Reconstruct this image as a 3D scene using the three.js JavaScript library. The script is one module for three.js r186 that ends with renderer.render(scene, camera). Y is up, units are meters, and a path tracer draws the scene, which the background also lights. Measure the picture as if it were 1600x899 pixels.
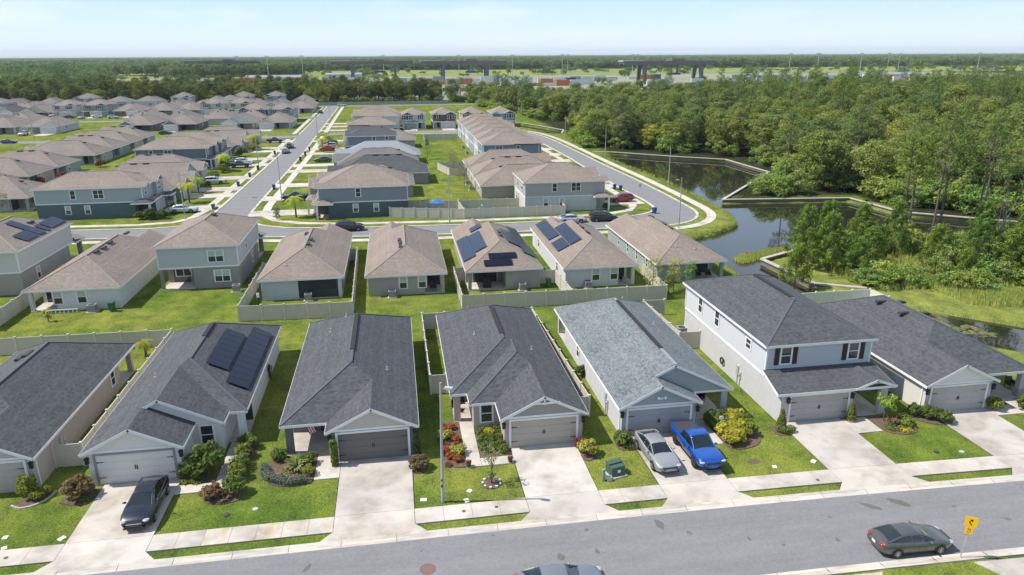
import * as THREE from 'three';
import { mergeGeometries, mergeVertices } from 'three/addons/utils/BufferGeometryUtils.js';
import { MarchingCubes } from 'three/addons/objects/MarchingCubes.js';

// ---------------------------------------------------------------- camera, sky, sun, exposure
const scene = new THREE.Scene();
const camera = new THREE.PerspectiveCamera(44.09, 1024 / 575, 0.5, 30000);
const V = (x, y, z) => new THREE.Vector3(x, y, z);
{
  const yaw = 0.1596129, pitch = 0.3166718, roll = -0.0046889;
  const f = V(Math.sin(yaw) * Math.cos(pitch), -Math.sin(pitch), -Math.cos(yaw) * Math.cos(pitch));
  const r = V(Math.cos(yaw), 0, Math.sin(yaw)), u = V().crossVectors(r, f);
  camera.up.copy(u).multiplyScalar(Math.cos(roll)).addScaledVector(r, -Math.sin(roll));
  camera.position.set(0, 27.4236, 0);
  camera.lookAt(camera.position.clone().add(f));
}
const renderer = new THREE.WebGLRenderer({ antialias: true });
renderer.setSize(1024, 575);
renderer.toneMapping = THREE.LinearToneMapping;
renderer.toneMappingExposure = 1.21;
renderer.shadowMap.enabled = true;

function mulberry(a) { return () => { a |= 0; a = a + 0x6D2B79F5 | 0; let t = Math.imul(a ^ a >>> 15, 1 | a); t = t + Math.imul(t ^ t >>> 7, 61 | t) ^ t; return ((t ^ t >>> 14) >>> 0) / 4294967296; }; }
const hash = (x, y, s = 0) => { let h = Math.imul(x | 0, 374761393) + Math.imul(y | 0, 668265263) + Math.imul(s | 0, 2147483647 ^ 977); h = Math.imul(h ^ h >>> 13, 1274126177); return ((h ^ h >>> 16) >>> 0) / 4294967296; };
const smooth = t => t * t * (3 - 2 * t), lerp = (a, b, t) => a + (b - a) * t, clamp = (v, a = 0, b = 1) => Math.min(b, Math.max(a, v));
function noise2(x, y, s = 0, per = 0) {            // value noise, tileable when per > 0
  const ix = Math.floor(x), iy = Math.floor(y), fx = smooth(x - ix), fy = smooth(y - iy), w = per ? (v => ((v % per) + per) % per) : (v => v);
  return lerp(lerp(hash(w(ix), w(iy), s), hash(w(ix + 1), w(iy), s), fx), lerp(hash(w(ix), w(iy + 1), s), hash(w(ix + 1), w(iy + 1), s), fx), fy);
}
const fbm = (x, y, s = 0, oct = 4, per = 0) => { let v = 0, a = 0.5, n = 0; for (let i = 0; i < oct; i++) { v += a * noise2(x, y, s + i * 17, per); n += a; a *= 0.5; x *= 2; y *= 2; per *= 2; } return v / n; };

// sky: pale summer blue, whitening to the horizon, thin high streaks of cloud
{
  const W = 2048, H = 1024, d = new Float32Array(W * H * 4);
  const stops = [[-90, .30, .33, .34], [-2, .56, .60, .62], [0, .83, .89, .95], [2, .67, .82, .97], [4.5, .48, .71, .97], [10, .37, .56, .86], [25, .28, .42, .65], [55, .20, .30, .49], [90, .16, .25, .42]];
  for (let j = 0; j < H; j++) {
    const el = ((j + .5) / H - .5) * 180;
    let k = 0; while (k < stops.length - 2 && el > stops[k + 1][0]) k++;
    const a = stops[k], b = stops[k + 1], t = clamp((el - a[0]) / (b[0] - a[0])), y = Math.sin(el * Math.PI / 180);
    for (let i = 0; i < W; i++) {
      const az = ((i + .5) / W - .5) * 2 * Math.PI;
      let c = 0;
      if (el > 0.3) {
        const k2 = 1 / (y + 0.055), px = Math.cos(az) * k2, pz = Math.sin(az) * k2;
        const n = fbm(px * .9 + 30, pz * .42 + 11, 5, 6), m = fbm(px * .22 + 3, pz * .22 + 7, 9, 3);
        c = clamp((n * .65 + m * .6 - .65) * 2.6) * clamp((el - .3) / 2.2) * .78;
      }
      const o = (j * W + i) * 4;
      for (let q = 0; q < 3; q++) d[o + q] = lerp(lerp(a[q + 1], b[q + 1], t), [.95, .98, 1.0][q], c);
      d[o + 3] = 1;
    }
  }
  const sky = new THREE.DataTexture(d, W, H, THREE.RGBAFormat, THREE.FloatType);
  sky.mapping = THREE.EquirectangularReflectionMapping; sky.magFilter = sky.minFilter = THREE.LinearFilter; sky.wrapS = THREE.RepeatWrapping; sky.needsUpdate = true;
  scene.background = sky; scene.environment = sky;
}
const sun = new THREE.DirectionalLight(new THREE.Color(1, .955, .88), 4.9);
sun.name = 'sun';
sun.position.set(-180, 245, -22).add(V(0, 0, -90)); sun.target.position.set(0, 0, -90);
sun.castShadow = true; sun.shadow.mapSize.set(4096, 4096); sun.shadow.radius = 1.2;
Object.assign(sun.shadow.camera, { left: -320, right: 320, top: 320, bottom: -320, near: 1, far: 1200 });
scene.add(sun, sun.target);

// ---------------------------------------------------------------- helpers
const taken = new Map();
function numbered(name) { const n = taken.get(name) ?? 0; taken.set(name, n + 1); return n ? `${name}_${String(n).padStart(3, '0')}` : name; }
class MB {                                          // collects flat polygons into one mesh; uv in metres along each face
  constructor() { this.p = []; this.n = []; this.u = []; this.c = null; }
  poly(pts, hint, col) {
    const e = V().subVectors(pts[1], pts[0]), g = V().subVectors(pts[2], pts[0]), n = V().crossVectors(e, g);
    if (n.lengthSq() < 1e-12 && pts[3]) n.crossVectors(g, V().subVectors(pts[3], pts[0]));
    n.normalize();
    if (hint && n.dot(hint) < 0) { pts = pts.slice().reverse(); n.negate(); }
    const ua = Math.abs(n.y) > .9999 ? V(1, 0, 0) : V(n.z, 0, -n.x).normalize(), va = V().crossVectors(n, ua);
    for (let i = 1; i < pts.length - 1; i++) for (const q of [pts[0], pts[i], pts[i + 1]]) {
      this.p.push(q.x, q.y, q.z); this.n.push(n.x, n.y, n.z); this.u.push(q.dot(ua), q.dot(va));
      if (col) (this.c ??= []).push(...col);
    }
    return this;
  }
  box(x0, y0, z0, x1, y1, z1, m, col) {
    if (x0 > x1) [x0, x1] = [x1, x0]; if (y0 > y1) [y0, y1] = [y1, y0]; if (z0 > z1) [z0, z1] = [z1, z0];
    const P = (a, b, c) => { const v = V(a ? x1 : x0, b ? y1 : y0, c ? z1 : z0); return m ? v.applyMatrix4(m) : v; };
    for (const f of [[[0, 0, 1], [1, 0, 1], [1, 1, 1], [0, 1, 1]], [[1, 0, 0], [0, 0, 0], [0, 1, 0], [1, 1, 0]], [[1, 0, 1], [1, 0, 0], [1, 1, 0], [1, 1, 1]], [[0, 0, 0], [0, 0, 1], [0, 1, 1], [0, 1, 0]], [[0, 1, 1], [1, 1, 1], [1, 1, 0], [0, 1, 0]], [[0, 0, 0], [1, 0, 0], [1, 0, 1], [0, 0, 1]]])
      this.poly(f.map(q => P(...q)), null, col);
    return this;
  }
  beam(a, b, w, h, drop = 0) {                      // bar from a to b, w wide, h high, its top on the line
    const d = V().subVectors(b, a), L = d.length(); d.normalize();
    let s = V().crossVectors(d, V(0, 1, 0)); if (s.lengthSq() < 1e-6) s = V(1, 0, 0); s.normalize();
    const t = V().crossVectors(s, d);
    const m = new THREE.Matrix4().makeBasis(d, t, s).setPosition(a);
    return this.box(0, -h - drop, -w / 2, L, -drop, w / 2, m);
  }
  cyl(a, b, r0, r1, seg = 8, caps = true) {
    const d = V().subVectors(b, a).normalize(), s = (Math.abs(d.y) > .95 ? V(1, 0, 0) : V(0, 1, 0)).cross(d).normalize(), t = V().crossVectors(d, s);
    const ring = (c, r) => Array.from({ length: seg }, (_, i) => c.clone().addScaledVector(s, Math.cos(i / seg * 2 * Math.PI) * r).addScaledVector(t, Math.sin(i / seg * 2 * Math.PI) * r));
    const A = ring(a, r0), B = ring(b, r1);
    for (let i = 0; i < seg; i++) {
      const j = (i + 1) % seg, n0 = A[i].clone().sub(a).normalize(), n1 = A[j].clone().sub(a).normalize();
      for (const [q, n, u, v] of [[A[i], n0, i, 0], [A[j], n1, i + 1, 0], [B[j], n1, i + 1, 1], [A[i], n0, i, 0], [B[j], n1, i + 1, 1], [B[i], n0, i, 1]]) { this.p.push(q.x, q.y, q.z); this.n.push(n.x, n.y, n.z); this.u.push(u / seg, v); }
    }
    if (caps) { if (r1 > .001) this.poly(B, d); if (r0 > .001) this.poly(A, d.clone().negate()); }
    return this;
  }
  wall(loop, y0, y1, skip = []) {                   // upright faces along a closed loop of [x, z]
    let area = 0; loop.forEach(([x, z], i) => { const [X, Z] = loop[(i + 1) % loop.length]; area += x * Z - X * z; });
    const s = area > 0 ? -1 : 1;
    loop.forEach(([x, z], i) => {
      if (skip.includes(i)) return;
      const [X, Z] = loop[(i + 1) % loop.length], n = V(-(Z - z) * s, 0, (X - x) * s);
      this.poly([V(x, y0, z), V(X, y0, Z), V(X, y1, Z), V(x, y1, z)], n);
    });
    return this;
  }
  flat(loop, y, hint = V(0, 1, 0)) {                // flat polygon (any shape) of [x, z]
    const sh = THREE.ShapeUtils.triangulateShape(loop.map(([x, z]) => new THREE.Vector2(x, z)), []);
    for (const t of sh) this.poly(t.map(i => V(loop[i][0], y, loop[i][1])), hint);
    return this;
  }
  slab(loop, y0, y1) { this.flat(loop, y1); return this.wall(loop, y0, y1); }
  geo() {
    const g = new THREE.BufferGeometry();
    g.setAttribute('position', new THREE.Float32BufferAttribute(this.p, 3)); g.setAttribute('normal', new THREE.Float32BufferAttribute(this.n, 3)); g.setAttribute('uv', new THREE.Float32BufferAttribute(this.u, 2));
    if (this.c) g.setAttribute('color', new THREE.Float32BufferAttribute(this.c, 3));
    return g;
  }
}
function part(name, g, mat, parent) {
  const m = new THREE.Mesh(g instanceof MB ? g.geo() : g, mat); m.name = name; m.castShadow = m.receiveShadow = true;
  parent.add(m); return m;
}
function tag(o, label, category, group) { o.userData.label = label; o.userData.category = category; if (group) o.userData.group = group; return o; }
function thing(name, label, category, [x, y, z] = [0, 0, 0], turn = 0, group) {
  const o = new THREE.Group(); o.name = numbered(name); o.position.set(x, y, z); o.rotation.y = turn; scene.add(o);
  return tag(o, label, category, group);
}
function single(name, g, mat, label, category, pos, turn = 0, group) {
  const m = part(numbered(name), g, mat, scene); m.position.set(...(pos ?? [0, 0, 0])); m.rotation.y = turn; return tag(m, label, category, group);
}
function setting(name, g, mat) { const m = g ? part(numbered(name), g, mat, scene) : scene.add(new THREE.Group()).children.at(-1); m.name ||= numbered(name); m.userData.kind = 'structure'; return m; }
function dup(src, pos, turn, label, group) {
  const c = src.clone(); c.name = numbered(src.name.replace(/_\d+$/, '')); c.userData = { ...src.userData }; scene.add(c);
  c.position.set(...pos); c.rotation.y = turn ?? 0; if (label) c.userData.label = label; if (group) c.userData.group = group; return c;
}

// ---------------------------------------------------------------- textures and materials
function tex(size, metres, fn, srgb = false) {       // fn(u, v) -> grey 0..1 or [r, g, b]; linear values
  const d = new Uint8Array(size * size * 4);
  for (let y = 0; y < size; y++) for (let x = 0; x < size; x++) {
    const c = fn(x / size, y / size, x, y), o = (y * size + x) * 4;
    for (let q = 0; q < 3; q++) d[o + q] = clamp(Array.isArray(c) ? c[q] : c) * 255;
    d[o + 3] = 255;
  }
  const t = new THREE.DataTexture(d, size, size); t.wrapS = t.wrapT = THREE.RepeatWrapping; t.magFilter = THREE.LinearFilter; t.minFilter = THREE.LinearMipmapLinearFilter; t.generateMipmaps = true;
  t.repeat.set(1 / metres, 1 / metres); if (srgb) t.colorSpace = THREE.SRGBColorSpace; t.needsUpdate = true; return t;
}
const rgb = (r, g, b) => new THREE.Color().setRGB(r, g, b);
const std = (color, o = {}) => new THREE.MeshStandardMaterial({ color, roughness: .85, ...o });
const T = {};
function shingleTex(contrast, seed) {                // laminated shingles: 0.143 m courses, tabs of about 0.25 m in slightly differing tones
  const rows = 56, S = 1024, tone = new Float32Array(S * S), r = mulberry(seed);
  for (let row = 0; row < rows; row++) {
    let x = -Math.floor(r() * 34); const y0 = Math.round(row * S / rows), y1 = Math.round((row + 1) * S / rows), rt = (r() - .5) * .25;
    while (x < S) {
      const w = 24 + Math.floor(r() * 14), v = .5 + rt + (r() - .5) * (r() < .25 ? 1.1 : .5);
      for (let y = y0; y < y1; y++) for (let i = Math.max(0, x); i < Math.min(S, x + w); i++) tone[y * S + i] = y - y0 < 4 ? v - .55 : i - x < 3 ? v - .35 : v;
      x += w;
    }
  }
  return (u, v, x, y) => { const f = tone[y * S + x], n = noise2(u * 400, v * 400, seed, 400), big = fbm(u * 4, v * 4, seed + 3, 4, 4), streak = fbm(u * 26, v * 3, seed + 9, 3, 26); return clamp(.74 + contrast * (f - .42) + .14 * (n - .5) + .2 * (big - .5) + .1 * (streak - .5)); };
}
T.shingle = tex(1024, 8, shingleTex(.5, 3)); T.shingleSoft = tex(1024, 8, shingleTex(.3, 5));
T.shingle2 = tex(1024, 8, shingleTex(.55, 8));
T.stucco = tex(512, 3, (u, v) => .86 + .1 * (fbm(u * 60, v * 60, 2, 3, 60) - .5) + .1 * (fbm(u * 4, v * 4, 6, 3, 4) - .5));
T.grass = tex(2048, 14, (u, v) => {
  const a = fbm(u * 12, v * 12, 1, 4, 12), b = fbm(u * 220, v * 220, 4, 3, 220), c = noise2(u * 900, v * 420, 8, 900);
  const l = clamp(.30 + .42 * a + .62 * (b - .5) + .32 * (c - .5)), y = clamp(.5 + 1.1 * (a - .5) + .3 * (b - .5));
  return [l * lerp(.86, 1, y), l, l * lerp(1, .72, y)];
});
T.asphalt = tex(1024, 12, (u, v) => .78 + .24 * (noise2(u * 500, v * 500, 2, 500) - .5) + .17 * (fbm(u * 3, v * 9, 7, 5, 3) - .5) + .13 * (fbm(u * 5, v * 40, 15, 3, 5) - .5) + .14 * (fbm(u * 90, v * 90, 9, 2, 90) - .5));
const concreteFn = rust => (u, v) => {                // broom finish, blotchy damp stains, hairline dirt, optional iron stains from sprinklers
  const st = clamp((fbm(u * 5 + 2, v * 7, 12, 5, 5) - .47) * 3.6), st2 = clamp((fbm(u * 16, v * 16, 19, 4, 16) - .55) * 4), f = noise2(u * 400, v * 400, 3, 400) - .5;
  const ir = rust ? clamp((fbm(u * 14, v * 6, 27, 4, 14) - .54) * 3.4) : 0, l = .87 + .22 * (fbm(u * 7, v * 7, 5, 4, 7) - .5) + .1 * f - .2 * st - .1 * st2;
  return [l * (1 - .06 * ir), l * (1 - .025 * st - .17 * ir), l * (1 - .06 * st - .36 * ir)];
};
T.concrete = tex(1024, 9, concreteFn(0)); T.rust = tex(1024, 7, concreteFn(1));
T.bark = tex(256, 1, (u, v) => .7 + .5 * (fbm(u * 14, v * 5, 2, 3) - .5));
T.plain = tex(256, 4, (u, v) => .88 + .12 * (fbm(u * 8, v * 8, 2, 4, 8) - .5));
T.mulch = tex(512, 1.6, (u, v) => .35 + 1.1 * Math.abs(fbm(u * 38, v * 26, 3, 2, 38) - .42) + .4 * (noise2(u * 90, v * 60, 5, 90) - .5));
T.siding = tex(256, 1.4, (u, v) => { const f = (v * 8) % 1; return f < .1 ? .8 : .95 - .05 * f; });
T.water = tex(512, 9, (u, v) => fbm(u * 14, v * 14, 3, 4, 14));
const shingleMat = (c, t = T.shingle) => std(c, { map: t, bumpMap: t, bumpScale: .012, roughness: .92 });
const M = {
  roofDark: shingleMat(rgb(.096, .101, .110)), roofBlue: shingleMat(rgb(.20, .225, .24), T.shingle2), roofTan: shingleMat(rgb(.30, .242, .20), T.shingleSoft), roofTan2: shingleMat(rgb(.275, .23, .20), T.shingleSoft), roofGrey: shingleMat(rgb(.21, .195, .182), T.shingleSoft), roofPale: std(rgb(.27, .29, .315), { map: T.plain, roughness: .6 }),
  capDark: std(rgb(.09, .10, .117), { map: T.plain }), capBlue: std(rgb(.26, .29, .31), { map: T.plain }), capTan: std(rgb(.30, .25, .21), { map: T.plain }), capGrey: std(rgb(.2, .19, .18), { map: T.plain }),
  trim: std(rgb(.86, .85, .83), { map: T.plain, roughness: .6 }), fence: std(rgb(.60, .55, .46), { map: T.plain, roughness: .55 }), fencePost: std(rgb(.70, .655, .57), { map: T.plain, roughness: .5 }), fenceWhite: std(rgb(.74, .72, .66), { map: T.plain, roughness: .55 }),
  glass: new THREE.MeshPhysicalMaterial({ color: rgb(.035, .045, .05), roughness: .04, metalness: 0, specularIntensity: 1, ior: 1.6 }),
  blind: std(rgb(.42, .47, .42), { roughness: .25 }),
  black: std(rgb(.015, .015, .016), { roughness: .5 }), dark: std(rgb(.045, .043, .043), { roughness: .7 }), ridgeVent: std(rgb(.022, .023, .026), { roughness: .9 }),
  solar: new THREE.MeshPhysicalMaterial({ color: rgb(.006, .01, .024), roughness: .25, specularIntensity: .5 }), solarBlue: new THREE.MeshPhysicalMaterial({ color: rgb(.012, .02, .045), roughness: .25, specularIntensity: .5 }), alu: std(rgb(.45, .46, .47), { metalness: .8, roughness: .4 }),
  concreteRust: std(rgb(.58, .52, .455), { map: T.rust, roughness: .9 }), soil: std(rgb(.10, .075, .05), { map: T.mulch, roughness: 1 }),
  concrete: std(rgb(.58, .52, .455), { map: T.concrete, roughness: .9 }), concrete2: std(rgb(.60, .55, .49), { map: T.concrete, roughness: .9 }), concrete3: std(rgb(.54, .49, .44), { map: T.concrete, roughness: .9 }),
  asphalt: std(rgb(.245, .242, .246), { map: T.asphalt, bumpMap: T.asphalt, bumpScale: .004, roughness: .95 }), asphaltPatch: std(rgb(.155, .15, .14), { map: T.asphalt, roughness: .9 }),
  frameGrey: std(rgb(.06, .065, .075), { roughness: .5 }),
  galv: std(rgb(.50, .51, .52), { roughness: .5, metalness: .3 }), poleGrey: std(rgb(.40, .41, .41), { map: T.plain, roughness: .7 }),
  bark: std(rgb(.19, .155, .125), { map: T.bark, roughness: 1 }), mulch: std(rgb(.27, .17, .13), { map: T.mulch, bumpMap: T.mulch, bumpScale: .03, roughness: 1 }), stone: std(rgb(.42, .39, .36), { map: T.stucco, roughness: .95 }),
  tyre: std(rgb(.018, .018, .018), { roughness: .8 }), rim: std(rgb(.5, .5, .51), { metalness: .8, roughness: .3 }), chrome: std(rgb(.7, .7, .7), { metalness: 1, roughness: .15 }),
  carGlass: new THREE.MeshPhysicalMaterial({ color: rgb(.008, .012, .013), roughness: .03, ior: 1.6, clearcoat: 1, clearcoatRoughness: .02 }),
  lampRed: new THREE.MeshPhysicalMaterial({ color: rgb(.42, .012, .012), roughness: .12 }), lampClear: new THREE.MeshPhysicalMaterial({ color: rgb(.36, .38, .39), roughness: .1 }),
  binGreen: std(rgb(.02, .13, .055), { roughness: .5 }), binBlue: std(rgb(.012, .045, .22), { roughness: .5 }), binBlack: std(rgb(.025, .03, .035), { roughness: .5 }), patina: std(rgb(.06, .11, .075), { map: T.plain, roughness: .55 }),
  white: std(rgb(.82, .82, .81), { roughness: .5 }), woodDark: std(rgb(.045, .026, .018), { roughness: .7 }), yellow: std(rgb(.80, .50, .015), { roughness: .4 }),
};
const mats = new Map();
function cached(key, make) { if (!mats.has(key)) mats.set(key, make()); return mats.get(key); }
const wallMat = c => cached('w' + c, () => std(rgb(...c), { map: T.stucco, bumpMap: T.stucco, bumpScale: .006, roughness: .9 }));
const sideMat = c => cached('s' + c, () => std(rgb(...c), { map: T.siding, bumpMap: T.siding, bumpScale: .006, roughness: .75 }));
const flatMat = c => cached('f' + c, () => std(rgb(...c), { map: T.plain, roughness: .55 }));
const paint = (c, metal = .35) => cached('p' + c + metal, () => new THREE.MeshPhysicalMaterial({ color: rgb(...c), roughness: .32, metalness: metal, clearcoat: 1, clearcoatRoughness: .03 }));
const UP = V(0, 1, 0);
// ---------------------------------------------------------------- terrain, ponds
const POND = [[43.2, -74], [43.6, -84.3], [43, -94.2], [44.2, -103.1], [51.4, -107], [56.8, -111.4], [58.8, -118], [59.4, -126.3], [60.2, -136.6], [60.7, -160], [58.6, -195], [63, -203.7], [78, -190.5], [88.6, -183], [89.2, -160.4], [63.1, -130], [88.6, -127.1], [89.7, -113.5], [100, -105], [97, -98], [76, -95.4], [60.2, -93.6], [50.2, -88.5], [50.9, -77.4], [48, -73]];
const POND2 = [[55.5, -70.3], [61, -66.5], [67, -60.8], [76, -53.5], [84, -47], [79, -41], [66, -48], [57, -57], [53.5, -66]];
const POND3 = [[52.6, -301], [58, -288], [63.4, -269.5], [60, -258], [56.5, -262], [54, -278], [50, -292]];
const LEVEL = -.72;
function inside(x, z, P) { let c = false; for (let i = 0, j = P.length - 1; i < P.length; j = i++) { const [a, b] = P[i], [e, f] = P[j]; if ((b > z) !== (f > z) && x < (e - a) * (z - b) / (f - b) + a) c = !c; } return c; }
function edgeDist(x, z, P) { let m = 1e9; for (let i = 0, j = P.length - 1; i < P.length; j = i++) { const [a, b] = P[i], [e, f] = P[j], dx = e - a, dz = f - b, t = clamp(((x - a) * dx + (z - b) * dz) / (dx * dx + dz * dz)); m = Math.min(m, Math.hypot(x - a - t * dx, z - b - t * dz)); } return m; }
function height(x, z) {
  let y = 0;
  for (const P of [POND, POND2, POND3]) {
    if (P === POND && (x < 40 || x > 104 || z > -70 || z < -208)) continue;
    if (P === POND2 && (x < 50 || x > 90 || z > -38 || z < -74)) continue;
    if (P === POND3 && (x < 46 || x > 68 || z > -254 || z < -305)) continue;
    const d = edgeDist(x, z, P), s = inside(x, z, P) ? d : -d;
    if (s > -1.6) y = Math.min(y, -.25 * smooth(clamp((s + 1.6) / 1.6)) - 1.6 * smooth(clamp(s / 1.4)));
  }
  return y;
}
const bend = x => x > 5 ? (x < 70 ? (x - 5) ** 2 * .0005 : 2.11 + (x - 70) * .065) : 0;
const drift = z => z < -215 ? (z + 215) * .017 : 0;   // the long street leans a little to the west
function groundColor(x, z, out) {
  const n1 = fbm(x * .11, z * .11, 3, 4), n2 = fbm(x * .5 + 9, z * .5, 7, 3), n3 = fbm(x * .035, z * .035, 14, 3);
  const mow = .04 * Math.sin((x * .35 + z * .94) * 2.1 + n1 * 4);
  let dry = clamp(.46 + 2.2 * (n1 - .5) + 1.7 * (n2 - .5) + mow);
  if (z < -67 && z > -82) dry = clamp(dry + .22); else if (z > -52) dry = clamp(dry - .12);
  const lush = [.205, .288, .058], hay = [.42, .42, .105];
  let c = [0, 1, 2].map(i => lerp(lush[i], hay[i], dry * .85));
  const w = (v, a, b) => smooth(clamp((v - a) / (b - a)));
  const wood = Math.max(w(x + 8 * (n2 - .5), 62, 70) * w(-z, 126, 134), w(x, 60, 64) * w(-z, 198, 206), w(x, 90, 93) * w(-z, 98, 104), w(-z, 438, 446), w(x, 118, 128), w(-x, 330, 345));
  const meadow = w(x, 44, 47) * (1 - w(-z, 118, 126)) * w(-z, 40, 50) * (1 - wood);
  c = c.map((v, i) => lerp(v, [.40, .42, .12][i] * (.7 + .6 * n2), meadow * .9));
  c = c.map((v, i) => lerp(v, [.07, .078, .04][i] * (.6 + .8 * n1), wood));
  const yard = w(-z - 110 * w(x, 40, 90), 440, 490) * w(-z, 380, 420) * (1 - w(-z, 1010, 1060)) * w(x, -700, -560) * (1 - w(x, 780, 900));
  c = c.map((v, i) => lerp(v, [.55, .52, .45][i] * (.75 + .5 * n3), yard));
  const field = w(-z, 1010, 1060) * (1 - w(-z, 1500, 1640));
  c = c.map((v, i) => lerp(v, [.42, .47, .17][i] * (.8 + .5 * n3), field));
  out[0] = c[0]; out[1] = c[1]; out[2] = c[2];
}
{
  const axis = (parts) => { const a = []; for (const [from, to, step] of parts) for (let v = from; v < to - 1e-6; v += step) a.push(v); a.push(parts.at(-1)[1]); return a; };
  const xs = axis([[-14000, -2000, 1500], [-2000, -700, 130], [-700, -340, 30], [-340, -110, 4], [-110, -50, 2], [-50, 42, 1.25], [42, 104, .8], [104, 140, 3], [140, 900, 40], [900, 2500, 200], [2500, 14000, 1600]]);
  const zs = axis([[-16000, -3000, 1300], [-3000, -1700, 130], [-1700, -560, 20], [-560, -306, 4], [-306, -208, 2], [-208, -70, .8], [-70, -38, .8], [-38, -20, 1.5], [-20, 200, 20]]);
  const nx = xs.length, nz = zs.length, p = new Float32Array(nx * nz * 3), u = new Float32Array(nx * nz * 2), c = new Float32Array(nx * nz * 3), idx = [], o = [0, 0, 0];
  for (let j = 0; j < nz; j++) for (let i = 0; i < nx; i++) {
    const k = j * nx + i, x = xs[i], z = zs[j]; groundColor(x, z, o);
    p.set([x, height(x, z), z], k * 3); u.set([x, -z], k * 2); c.set(o, k * 3);
    if (i && j) idx.push(k - nx - 1, k - 1, k, k - nx - 1, k, k - nx);
  }
  const g = new THREE.BufferGeometry();
  g.setAttribute('position', new THREE.BufferAttribute(p, 3)); g.setAttribute('uv', new THREE.BufferAttribute(u, 2)); g.setAttribute('color', new THREE.BufferAttribute(c, 3)); g.setIndex(idx); g.computeVertexNormals();
  const m = std(rgb(1, 1, 1), { map: T.grass, bumpMap: T.grass, bumpScale: .05, vertexColors: true, roughness: 1 });
  m.specularIntensity = 0;
  setting('ground', g, m);
  const water = new THREE.MeshPhysicalMaterial({ color: rgb(.022, .022, .015), roughness: .015, ior: 1.62, bumpMap: T.water, bumpScale: .003 });
  for (const [P, n] of [[POND, 'pond_water'], [POND2, 'lily_pond_water'], [POND3, 'far_pond_water']]) setting(n, new MB().flat(P, LEVEL), water);
}
// retaining walls round the big pond: sheet face with a pale concrete cap
{
  const capM = std(rgb(.50, .46, .39), { map: T.concrete, roughness: .9 }), faceM = std(rgb(.20, .18, .155), { map: T.stucco, roughness: .95 });
  const run = (pts, label) => {
    const t = thing('retaining_wall', label, 'retaining wall', [pts[0][0], 0, pts[0][1]]);
    const [ox, oz] = pts[0];
    for (let i = 0; i < pts.length - 1; i++) {
      const a = V(pts[i][0] - ox, 0, pts[i][1] - oz), b = V(pts[i + 1][0] - ox, 0, pts[i + 1][1] - oz), L = a.distanceTo(b), n = Math.max(1, Math.round(L / 3.05));
      part('wall_face', new MB().beam(V(a.x, .02, a.z), V(b.x, .02, b.z), .22, 1.9), faceM, t);
      const cg = new MB().box(0, 0, -.3, L / n - .02, .16, .3).geo();
      for (let k = 0; k < n; k++) { const c = part('cap_stone', cg, capM, t), q = a.clone().lerp(b, k / n); c.position.set(q.x, .022 + .003 * (i % 2), q.z); c.rotation.y = Math.atan2(-(b.z - a.z), b.x - a.x); }
    }
  };
  run([[57.5, -206], [63, -203.7], [78, -190.5], [88.6, -183], [89.2, -160.4], [63.1, -130], [88.6, -127.1], [89.7, -113.5], [104, -102.5]], 'long angular retaining wall along the wooded side of the pond');
  run([[60, -94.2], [49.8, -88.9], [50.7, -77.4], [56, -74.5]], 'short retaining wall round the grassy point with the young pines');
  run([[48, -303], [52.8, -301.3], [58, -288], [63.6, -269.8], [60, -257]], 'retaining wall round the small far pond beside the road');
}
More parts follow.
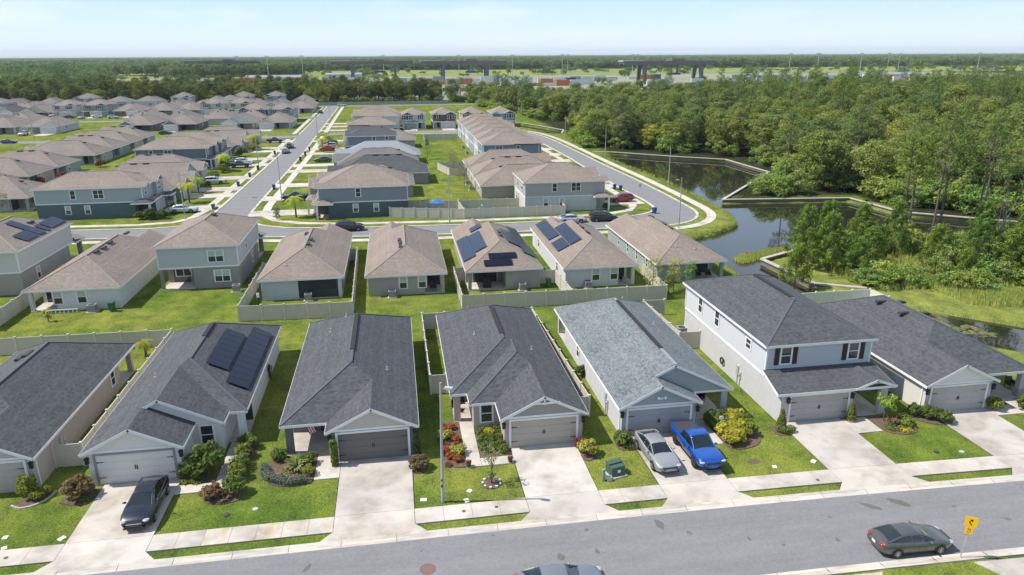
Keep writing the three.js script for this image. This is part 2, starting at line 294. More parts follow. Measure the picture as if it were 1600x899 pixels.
// ---------------------------------------------------------------- near street
const ROAD_N = -36.0, ROAD_S = -29.85;
const nearRoad = setting('near_street');
{
  const n = [], s = [];
  for (let x = -75; x <= 90; x += 3) { n.push([x, ROAD_N + bend(x)]); s.push([x, ROAD_S + bend(x)]); }
  part('asphalt_surface', new MB().flat([...n, ...s.reverse()], .012), M.asphalt, nearRoad);
  const G1 = std(rgb(.64, .57, .495), { map: T.concrete, roughness: .9 }), G2 = std(rgb(.57, .52, .465), { map: T.concrete, roughness: .9 });
  for (const side of [-1, 1]) {
    const kerb = setting('near_street_kerb');
    for (let i = 0, x = -42; x < 62; i++) {
      const L = 2.9 + hash(i, side, 4) * .35, a = x + .008, b = x + L - .008; x += L;
      const z0 = side < 0 ? ROAD_N : ROAD_S, prof = [[-.02, .016], [.18, .004 + .014], [.34, .05], [.44, .085], [.6, .092], [.6, -.05]], m = new MB();
      for (let k = 0; k < prof.length - 1; k++) {
        const [d0, y0] = prof[k], [d1, y1] = prof[k + 1], za = z0 + side * d0, zb = z0 + side * d1;
        m.poly([V(a, y0, za + bend(a)), V(b, y0, za + bend(b)), V(b, y1, zb + bend(b)), V(a, y1, zb + bend(a))], k < 4 ? UP : V(0, 0, side));
      }
      for (const e of [a, b]) m.poly(prof.map(([d, y]) => V(e, y, z0 + side * d + bend(e))).concat(V(e, -.05, z0 - side * .02 + bend(e))), V(e === a ? -1 : 1, 0, 0));
      part('kerb_section', m, hash(i, side, 9) < .5 ? G1 : G2, kerb);
    }
  }
  // damp oil drips and tar patches on the carriageway, each with its own ragged outline
  const r = mulberry(77);
  const blot = (x, z, L, w, turn, mat) => {
    const pts = [], n = 13; for (let i = 0; i < n; i++) { const a = i / n * 6.283, q = .7 + .5 * r(); const px = Math.cos(a) * w * q * (Math.sin(a) > 0 ? 1 - .55 * Math.sin(a) : 1), pz = Math.sin(a) * L * q; pts.push([x + px * Math.cos(turn) - pz * Math.sin(turn), z + px * Math.sin(turn) + pz * Math.cos(turn)]); }
    part('oil_stain', new MB().flat(pts, .0135 + r() * .001), mat, nearRoad);
  };
  for (const [px, pz, L, w, t] of [[14.7, -35.0, .55, .26, 2.9], [-6.2, -34.5, .5, .16, .5], [28.6, -34.5, .75, .24, 2.3], [30.6, -34.6, .85, .3, 2.25], [8.1, -33.1, .32, .26, 3], [10.3, -33.2, .3, .16, 3], [-6.6, -33.5, .3, .12, .4], [36.1, -31.9, .3, .16, 2], [10.2, -35.2, .18, .14, 1], [16.2, -33.9, .14, .22, 1], [19.5, -32.8, .1, .2, 1.4], [33.8, -33.6, .1, .16, 0], [21.2, -31.9, .16, .1, 1], [4.5, -35.6, .1, .1, 0], [.2, -34.9, .09, .07, 1], [25.4, -33.9, .08, .14, 1], [24.6, -31.8, .1, .25, 1.5]]) blot(px, pz, L, w, t, M.asphaltPatch);
}
// pavements of the near street, slab by slab between the driveways, and the driveways
const DRIVES = [[-32.6, -27.7, -46, 1], [-20.55, -15.65, -45.2, 0], [-5.0, -.08, -45.45, 2], [7.12, 11.95, -45.3, 1], [16.2, 20.97, -45.7, 2], [28.4, 33.4, -45.3, 2], [41.0, 46.0, -45.2, 2], [53.2, 58.1, -45.4, 1]];
const DNAME = ['pale driveway beside the frame edge house on the left', 'stained driveway under the black sedan', 'grey stained driveway of the charcoal house', 'clean pale driveway of the tan house with truss gable', 'driveway under the silver sedan and blue pickup', 'wide pale driveway of the two storey grey house', 'driveway of the low house at the right edge'];
{
  const slabMats = [M.concrete, M.concrete2, M.concrete3];
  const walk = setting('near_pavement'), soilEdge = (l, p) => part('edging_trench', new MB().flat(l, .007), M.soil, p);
  const ztop = x => -38.98 + bend(x), zbot = x => -37.46 + bend(x);
  const slabs = (a, b, seedK) => { const n = Math.max(1, Math.round((b - a) / 1.62)), w = (b - a) / n; for (let i = 0; i < n; i++) { const x0 = a + i * w + .008, x1 = a + (i + 1) * w - .008; part('paving_slab', new MB().slab([[x0, ztop(x0)], [x1, ztop(x1)], [x1, zbot(x1)], [x0, zbot(x0)]], -.05, .062 + .006 * hash(i, seedK, 2)), seedK === 2 && i > 1 ? M.concreteRust : slabMats[Math.floor(hash(i >> 1, seedK, 5) * 3)], walk); } };
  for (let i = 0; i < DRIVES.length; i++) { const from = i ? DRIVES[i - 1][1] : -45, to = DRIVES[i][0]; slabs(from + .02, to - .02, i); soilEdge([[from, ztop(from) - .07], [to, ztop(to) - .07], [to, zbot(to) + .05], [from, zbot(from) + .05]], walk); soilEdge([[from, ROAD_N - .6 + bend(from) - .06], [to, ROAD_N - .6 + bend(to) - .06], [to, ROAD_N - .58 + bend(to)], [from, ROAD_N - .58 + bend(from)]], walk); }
  DRIVES.slice(0, 7).forEach(([x0, x1, zg, mi], i) => {
    const d = setting('driveway'), m = slabMats[mi], k = ROAD_N - .6;
    part('upper_slab', new MB().slab([[x0, zg], [x1, zg], [x1, ztop(x1) - .012], [x0, ztop(x0) - .012]], -.05, .07), m, d);
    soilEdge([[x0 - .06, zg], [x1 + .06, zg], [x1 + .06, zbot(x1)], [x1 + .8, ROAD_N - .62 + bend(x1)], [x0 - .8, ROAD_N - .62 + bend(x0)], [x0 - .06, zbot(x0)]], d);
    const e = .75;
    part('crossing_slab', new MB().slab([[x0, ztop(x0)], [x1, ztop(x1)], [x1, zbot(x1)], [x1 + e, k + bend(x1) - .01], [x0 - e, k + bend(x0) - .01], [x0, zbot(x0)]], -.05, .066), slabMats[(mi + 1) % 3], d);
    d.userData.label = DNAME[i];
  });
  // south side: verge, pavement and a driveway mouth at the lower right corner
  const walk2 = setting('south_pavement');
  for (let i = 0, x = -12; x < 31.2; i++) { const w = 1.62, x0 = x, x1 = Math.min(x + w - .014, 31.6); part('paving_slab', new MB().slab([[x0, -26.3 + bend(x0)], [x1, -26.3 + bend(x1)], [x1, -27.9 + bend(x1)], [x0, -27.9 + bend(x0)]], -.05, .062), slabMats[Math.floor(hash(i, 3, 7) * 3)], walk2); x += w; }
  const d2 = setting('driveway');
  part('crossing_slab', new MB().slab([[31.7, -24], [38.5, -24], [38.5, -28.6], [31.0, -29.25 + bend(31)], [31.7, -27.8]].map(([a, b]) => [a, b + .2]), -.05, .066), M.concrete3, d2);
  const d3 = setting('driveway');
  part('crossing_slab', new MB().slab([[19.5, -24], [24.6, -24], [24.6, -27.6], [25.4, -29.05 + bend(25)], [18.7, -29.15 + bend(19)], [19.5, -27.6]].map(([a, b]) => [a, b + .02]), -.05, .067), M.concrete, d3);
}
// ---------------------------------------------------------------- cross street, long street, pond road
function ribbon(m, A, B, y) { for (let i = 0; i < A.length - 1; i++) m.poly([V(A[i][0], y, A[i][1]), V(A[i + 1][0], y, A[i + 1][1]), V(B[i + 1][0], y, B[i + 1][1]), V(B[i][0], y, B[i][1])], UP); return m; }
function offset(L, d) { return L.map((p, i) => { const a = L[Math.max(0, i - 1)], b = L[Math.min(L.length - 1, i + 1)], dx = b[0] - a[0], dz = b[1] - a[1], l = Math.hypot(dx, dz) || 1; return [p[0] - dz / l * d, p[1] + dx / l * d]; }); }
const curvePts = (pts, n) => new THREE.CatmullRomCurve3(pts.map(([x, z]) => V(x, 0, z)), false, 'centripetal').getPoints(n).map(p => [p.x, p.z]);
function edgeStrip(name, line, d0, d1, y, mat) { const m = new MB(), A = offset(line, d0), B = offset(line, d1); ribbon(m, A, B, y); for (let i = 0; i < A.length - 1; i++) for (const [L, s] of [[A, -1], [B, 1]]) m.poly([V(L[i][0], -.02, L[i][1]), V(L[i + 1][0], -.02, L[i + 1][1]), V(L[i + 1][0], y, L[i + 1][1]), V(L[i][0], y, L[i][1])], V(L === A ? A[i][0] - B[i][0] : B[i][0] - A[i][0], 0, L === A ? A[i][1] - B[i][1] : B[i][1] - A[i][1])); return setting(name, m, mat); }
{
  const far = [[-150, -132], [-110, -129.3], [-60, -125.4], [-41, -124]], farE = [[-19, -120.6], [-8, -118.8], [8, -117.8], [28, -117.6], [38, -118.4], [44.2, -120.6], [47.2, -124.5], [48, -132], [47.6, -145], [47.6, -170], [47.9, -197], [47.4, -226], [46.6, -250], [43.5, -262], [36, -268.5], [22, -270.5], [0, -270.5], [-24, -270.5]];
  const near = [[-150, -126], [-110, -123.3], [-60, -119.4], [-41, -118], [-19, -114.7], [-8, -112.9], [8, -111.8], [28, -111.2], [40, -111], [46.5, -112], [50.6, -115], [53.2, -120.2], [53.9, -130], [54, -153], [53.3, -180], [52.9, -212], [52.2, -240], [50.6, -256], [47.5, -266], [40, -273], [22, -276.5], [0, -276.5], [-24, -276.5]];
  const nearC = curvePts(near, 90), farW = curvePts(far, 14), farC = curvePts(farE, 80);
  const zk = (x, z) => x + drift(z), KW = -33.3, KE = -27.2, lineAt = (x, zs) => zs.map(z => [zk(x, z), z]);
  const west = curvePts([[-41, -124], [-36.6, -125.2], [-33.9, -129], [KW, -137]], 10), east = curvePts([[KE, -137], [-26.6, -129.4], [-24, -124], [-19, -120.6]], 10), y = .012;
  const rs = setting('side_streets');
  const nA = farW.map(([x]) => { let k = 0; while (k < 2 && x > near[k + 1][0]) k++; return [x, lerp(near[k][1], near[k + 1][1], clamp((x - near[k][0]) / (near[k + 1][0] - near[k][0])))]; });
  part('asphalt_surface', ribbon(new MB(), farW, nA, y), M.asphalt, rs);
  part('asphalt_surface', new MB().flat([[-41, -118], [-41, -124], ...west.slice(1), ...east, [-19, -114.7]], y), M.asphalt, rs);
  part('asphalt_surface', new MB().flat([[-19, -114.7], ...nearC.slice(nearC.findIndex(p => p[0] > -18.9)), ...farC.slice().reverse()], y), M.asphalt, rs);
  const zsL = [-137, -160, -190, -215, -240, -262, -290, -330, -380, -424];
  part('asphalt_surface', ribbon(new MB(), lineAt(KW, zsL), lineAt(KE, zsL), y), M.asphalt, rs);
  part('asphalt_surface', new MB().flat([[-34.05, -263], [-230, -262], [-230, -270], [-34.2, -271]], y), M.asphalt, rs);
  part('asphalt_surface', new MB().flat([[-100, -345], [-35.5, -345.5], [-35.6, -352.5], [-100, -352], [-300, -351], [-300, -344]], y), M.asphalt, rs);
  part('asphalt_surface', new MB().flat([[-260, -424], [110, -424], [110, -431.5], [-260, -431.5]], y + .001), M.asphalt, rs);
  // kerbs
  const K = M.concrete2, kh = .09;
  edgeStrip('side_street_kerb', farW, 0, -.5, kh, K); edgeStrip('side_street_kerb', [...west, ...lineAt(KW, [-150, -180, -215, -240, -261])], 0, -.5, kh, K);
  edgeStrip('side_street_kerb', [...lineAt(KE, [-268, -240, -215, -180, -150]), ...east, ...farC.slice(1)], 0, -.5, kh, K);
  edgeStrip('side_street_kerb', nearC, 0, .5, kh, K);
  edgeStrip('side_street_kerb', lineAt(KW, [-272.5, -300, -344.5]), 0, -.5, kh, K); edgeStrip('side_street_kerb', lineAt(KW, [-353.5, -390, -423]), 0, -.5, kh, K);
  edgeStrip('side_street_kerb', lineAt(KE, [-278, -330, -384, -423]), 0, .5, kh, K);
  // pavements
  const W = M.concrete2, wh = .062;
  edgeStrip('side_pavement', [...farW.slice(0, -1).map(([a, b]) => [a, b - 2.4]), [-44, -126.8], [-38.6, -127.8], [-35.9, -131], [-34.95, -138], ...lineAt(-34.95, [-170, -200, -215, -240, -259])], 0, -1.5, wh, W);
  edgeStrip('side_pavement', [...lineAt(-25.4, [-266, -240, -215, -200, -170]), [-25.4, -140], [-24.8, -131.5], [-22, -126.6], [-17, -123.2], [-8, -121.2], [8, -120.1], [28, -119.9], [37, -120.8], [42.4, -123.4], [44.9, -128], [45.4, -140], [45.4, -170], [45.6, -197], [45, -226], [44, -250], [40.8, -259.6], [34, -265.6], [20, -268], [-15, -268]], 0, -1.5, wh, W);
  edgeStrip('side_pavement', offset(nearC.slice(0, -8), 1.9), 0, 1.6, wh, W);
  edgeStrip('side_pavement', lineAt(-35, [-275, -300, -342]), 0, -1.5, wh, W); edgeStrip('side_pavement', lineAt(-35, [-356, -390, -421]), 0, -1.5, wh, W);
  edgeStrip('side_pavement', lineAt(-25.3, [-279, -330, -384, -421]), 0, 1.5, wh, W);
}
// ---------------------------------------------------------------- house kit (front faces +z, garage on the +x side unless g = -1)
function roofVol(R, { x0, x1, z0, z1, y, p = .5, ax = 'z', e0 = 'hip', e1 = 'hip', t = .2, cap = true, vent, skip = 0, buried = false, stop }) {
  if (x0 > x1) [x0, x1] = [x1, x0];
  const sw = ax === 'x', [a0, a1, b0, b1] = sw ? [z0, z1, x0, x1] : [x0, x1, z0, z1];
  const P = (a, yy, b) => sw ? V(b, yy, a) : V(a, yy, b);
  const h = (a1 - a0) / 2, am = (a0 + a1) / 2, yr = y + p * h, r0 = e0 === 'hip' ? b0 + h : b0, r1 = e1 === 'hip' ? b1 - h : b1, dn = V(0, -1, 0);
  const faces = [[P(a1, y, b1), P(a1, y, b0), P(am, yr, r0), P(am, yr, r1)], [P(a0, y, b1), P(a0, y, b0), P(am, yr, r0), P(am, yr, r1)]];
  if (e0 === 'hip') faces.push([P(a0, y, b0), P(a1, y, b0), P(am, yr, r0)]);
  if (e1 === 'hip') faces.push([P(a0, y, b1), P(a1, y, b1), P(am, yr, r1)]);
  for (const f of faces) {
    R.top.poly(f.map(q => q.clone()), UP);
    R.fas.poly(f.map(q => q.clone().setY(q.y - t + .005)), dn);
  }
  const eave = (a, b) => { const d = V().subVectors(b, a).setY(0).normalize(); R.fas.beam(a.clone().setY(a.y - .012), b.clone().setY(b.y - .012), .05, t); };
  eave(P(a1, y, b0), P(a1, y, b1)); eave(P(a0, y, b0), P(a0, y, b1));
  for (const [e, b, r] of [[e0, b0, r0], [e1, b1, r1]]) {
    if (buried && b === b0) continue;
    if (e === 'hip') { eave(P(a0, y, b), P(a1, y, b)); if (cap) { if (!(b === b1 && skip < 0)) R.cap.beam(P(a0, y + .02, b), P(am, yr + .03, r), .2, .05); if (!(b === b1 && skip > 0)) R.cap.beam(P(a1, y + .02, b), P(am, yr + .03, r), .2, .05); } }
    else for (const a of [a0, a1]) { const e = stop !== undefined && (stop - am) * (a - am) > 0 ? stop : a; eave(P(e, y + p * (h - Math.abs(e - am)), b), P(am, yr, b)); }
  }
  if (cap) R.cap.beam(P(am, yr + .035, r0), P(am, yr + .035, r1), .26, .07);
  if (vent) R.vent.beam(P(am, yr + .085, lerp(r0, r1, vent[0])), P(am, yr + .085, lerp(r0, r1, vent[1])), .34, .08);
  return { am, yr, r0, r1 };
}
function finishRoof(R, parent, mat, capMat) {
  const roof = part('roof', R.top, mat, parent);
  part('fascia', R.fas, M.trim, roof);
  if (R.cap.p.length) part('ridge_cap', R.cap, capMat, roof);
  if (R.vent.p.length) part('ridge_vent', R.vent, M.ridgeVent, roof);
  return roof;
}
const newRoof = () => ({ top: new MB(), fas: new MB(), cap: new MB(), vent: new MB() });
const geoCache = new Map();
const gc = (k, f) => { if (!geoCache.has(k)) geoCache.set(k, f()); return geoCache.get(k); };
function addWindow(parent, x, y, z, face, w = .9, h = 1.45, o = {}) {   // y: sill height; face: angle its front looks to
  const n = o.n ?? 1, key = `${w},${h},${n},${o.blind ?? 0}`;
  const fr = gc('wf' + key, () => { const m = new MB(), b = .09, W = w * n + (n - 1) * .02; m.box(-W / 2 - b, -b, 0, W / 2 + b, 0, .05).box(-W / 2 - b, h, 0, W / 2 + b, h + b, .05); for (let i = 0; i <= n; i++) { const c = -W / 2 + i * (W / n); m.box(c - (i ? .05 : b), 0, .001, c + (i < n ? .05 : b), h, .049); } for (let i = 0; i < n; i++) { const c = -W / 2 + (i + .5) * (W / n); m.box(c - W / n / 2 + .02, h / 2 - .03, .002, c + W / n / 2 - .02, h / 2 + .03, .043); } return m.geo(); });
  const f = part('window', fr, o.trim ?? M.trim, parent);
  f.position.set(x, y, z); f.rotation.y = face;
  const pg = gc('wp' + key, () => { const W = w * n + (n - 1) * .02; return [new MB().box(-W / 2, h / 2, .004, W / 2, h, .016).geo(), new MB().box(-W / 2, 0, .004, W / 2, h / 2, .014).geo()]; });
  part('pane', pg[0], o.blind ? M.blind : M.glass, f); part('pane', pg[1], M.glass, f);
  if (o.shutter) for (const s of [-1, 1]) { const q = part('shutter', gc('sh' + h, () => { const m = new MB().box(-.2, -.1, 0, .2, h + .1, .04); for (let i = 0; i < 3; i++) m.box(-.19 + i * .13, -.08, .04, -.08 + i * .13, h + .08, .055); return m.geo(); }), M.woodDark, f); q.position.set(s * (w * n / 2 + .33), 0, .003); }
  return f;
}
const DOORW = 4.85, DOORH = 2.15;
function garageDoor(parent, x, z, face, color, detail = 2, casing = M.trim) {
  const c = part('garage_door', gc('gdc', () => new MB().box(-DOORW / 2 - .16, 0, 0, -DOORW / 2, DOORH + .15, .05).box(DOORW / 2, 0, 0, DOORW / 2 + .16, DOORH + .15, .05).box(-DOORW / 2, DOORH, .001, DOORW / 2, DOORH + .15, .049).geo()), casing, parent);
  c.position.set(x, .07, z); c.rotation.y = face;
  const mat = flatMat(color);
  if (detail < 1) { part('door_leaf', gc('gdl', () => new MB().box(-DOORW / 2, 0, -.02, DOORW / 2, DOORH, .012).geo()), mat, c); return c; }
  const sec = gc('gds', () => { const m = new MB().box(-DOORW / 2 + .01, .008, -.05, DOORW / 2 - .01, DOORH / 4 - .008, .012); for (let i = 0; i < 4; i++) { const a = -DOORW / 2 + .12 + i * (DOORW - .08) / 4; m.box(a, .07, .012, a + (DOORW - .08) / 4 - .16, DOORH / 4 - .07, .022); } return m.geo(); });
  for (let i = 0; i < 4; i++) part('door_section', sec, mat, c).position.y = i * DOORH / 4;
  if (detail > 1) {
    for (const s of [-1, 1]) for (const hy of [.45, 1.62]) part('hinge', gc('hg' + s, () => new MB().box(s * .02, 0, 0, s * .42, .045, .015).box(s * .02, -.04, 0, s * .07, .085, .015).geo()), M.black, c).position.set(-s * (DOORW / 2 - .03) + (s > 0 ? 0 : 0), hy, .024);
    part('handle', gc('hd', () => new MB().box(-.09, 0, 0, -.03, .3, .03).box(.03, 0, 0, .09, .3, .03).geo()), M.black, c).position.set(0, .95, .024);
  }
  return c;
}
const lampG = () => gc('lantern', () => new MB().box(-.06, -.05, 0, .06, .1, .05).box(-.11, 0, .05, .11, .36, .23).box(-.14, .36, .02, .14, .42, .26).box(-.04, .42, .08, .04, .5, .2).geo());
const meterG = () => gc('meter', () => new MB().box(-.16, .9, 0, .16, 1.75, .12).box(.3, .7, 0, .62, 1.35, .1).cyl(V(.46, 1.12, .1), V(.46, 1.12, .2), .09, .09, 10).box(-.03, 0, .02, .03, .9, .08).box(.42, 0, .02, .48, .7, .08).geo());
function plumb(roof, x, y, z, kind) {                 // pipe boots and low box vents that stick out of a roof
  if (kind === 'pipe') part('vent_pipe', gc('vp', () => new MB().cyl(V(0, -.1, 0), V(0, .28, 0), .05, .05, 8).cyl(V(0, -.06, 0), V(0, .03, 0), .16, .1, 8).geo()), M.galv, roof).position.set(x, y, z);
  else { const q = part('box_vent', gc('bv', () => new MB().box(-.62, -.06, -.22, .62, .13, .22).box(-.55, .13, -.16, .55, .16, .16).geo()), M.dark, roof); q.position.set(x, y, z); if (kind === 'turn') q.rotation.y = Math.PI / 2; }
}
// single storey house: W eave to eave, D deep; local origin at the middle of the front (garage) eave line
function singleHouse(o) {
  const { W = 9.75, D = 22.3, g = 1, v = 'A', roof = M.roofTan, cap = M.capTan, wall = [.5, .47, .43], front = wall, gable = front, door = [.5, .48, .46], detail = 1 } = o;
  const t = thing(o.name ?? 'low_house', o.label, 'house', o.pos, o.turn ?? 0, o.group);
  const hw = W / 2, E = 2.6, p = .5, gx = hw - 6.5, X = x => x * g, R = newRoof(), inset = .35;
  const vols = { A: [-1.5], B: [-4.55], C: [-4.6], D: [-1.7], F: [-1.2] }[v];
  const e1 = v === 'D' ? 'gable' : 'hip';
  const main = roofVol(R, { x0: -hw, x1: hw, z0: -D, z1: vols[0], y: E, p, e0: 'hip', e1, vent: o.ridgeVent, skip: g, stop: v === 'D' ? X((gx + hw) / 2) : undefined });
  if (v === 'B') roofVol(R, { x0: X(-hw + 1.25), x1: X(hw - .004), z0: -10, z1: -3, y: E - .006, p, e0: 'gable', e1: 'gable', cap: false, buried: true, stop: X((gx + hw) / 2) });
  if (v === 'C') roofVol(R, { x0: X(-hw + 1.3), x1: X(hw - .004), z0: -14, z1: -2.8, y: E - .006, p, e0: 'hip', e1: 'hip', buried: true, skip: g });
  roofVol(R, { x0: X(gx), x1: X(hw - .008), z0: -9, z1: 0, y: E - .012, p, e0: 'gable', e1: 'gable', cap: false, buried: true });
  const gm = (gx + hw) / 2, gp = E + p * 3.25;
  const rf = finishRoof(R, t, roof, cap);
  // walls
  const xl = -hw + inset, xr = hw - inset, zf = -inset, zb = -D + inset, gxl = gx + inset, wt = 2.56, lan = o.lanai ?? 0, LD = 3.2, LW = o.lanW ?? 4.2;
  const L = [[gxl, zf], [xr, zf]];
  if (lan > 0) L.push([xr, zb + LD], [xr - LW, zb + LD], [xr - LW, zb]); else L.push([xr, zb]);
  if (lan < 0) L.push([xl + LW, zb], [xl + LW, zb + LD], [xl, zb + LD]); else L.push([xl, zb]);
  const porchBack = { A: -5, B: -8, C: -8.2, D: -6.5, F: -4.6 }[v], porchFront = vols[0] - .3;
  const bayX = { A: gxl, B: -hw + 1.6, C: -hw + 1.65, D: gxl, F: gxl }[v], bayZ = { B: -3.35, C: -3.15 }[v];
  L.push([xl, porchBack], [bayX, porchBack]);
  if (bayZ) L.push([bayX, bayZ], [gxl, bayZ]);
  const loop = L.map(([x, z]) => [X(x), z]);
  const mw = new MB().wall(loop, 0, wt);
  part('wall', mw, wallMat(wall), t);
  part('front_wall', new MB().box(X(gxl - .012), .02, zf, X(xr + .012), wt, zf + .012), wallMat(front), t);
  if (bayZ) part('front_wall', new MB().box(X(bayX - .01), .02, bayZ, X(gxl), wt, bayZ + .012), wallMat(front), t);
  // gable infill and frieze boards
  const gb = new MB(), tri = (xa, xb, z, y0) => { const xm = (xa + xb) / 2, yt = E + p * (xb - xa) / 2 - .2; gb.poly([V(X(xa + .3), y0, z), V(X(xb - .3), y0, z), V(X(xm), yt + .04, z)], V(0, 0, 1)); };
  tri(gx, hw, zf + .02, 2.5);
  if (v === 'B') tri(-hw + 1.25, hw, -3.32, 2.5);
  if (v === 'D') tri(-hw, hw, vols[0] - .33, 2.45);
  part('gable_siding', gb, sideMat(gable), t);
  part('frieze_board', new MB().box(X(gx + .35), 2.42, zf + .013, X(hw - .35), 2.58, zf + .06), M.trim, t);
  if (v === 'D') part('frieze_board', new MB().box(X(-hw + .3), 2.32, vols[0] - .36, X(gxl - .02), 2.48, vols[0] - .27), M.trim, t);
  garageDoor(t, X(gm), zf + .013, 0, door, detail, o.casing);
  // porch: floor, pier, beam, front door
  const pl = { A: -hw + .3, B: -hw + .3, C: -hw + .3, D: -hw + .3, F: -hw + .3 }[v];
  part('porch_floor', new MB().box(X(pl), 0, porchFront + .1, X(bayX), .09, porchBack), M.concrete2, t);
  const pier = new MB().box(X(pl), .09, porchFront - .45, X(pl + .5), 2.5, porchFront);
  if (v === 'D' || v === 'F') { part('column', pier, wallMat(front), t); part('column_base', new MB().box(X(pl - .06), .09, porchFront - .51, X(pl + .56), .75, porchFront + .06), M.stone, t); }
  else part('column', pier, v === 'B' ? M.trim : wallMat(front), t);
  part('porch_beam', new MB().box(X(pl + .001), 2.28, porchFront - .4, X(bayX - .01), 2.52, porchFront - .05), M.trim, t);
  part('front_door', new MB().box(X(bayX - .25), .09, porchBack + .01, X(bayX - 1.2), 2.15, porchBack + .06), M.dark, t);
  if (detail > 1) {
    for (const s of [gm - DOORW / 2 - .55, gm + DOORW / 2 + .5]) { const l = part('wall_lamp', lampG(), M.black, t); l.position.set(X(s), 1.75, zf + .013); }
    const mt = part('meter_box', meterG(), M.galv, t); mt.position.set(X(xr) + g * .001, 0, -4.4); mt.rotation.y = g * Math.PI / 2;
    part('downspout', new MB().box(X(xr + .003), .1, -.8, X(xr + .09), 2.5, -.68), M.trim, t);
  }
  if (bayZ) addWindow(t, X((bayX + gxl) / 2), .85, bayZ + .013, 0, .9, 1.4, { blind: 0 });
  // rear and side windows
  const rearZ = zb - .001, rw = o.rear ?? [];
  for (const [x, w, n] of rw) addWindow(t, X(x), .85, rearZ, Math.PI, w ?? .95, 1.4, { blind: 1, n: n ?? 1 });
  for (const [s, z, w, h] of o.sides ?? [[1, -9], [1, -17], [-1, -12]]) addWindow(t, s > 0 ? X(xr) : X(xl), .9, z, (s * g) * Math.PI / 2, w ?? .8, h ?? 1.3, {});
  if (lan) {
    const a = lan > 0 ? xr - LW : xl, b = lan > 0 ? xr : xl + LW, s = lan > 0 ? xr - .4 : xl;
    part('patio_floor', new MB().box(X(a), 0, zb - .1, X(b), .08, zb + LD), M.concrete2, t);
    part('column', new MB().box(X(s), .08, zb, X(s + .4), 2.5, zb + .4), wallMat(wall), t);
    part('patio_beam', new MB().box(X(a + .01), 2.3, zb + .02, X(b - .02), 2.5, zb + .28), M.trim, t);
    const da = a + Math.min(.7, LW * .15), db = b - Math.min(.9, LW * .2), sd = part('sliding_door', new MB().box(X(da), .08, zb + LD - .05, X(db), 2.15, zb + LD - .02), M.glass, t);
    part('frame', new MB().box(X(da - .1), .08, zb + LD - .04, X(da), 2.15, zb + LD - .01).box(X(db), .08, zb + LD - .04, X(db + .1), 2.15, zb + LD - .01).box(X(da - .1), 2.15, zb + LD - .041, X(db + .1), 2.24, zb + LD - .009), M.trim, sd);
    if (o.screen) { const sc = part('screen_panel', new MB().box(X(a + .02), .1, zb + .05, X(b - .4), 2.3, zb + .07), M.screen ??= new THREE.MeshPhysicalMaterial({ color: rgb(.05, .055, .06), roughness: 1, transparent: true, opacity: .62 }), t); }
  }
  for (const [x, z, k] of o.plumbing ?? []) { const yy = (Math.min(main.yr, E + p * (hw - Math.abs(x)), E + p * (z + D))); plumb(rf, X(x), yy + .03, z, k); }
  for (const s of o.solar ?? []) solarArray(t, s, X, g, hw, E, p, D);
  driveFor(o, X(gm));
  return t;
}
// solar modules lying on a slope: {side, x (distance from the ridge), z, cols, rows, mat}
function driveFor(o, x, wd = 4.9) {                      // concrete drive from the garage towards its street
  if (!o.drive) return;
  const d = setting('driveway', new MB().slab([[x - wd / 2, -.3], [x + wd / 2, -.3], [x + wd / 2, o.drive], [x - wd / 2, o.drive]], -.05, .072), [M.concrete, M.concrete2, M.concrete3][Math.abs(Math.round(o.pos[2])) % 3]);
  d.position.set(...o.pos); d.rotation.y = o.turn ?? 0;
}
function solarArray(t, { face, u0, z0, cols, rows, mw = 1.04, mh = 1.72, blue }, X, g, hw, E, p, D) {
  const key = `${mw},${mh}`, geo = gc('pv' + key, () => new MB().box(.012, 0, .012, mw - .012, .035, mh - .012).geo()), fg = gc('pvf' + key, () => new MB().box(0, -.012, 0, .012, .038, mh).box(mw - .012, -.012, 0, mw, .038, mh).box(.012, -.012, 0, mw - .012, .0375, .012).box(.012, -.012, mh - .012, mw - .012, .0375, mh).geo());
  const a = Math.atan(p);
  for (let i = 0; i < cols; i++) for (let j = 0; j < rows; j++) {
    const q = part('solar_panel', geo, blue ? M.solarBlue : M.solar, t); part('panel_frame', fg, blue ? M.frameGrey : M.solar, q);
    const up = u0 + j * (mh + .02);                 // metres along the slope from the eave
    let pos, bx, by, bz;
    const c = Math.cos(a), s = Math.sin(a);
    if (face === 'back') { pos = V(z0 + i * (mw + .02), E + up * s, -D + up * c); bx = V(1, 0, 0); bz = V(0, s, c); by = V().crossVectors(bz, bx); }
    else { const d = face === 'right' ? 1 : -1; pos = V(d * (hw - up * c), E + up * s, z0 - i * (mw + .02)); bz = V(-d * c, s, 0); bx = V(0, 0, -1); by = V().crossVectors(bz, bx); if (by.y < 0) { pos.z -= mw; bx = V(0, 0, 1); by = V().crossVectors(bz, bx); } }
    pos.addScaledVector(by, .13);
    q.matrixAutoUpdate = true; q.applyMatrix4(new THREE.Matrix4().makeBasis(bx, by, bz).setPosition(pos));
  }
}
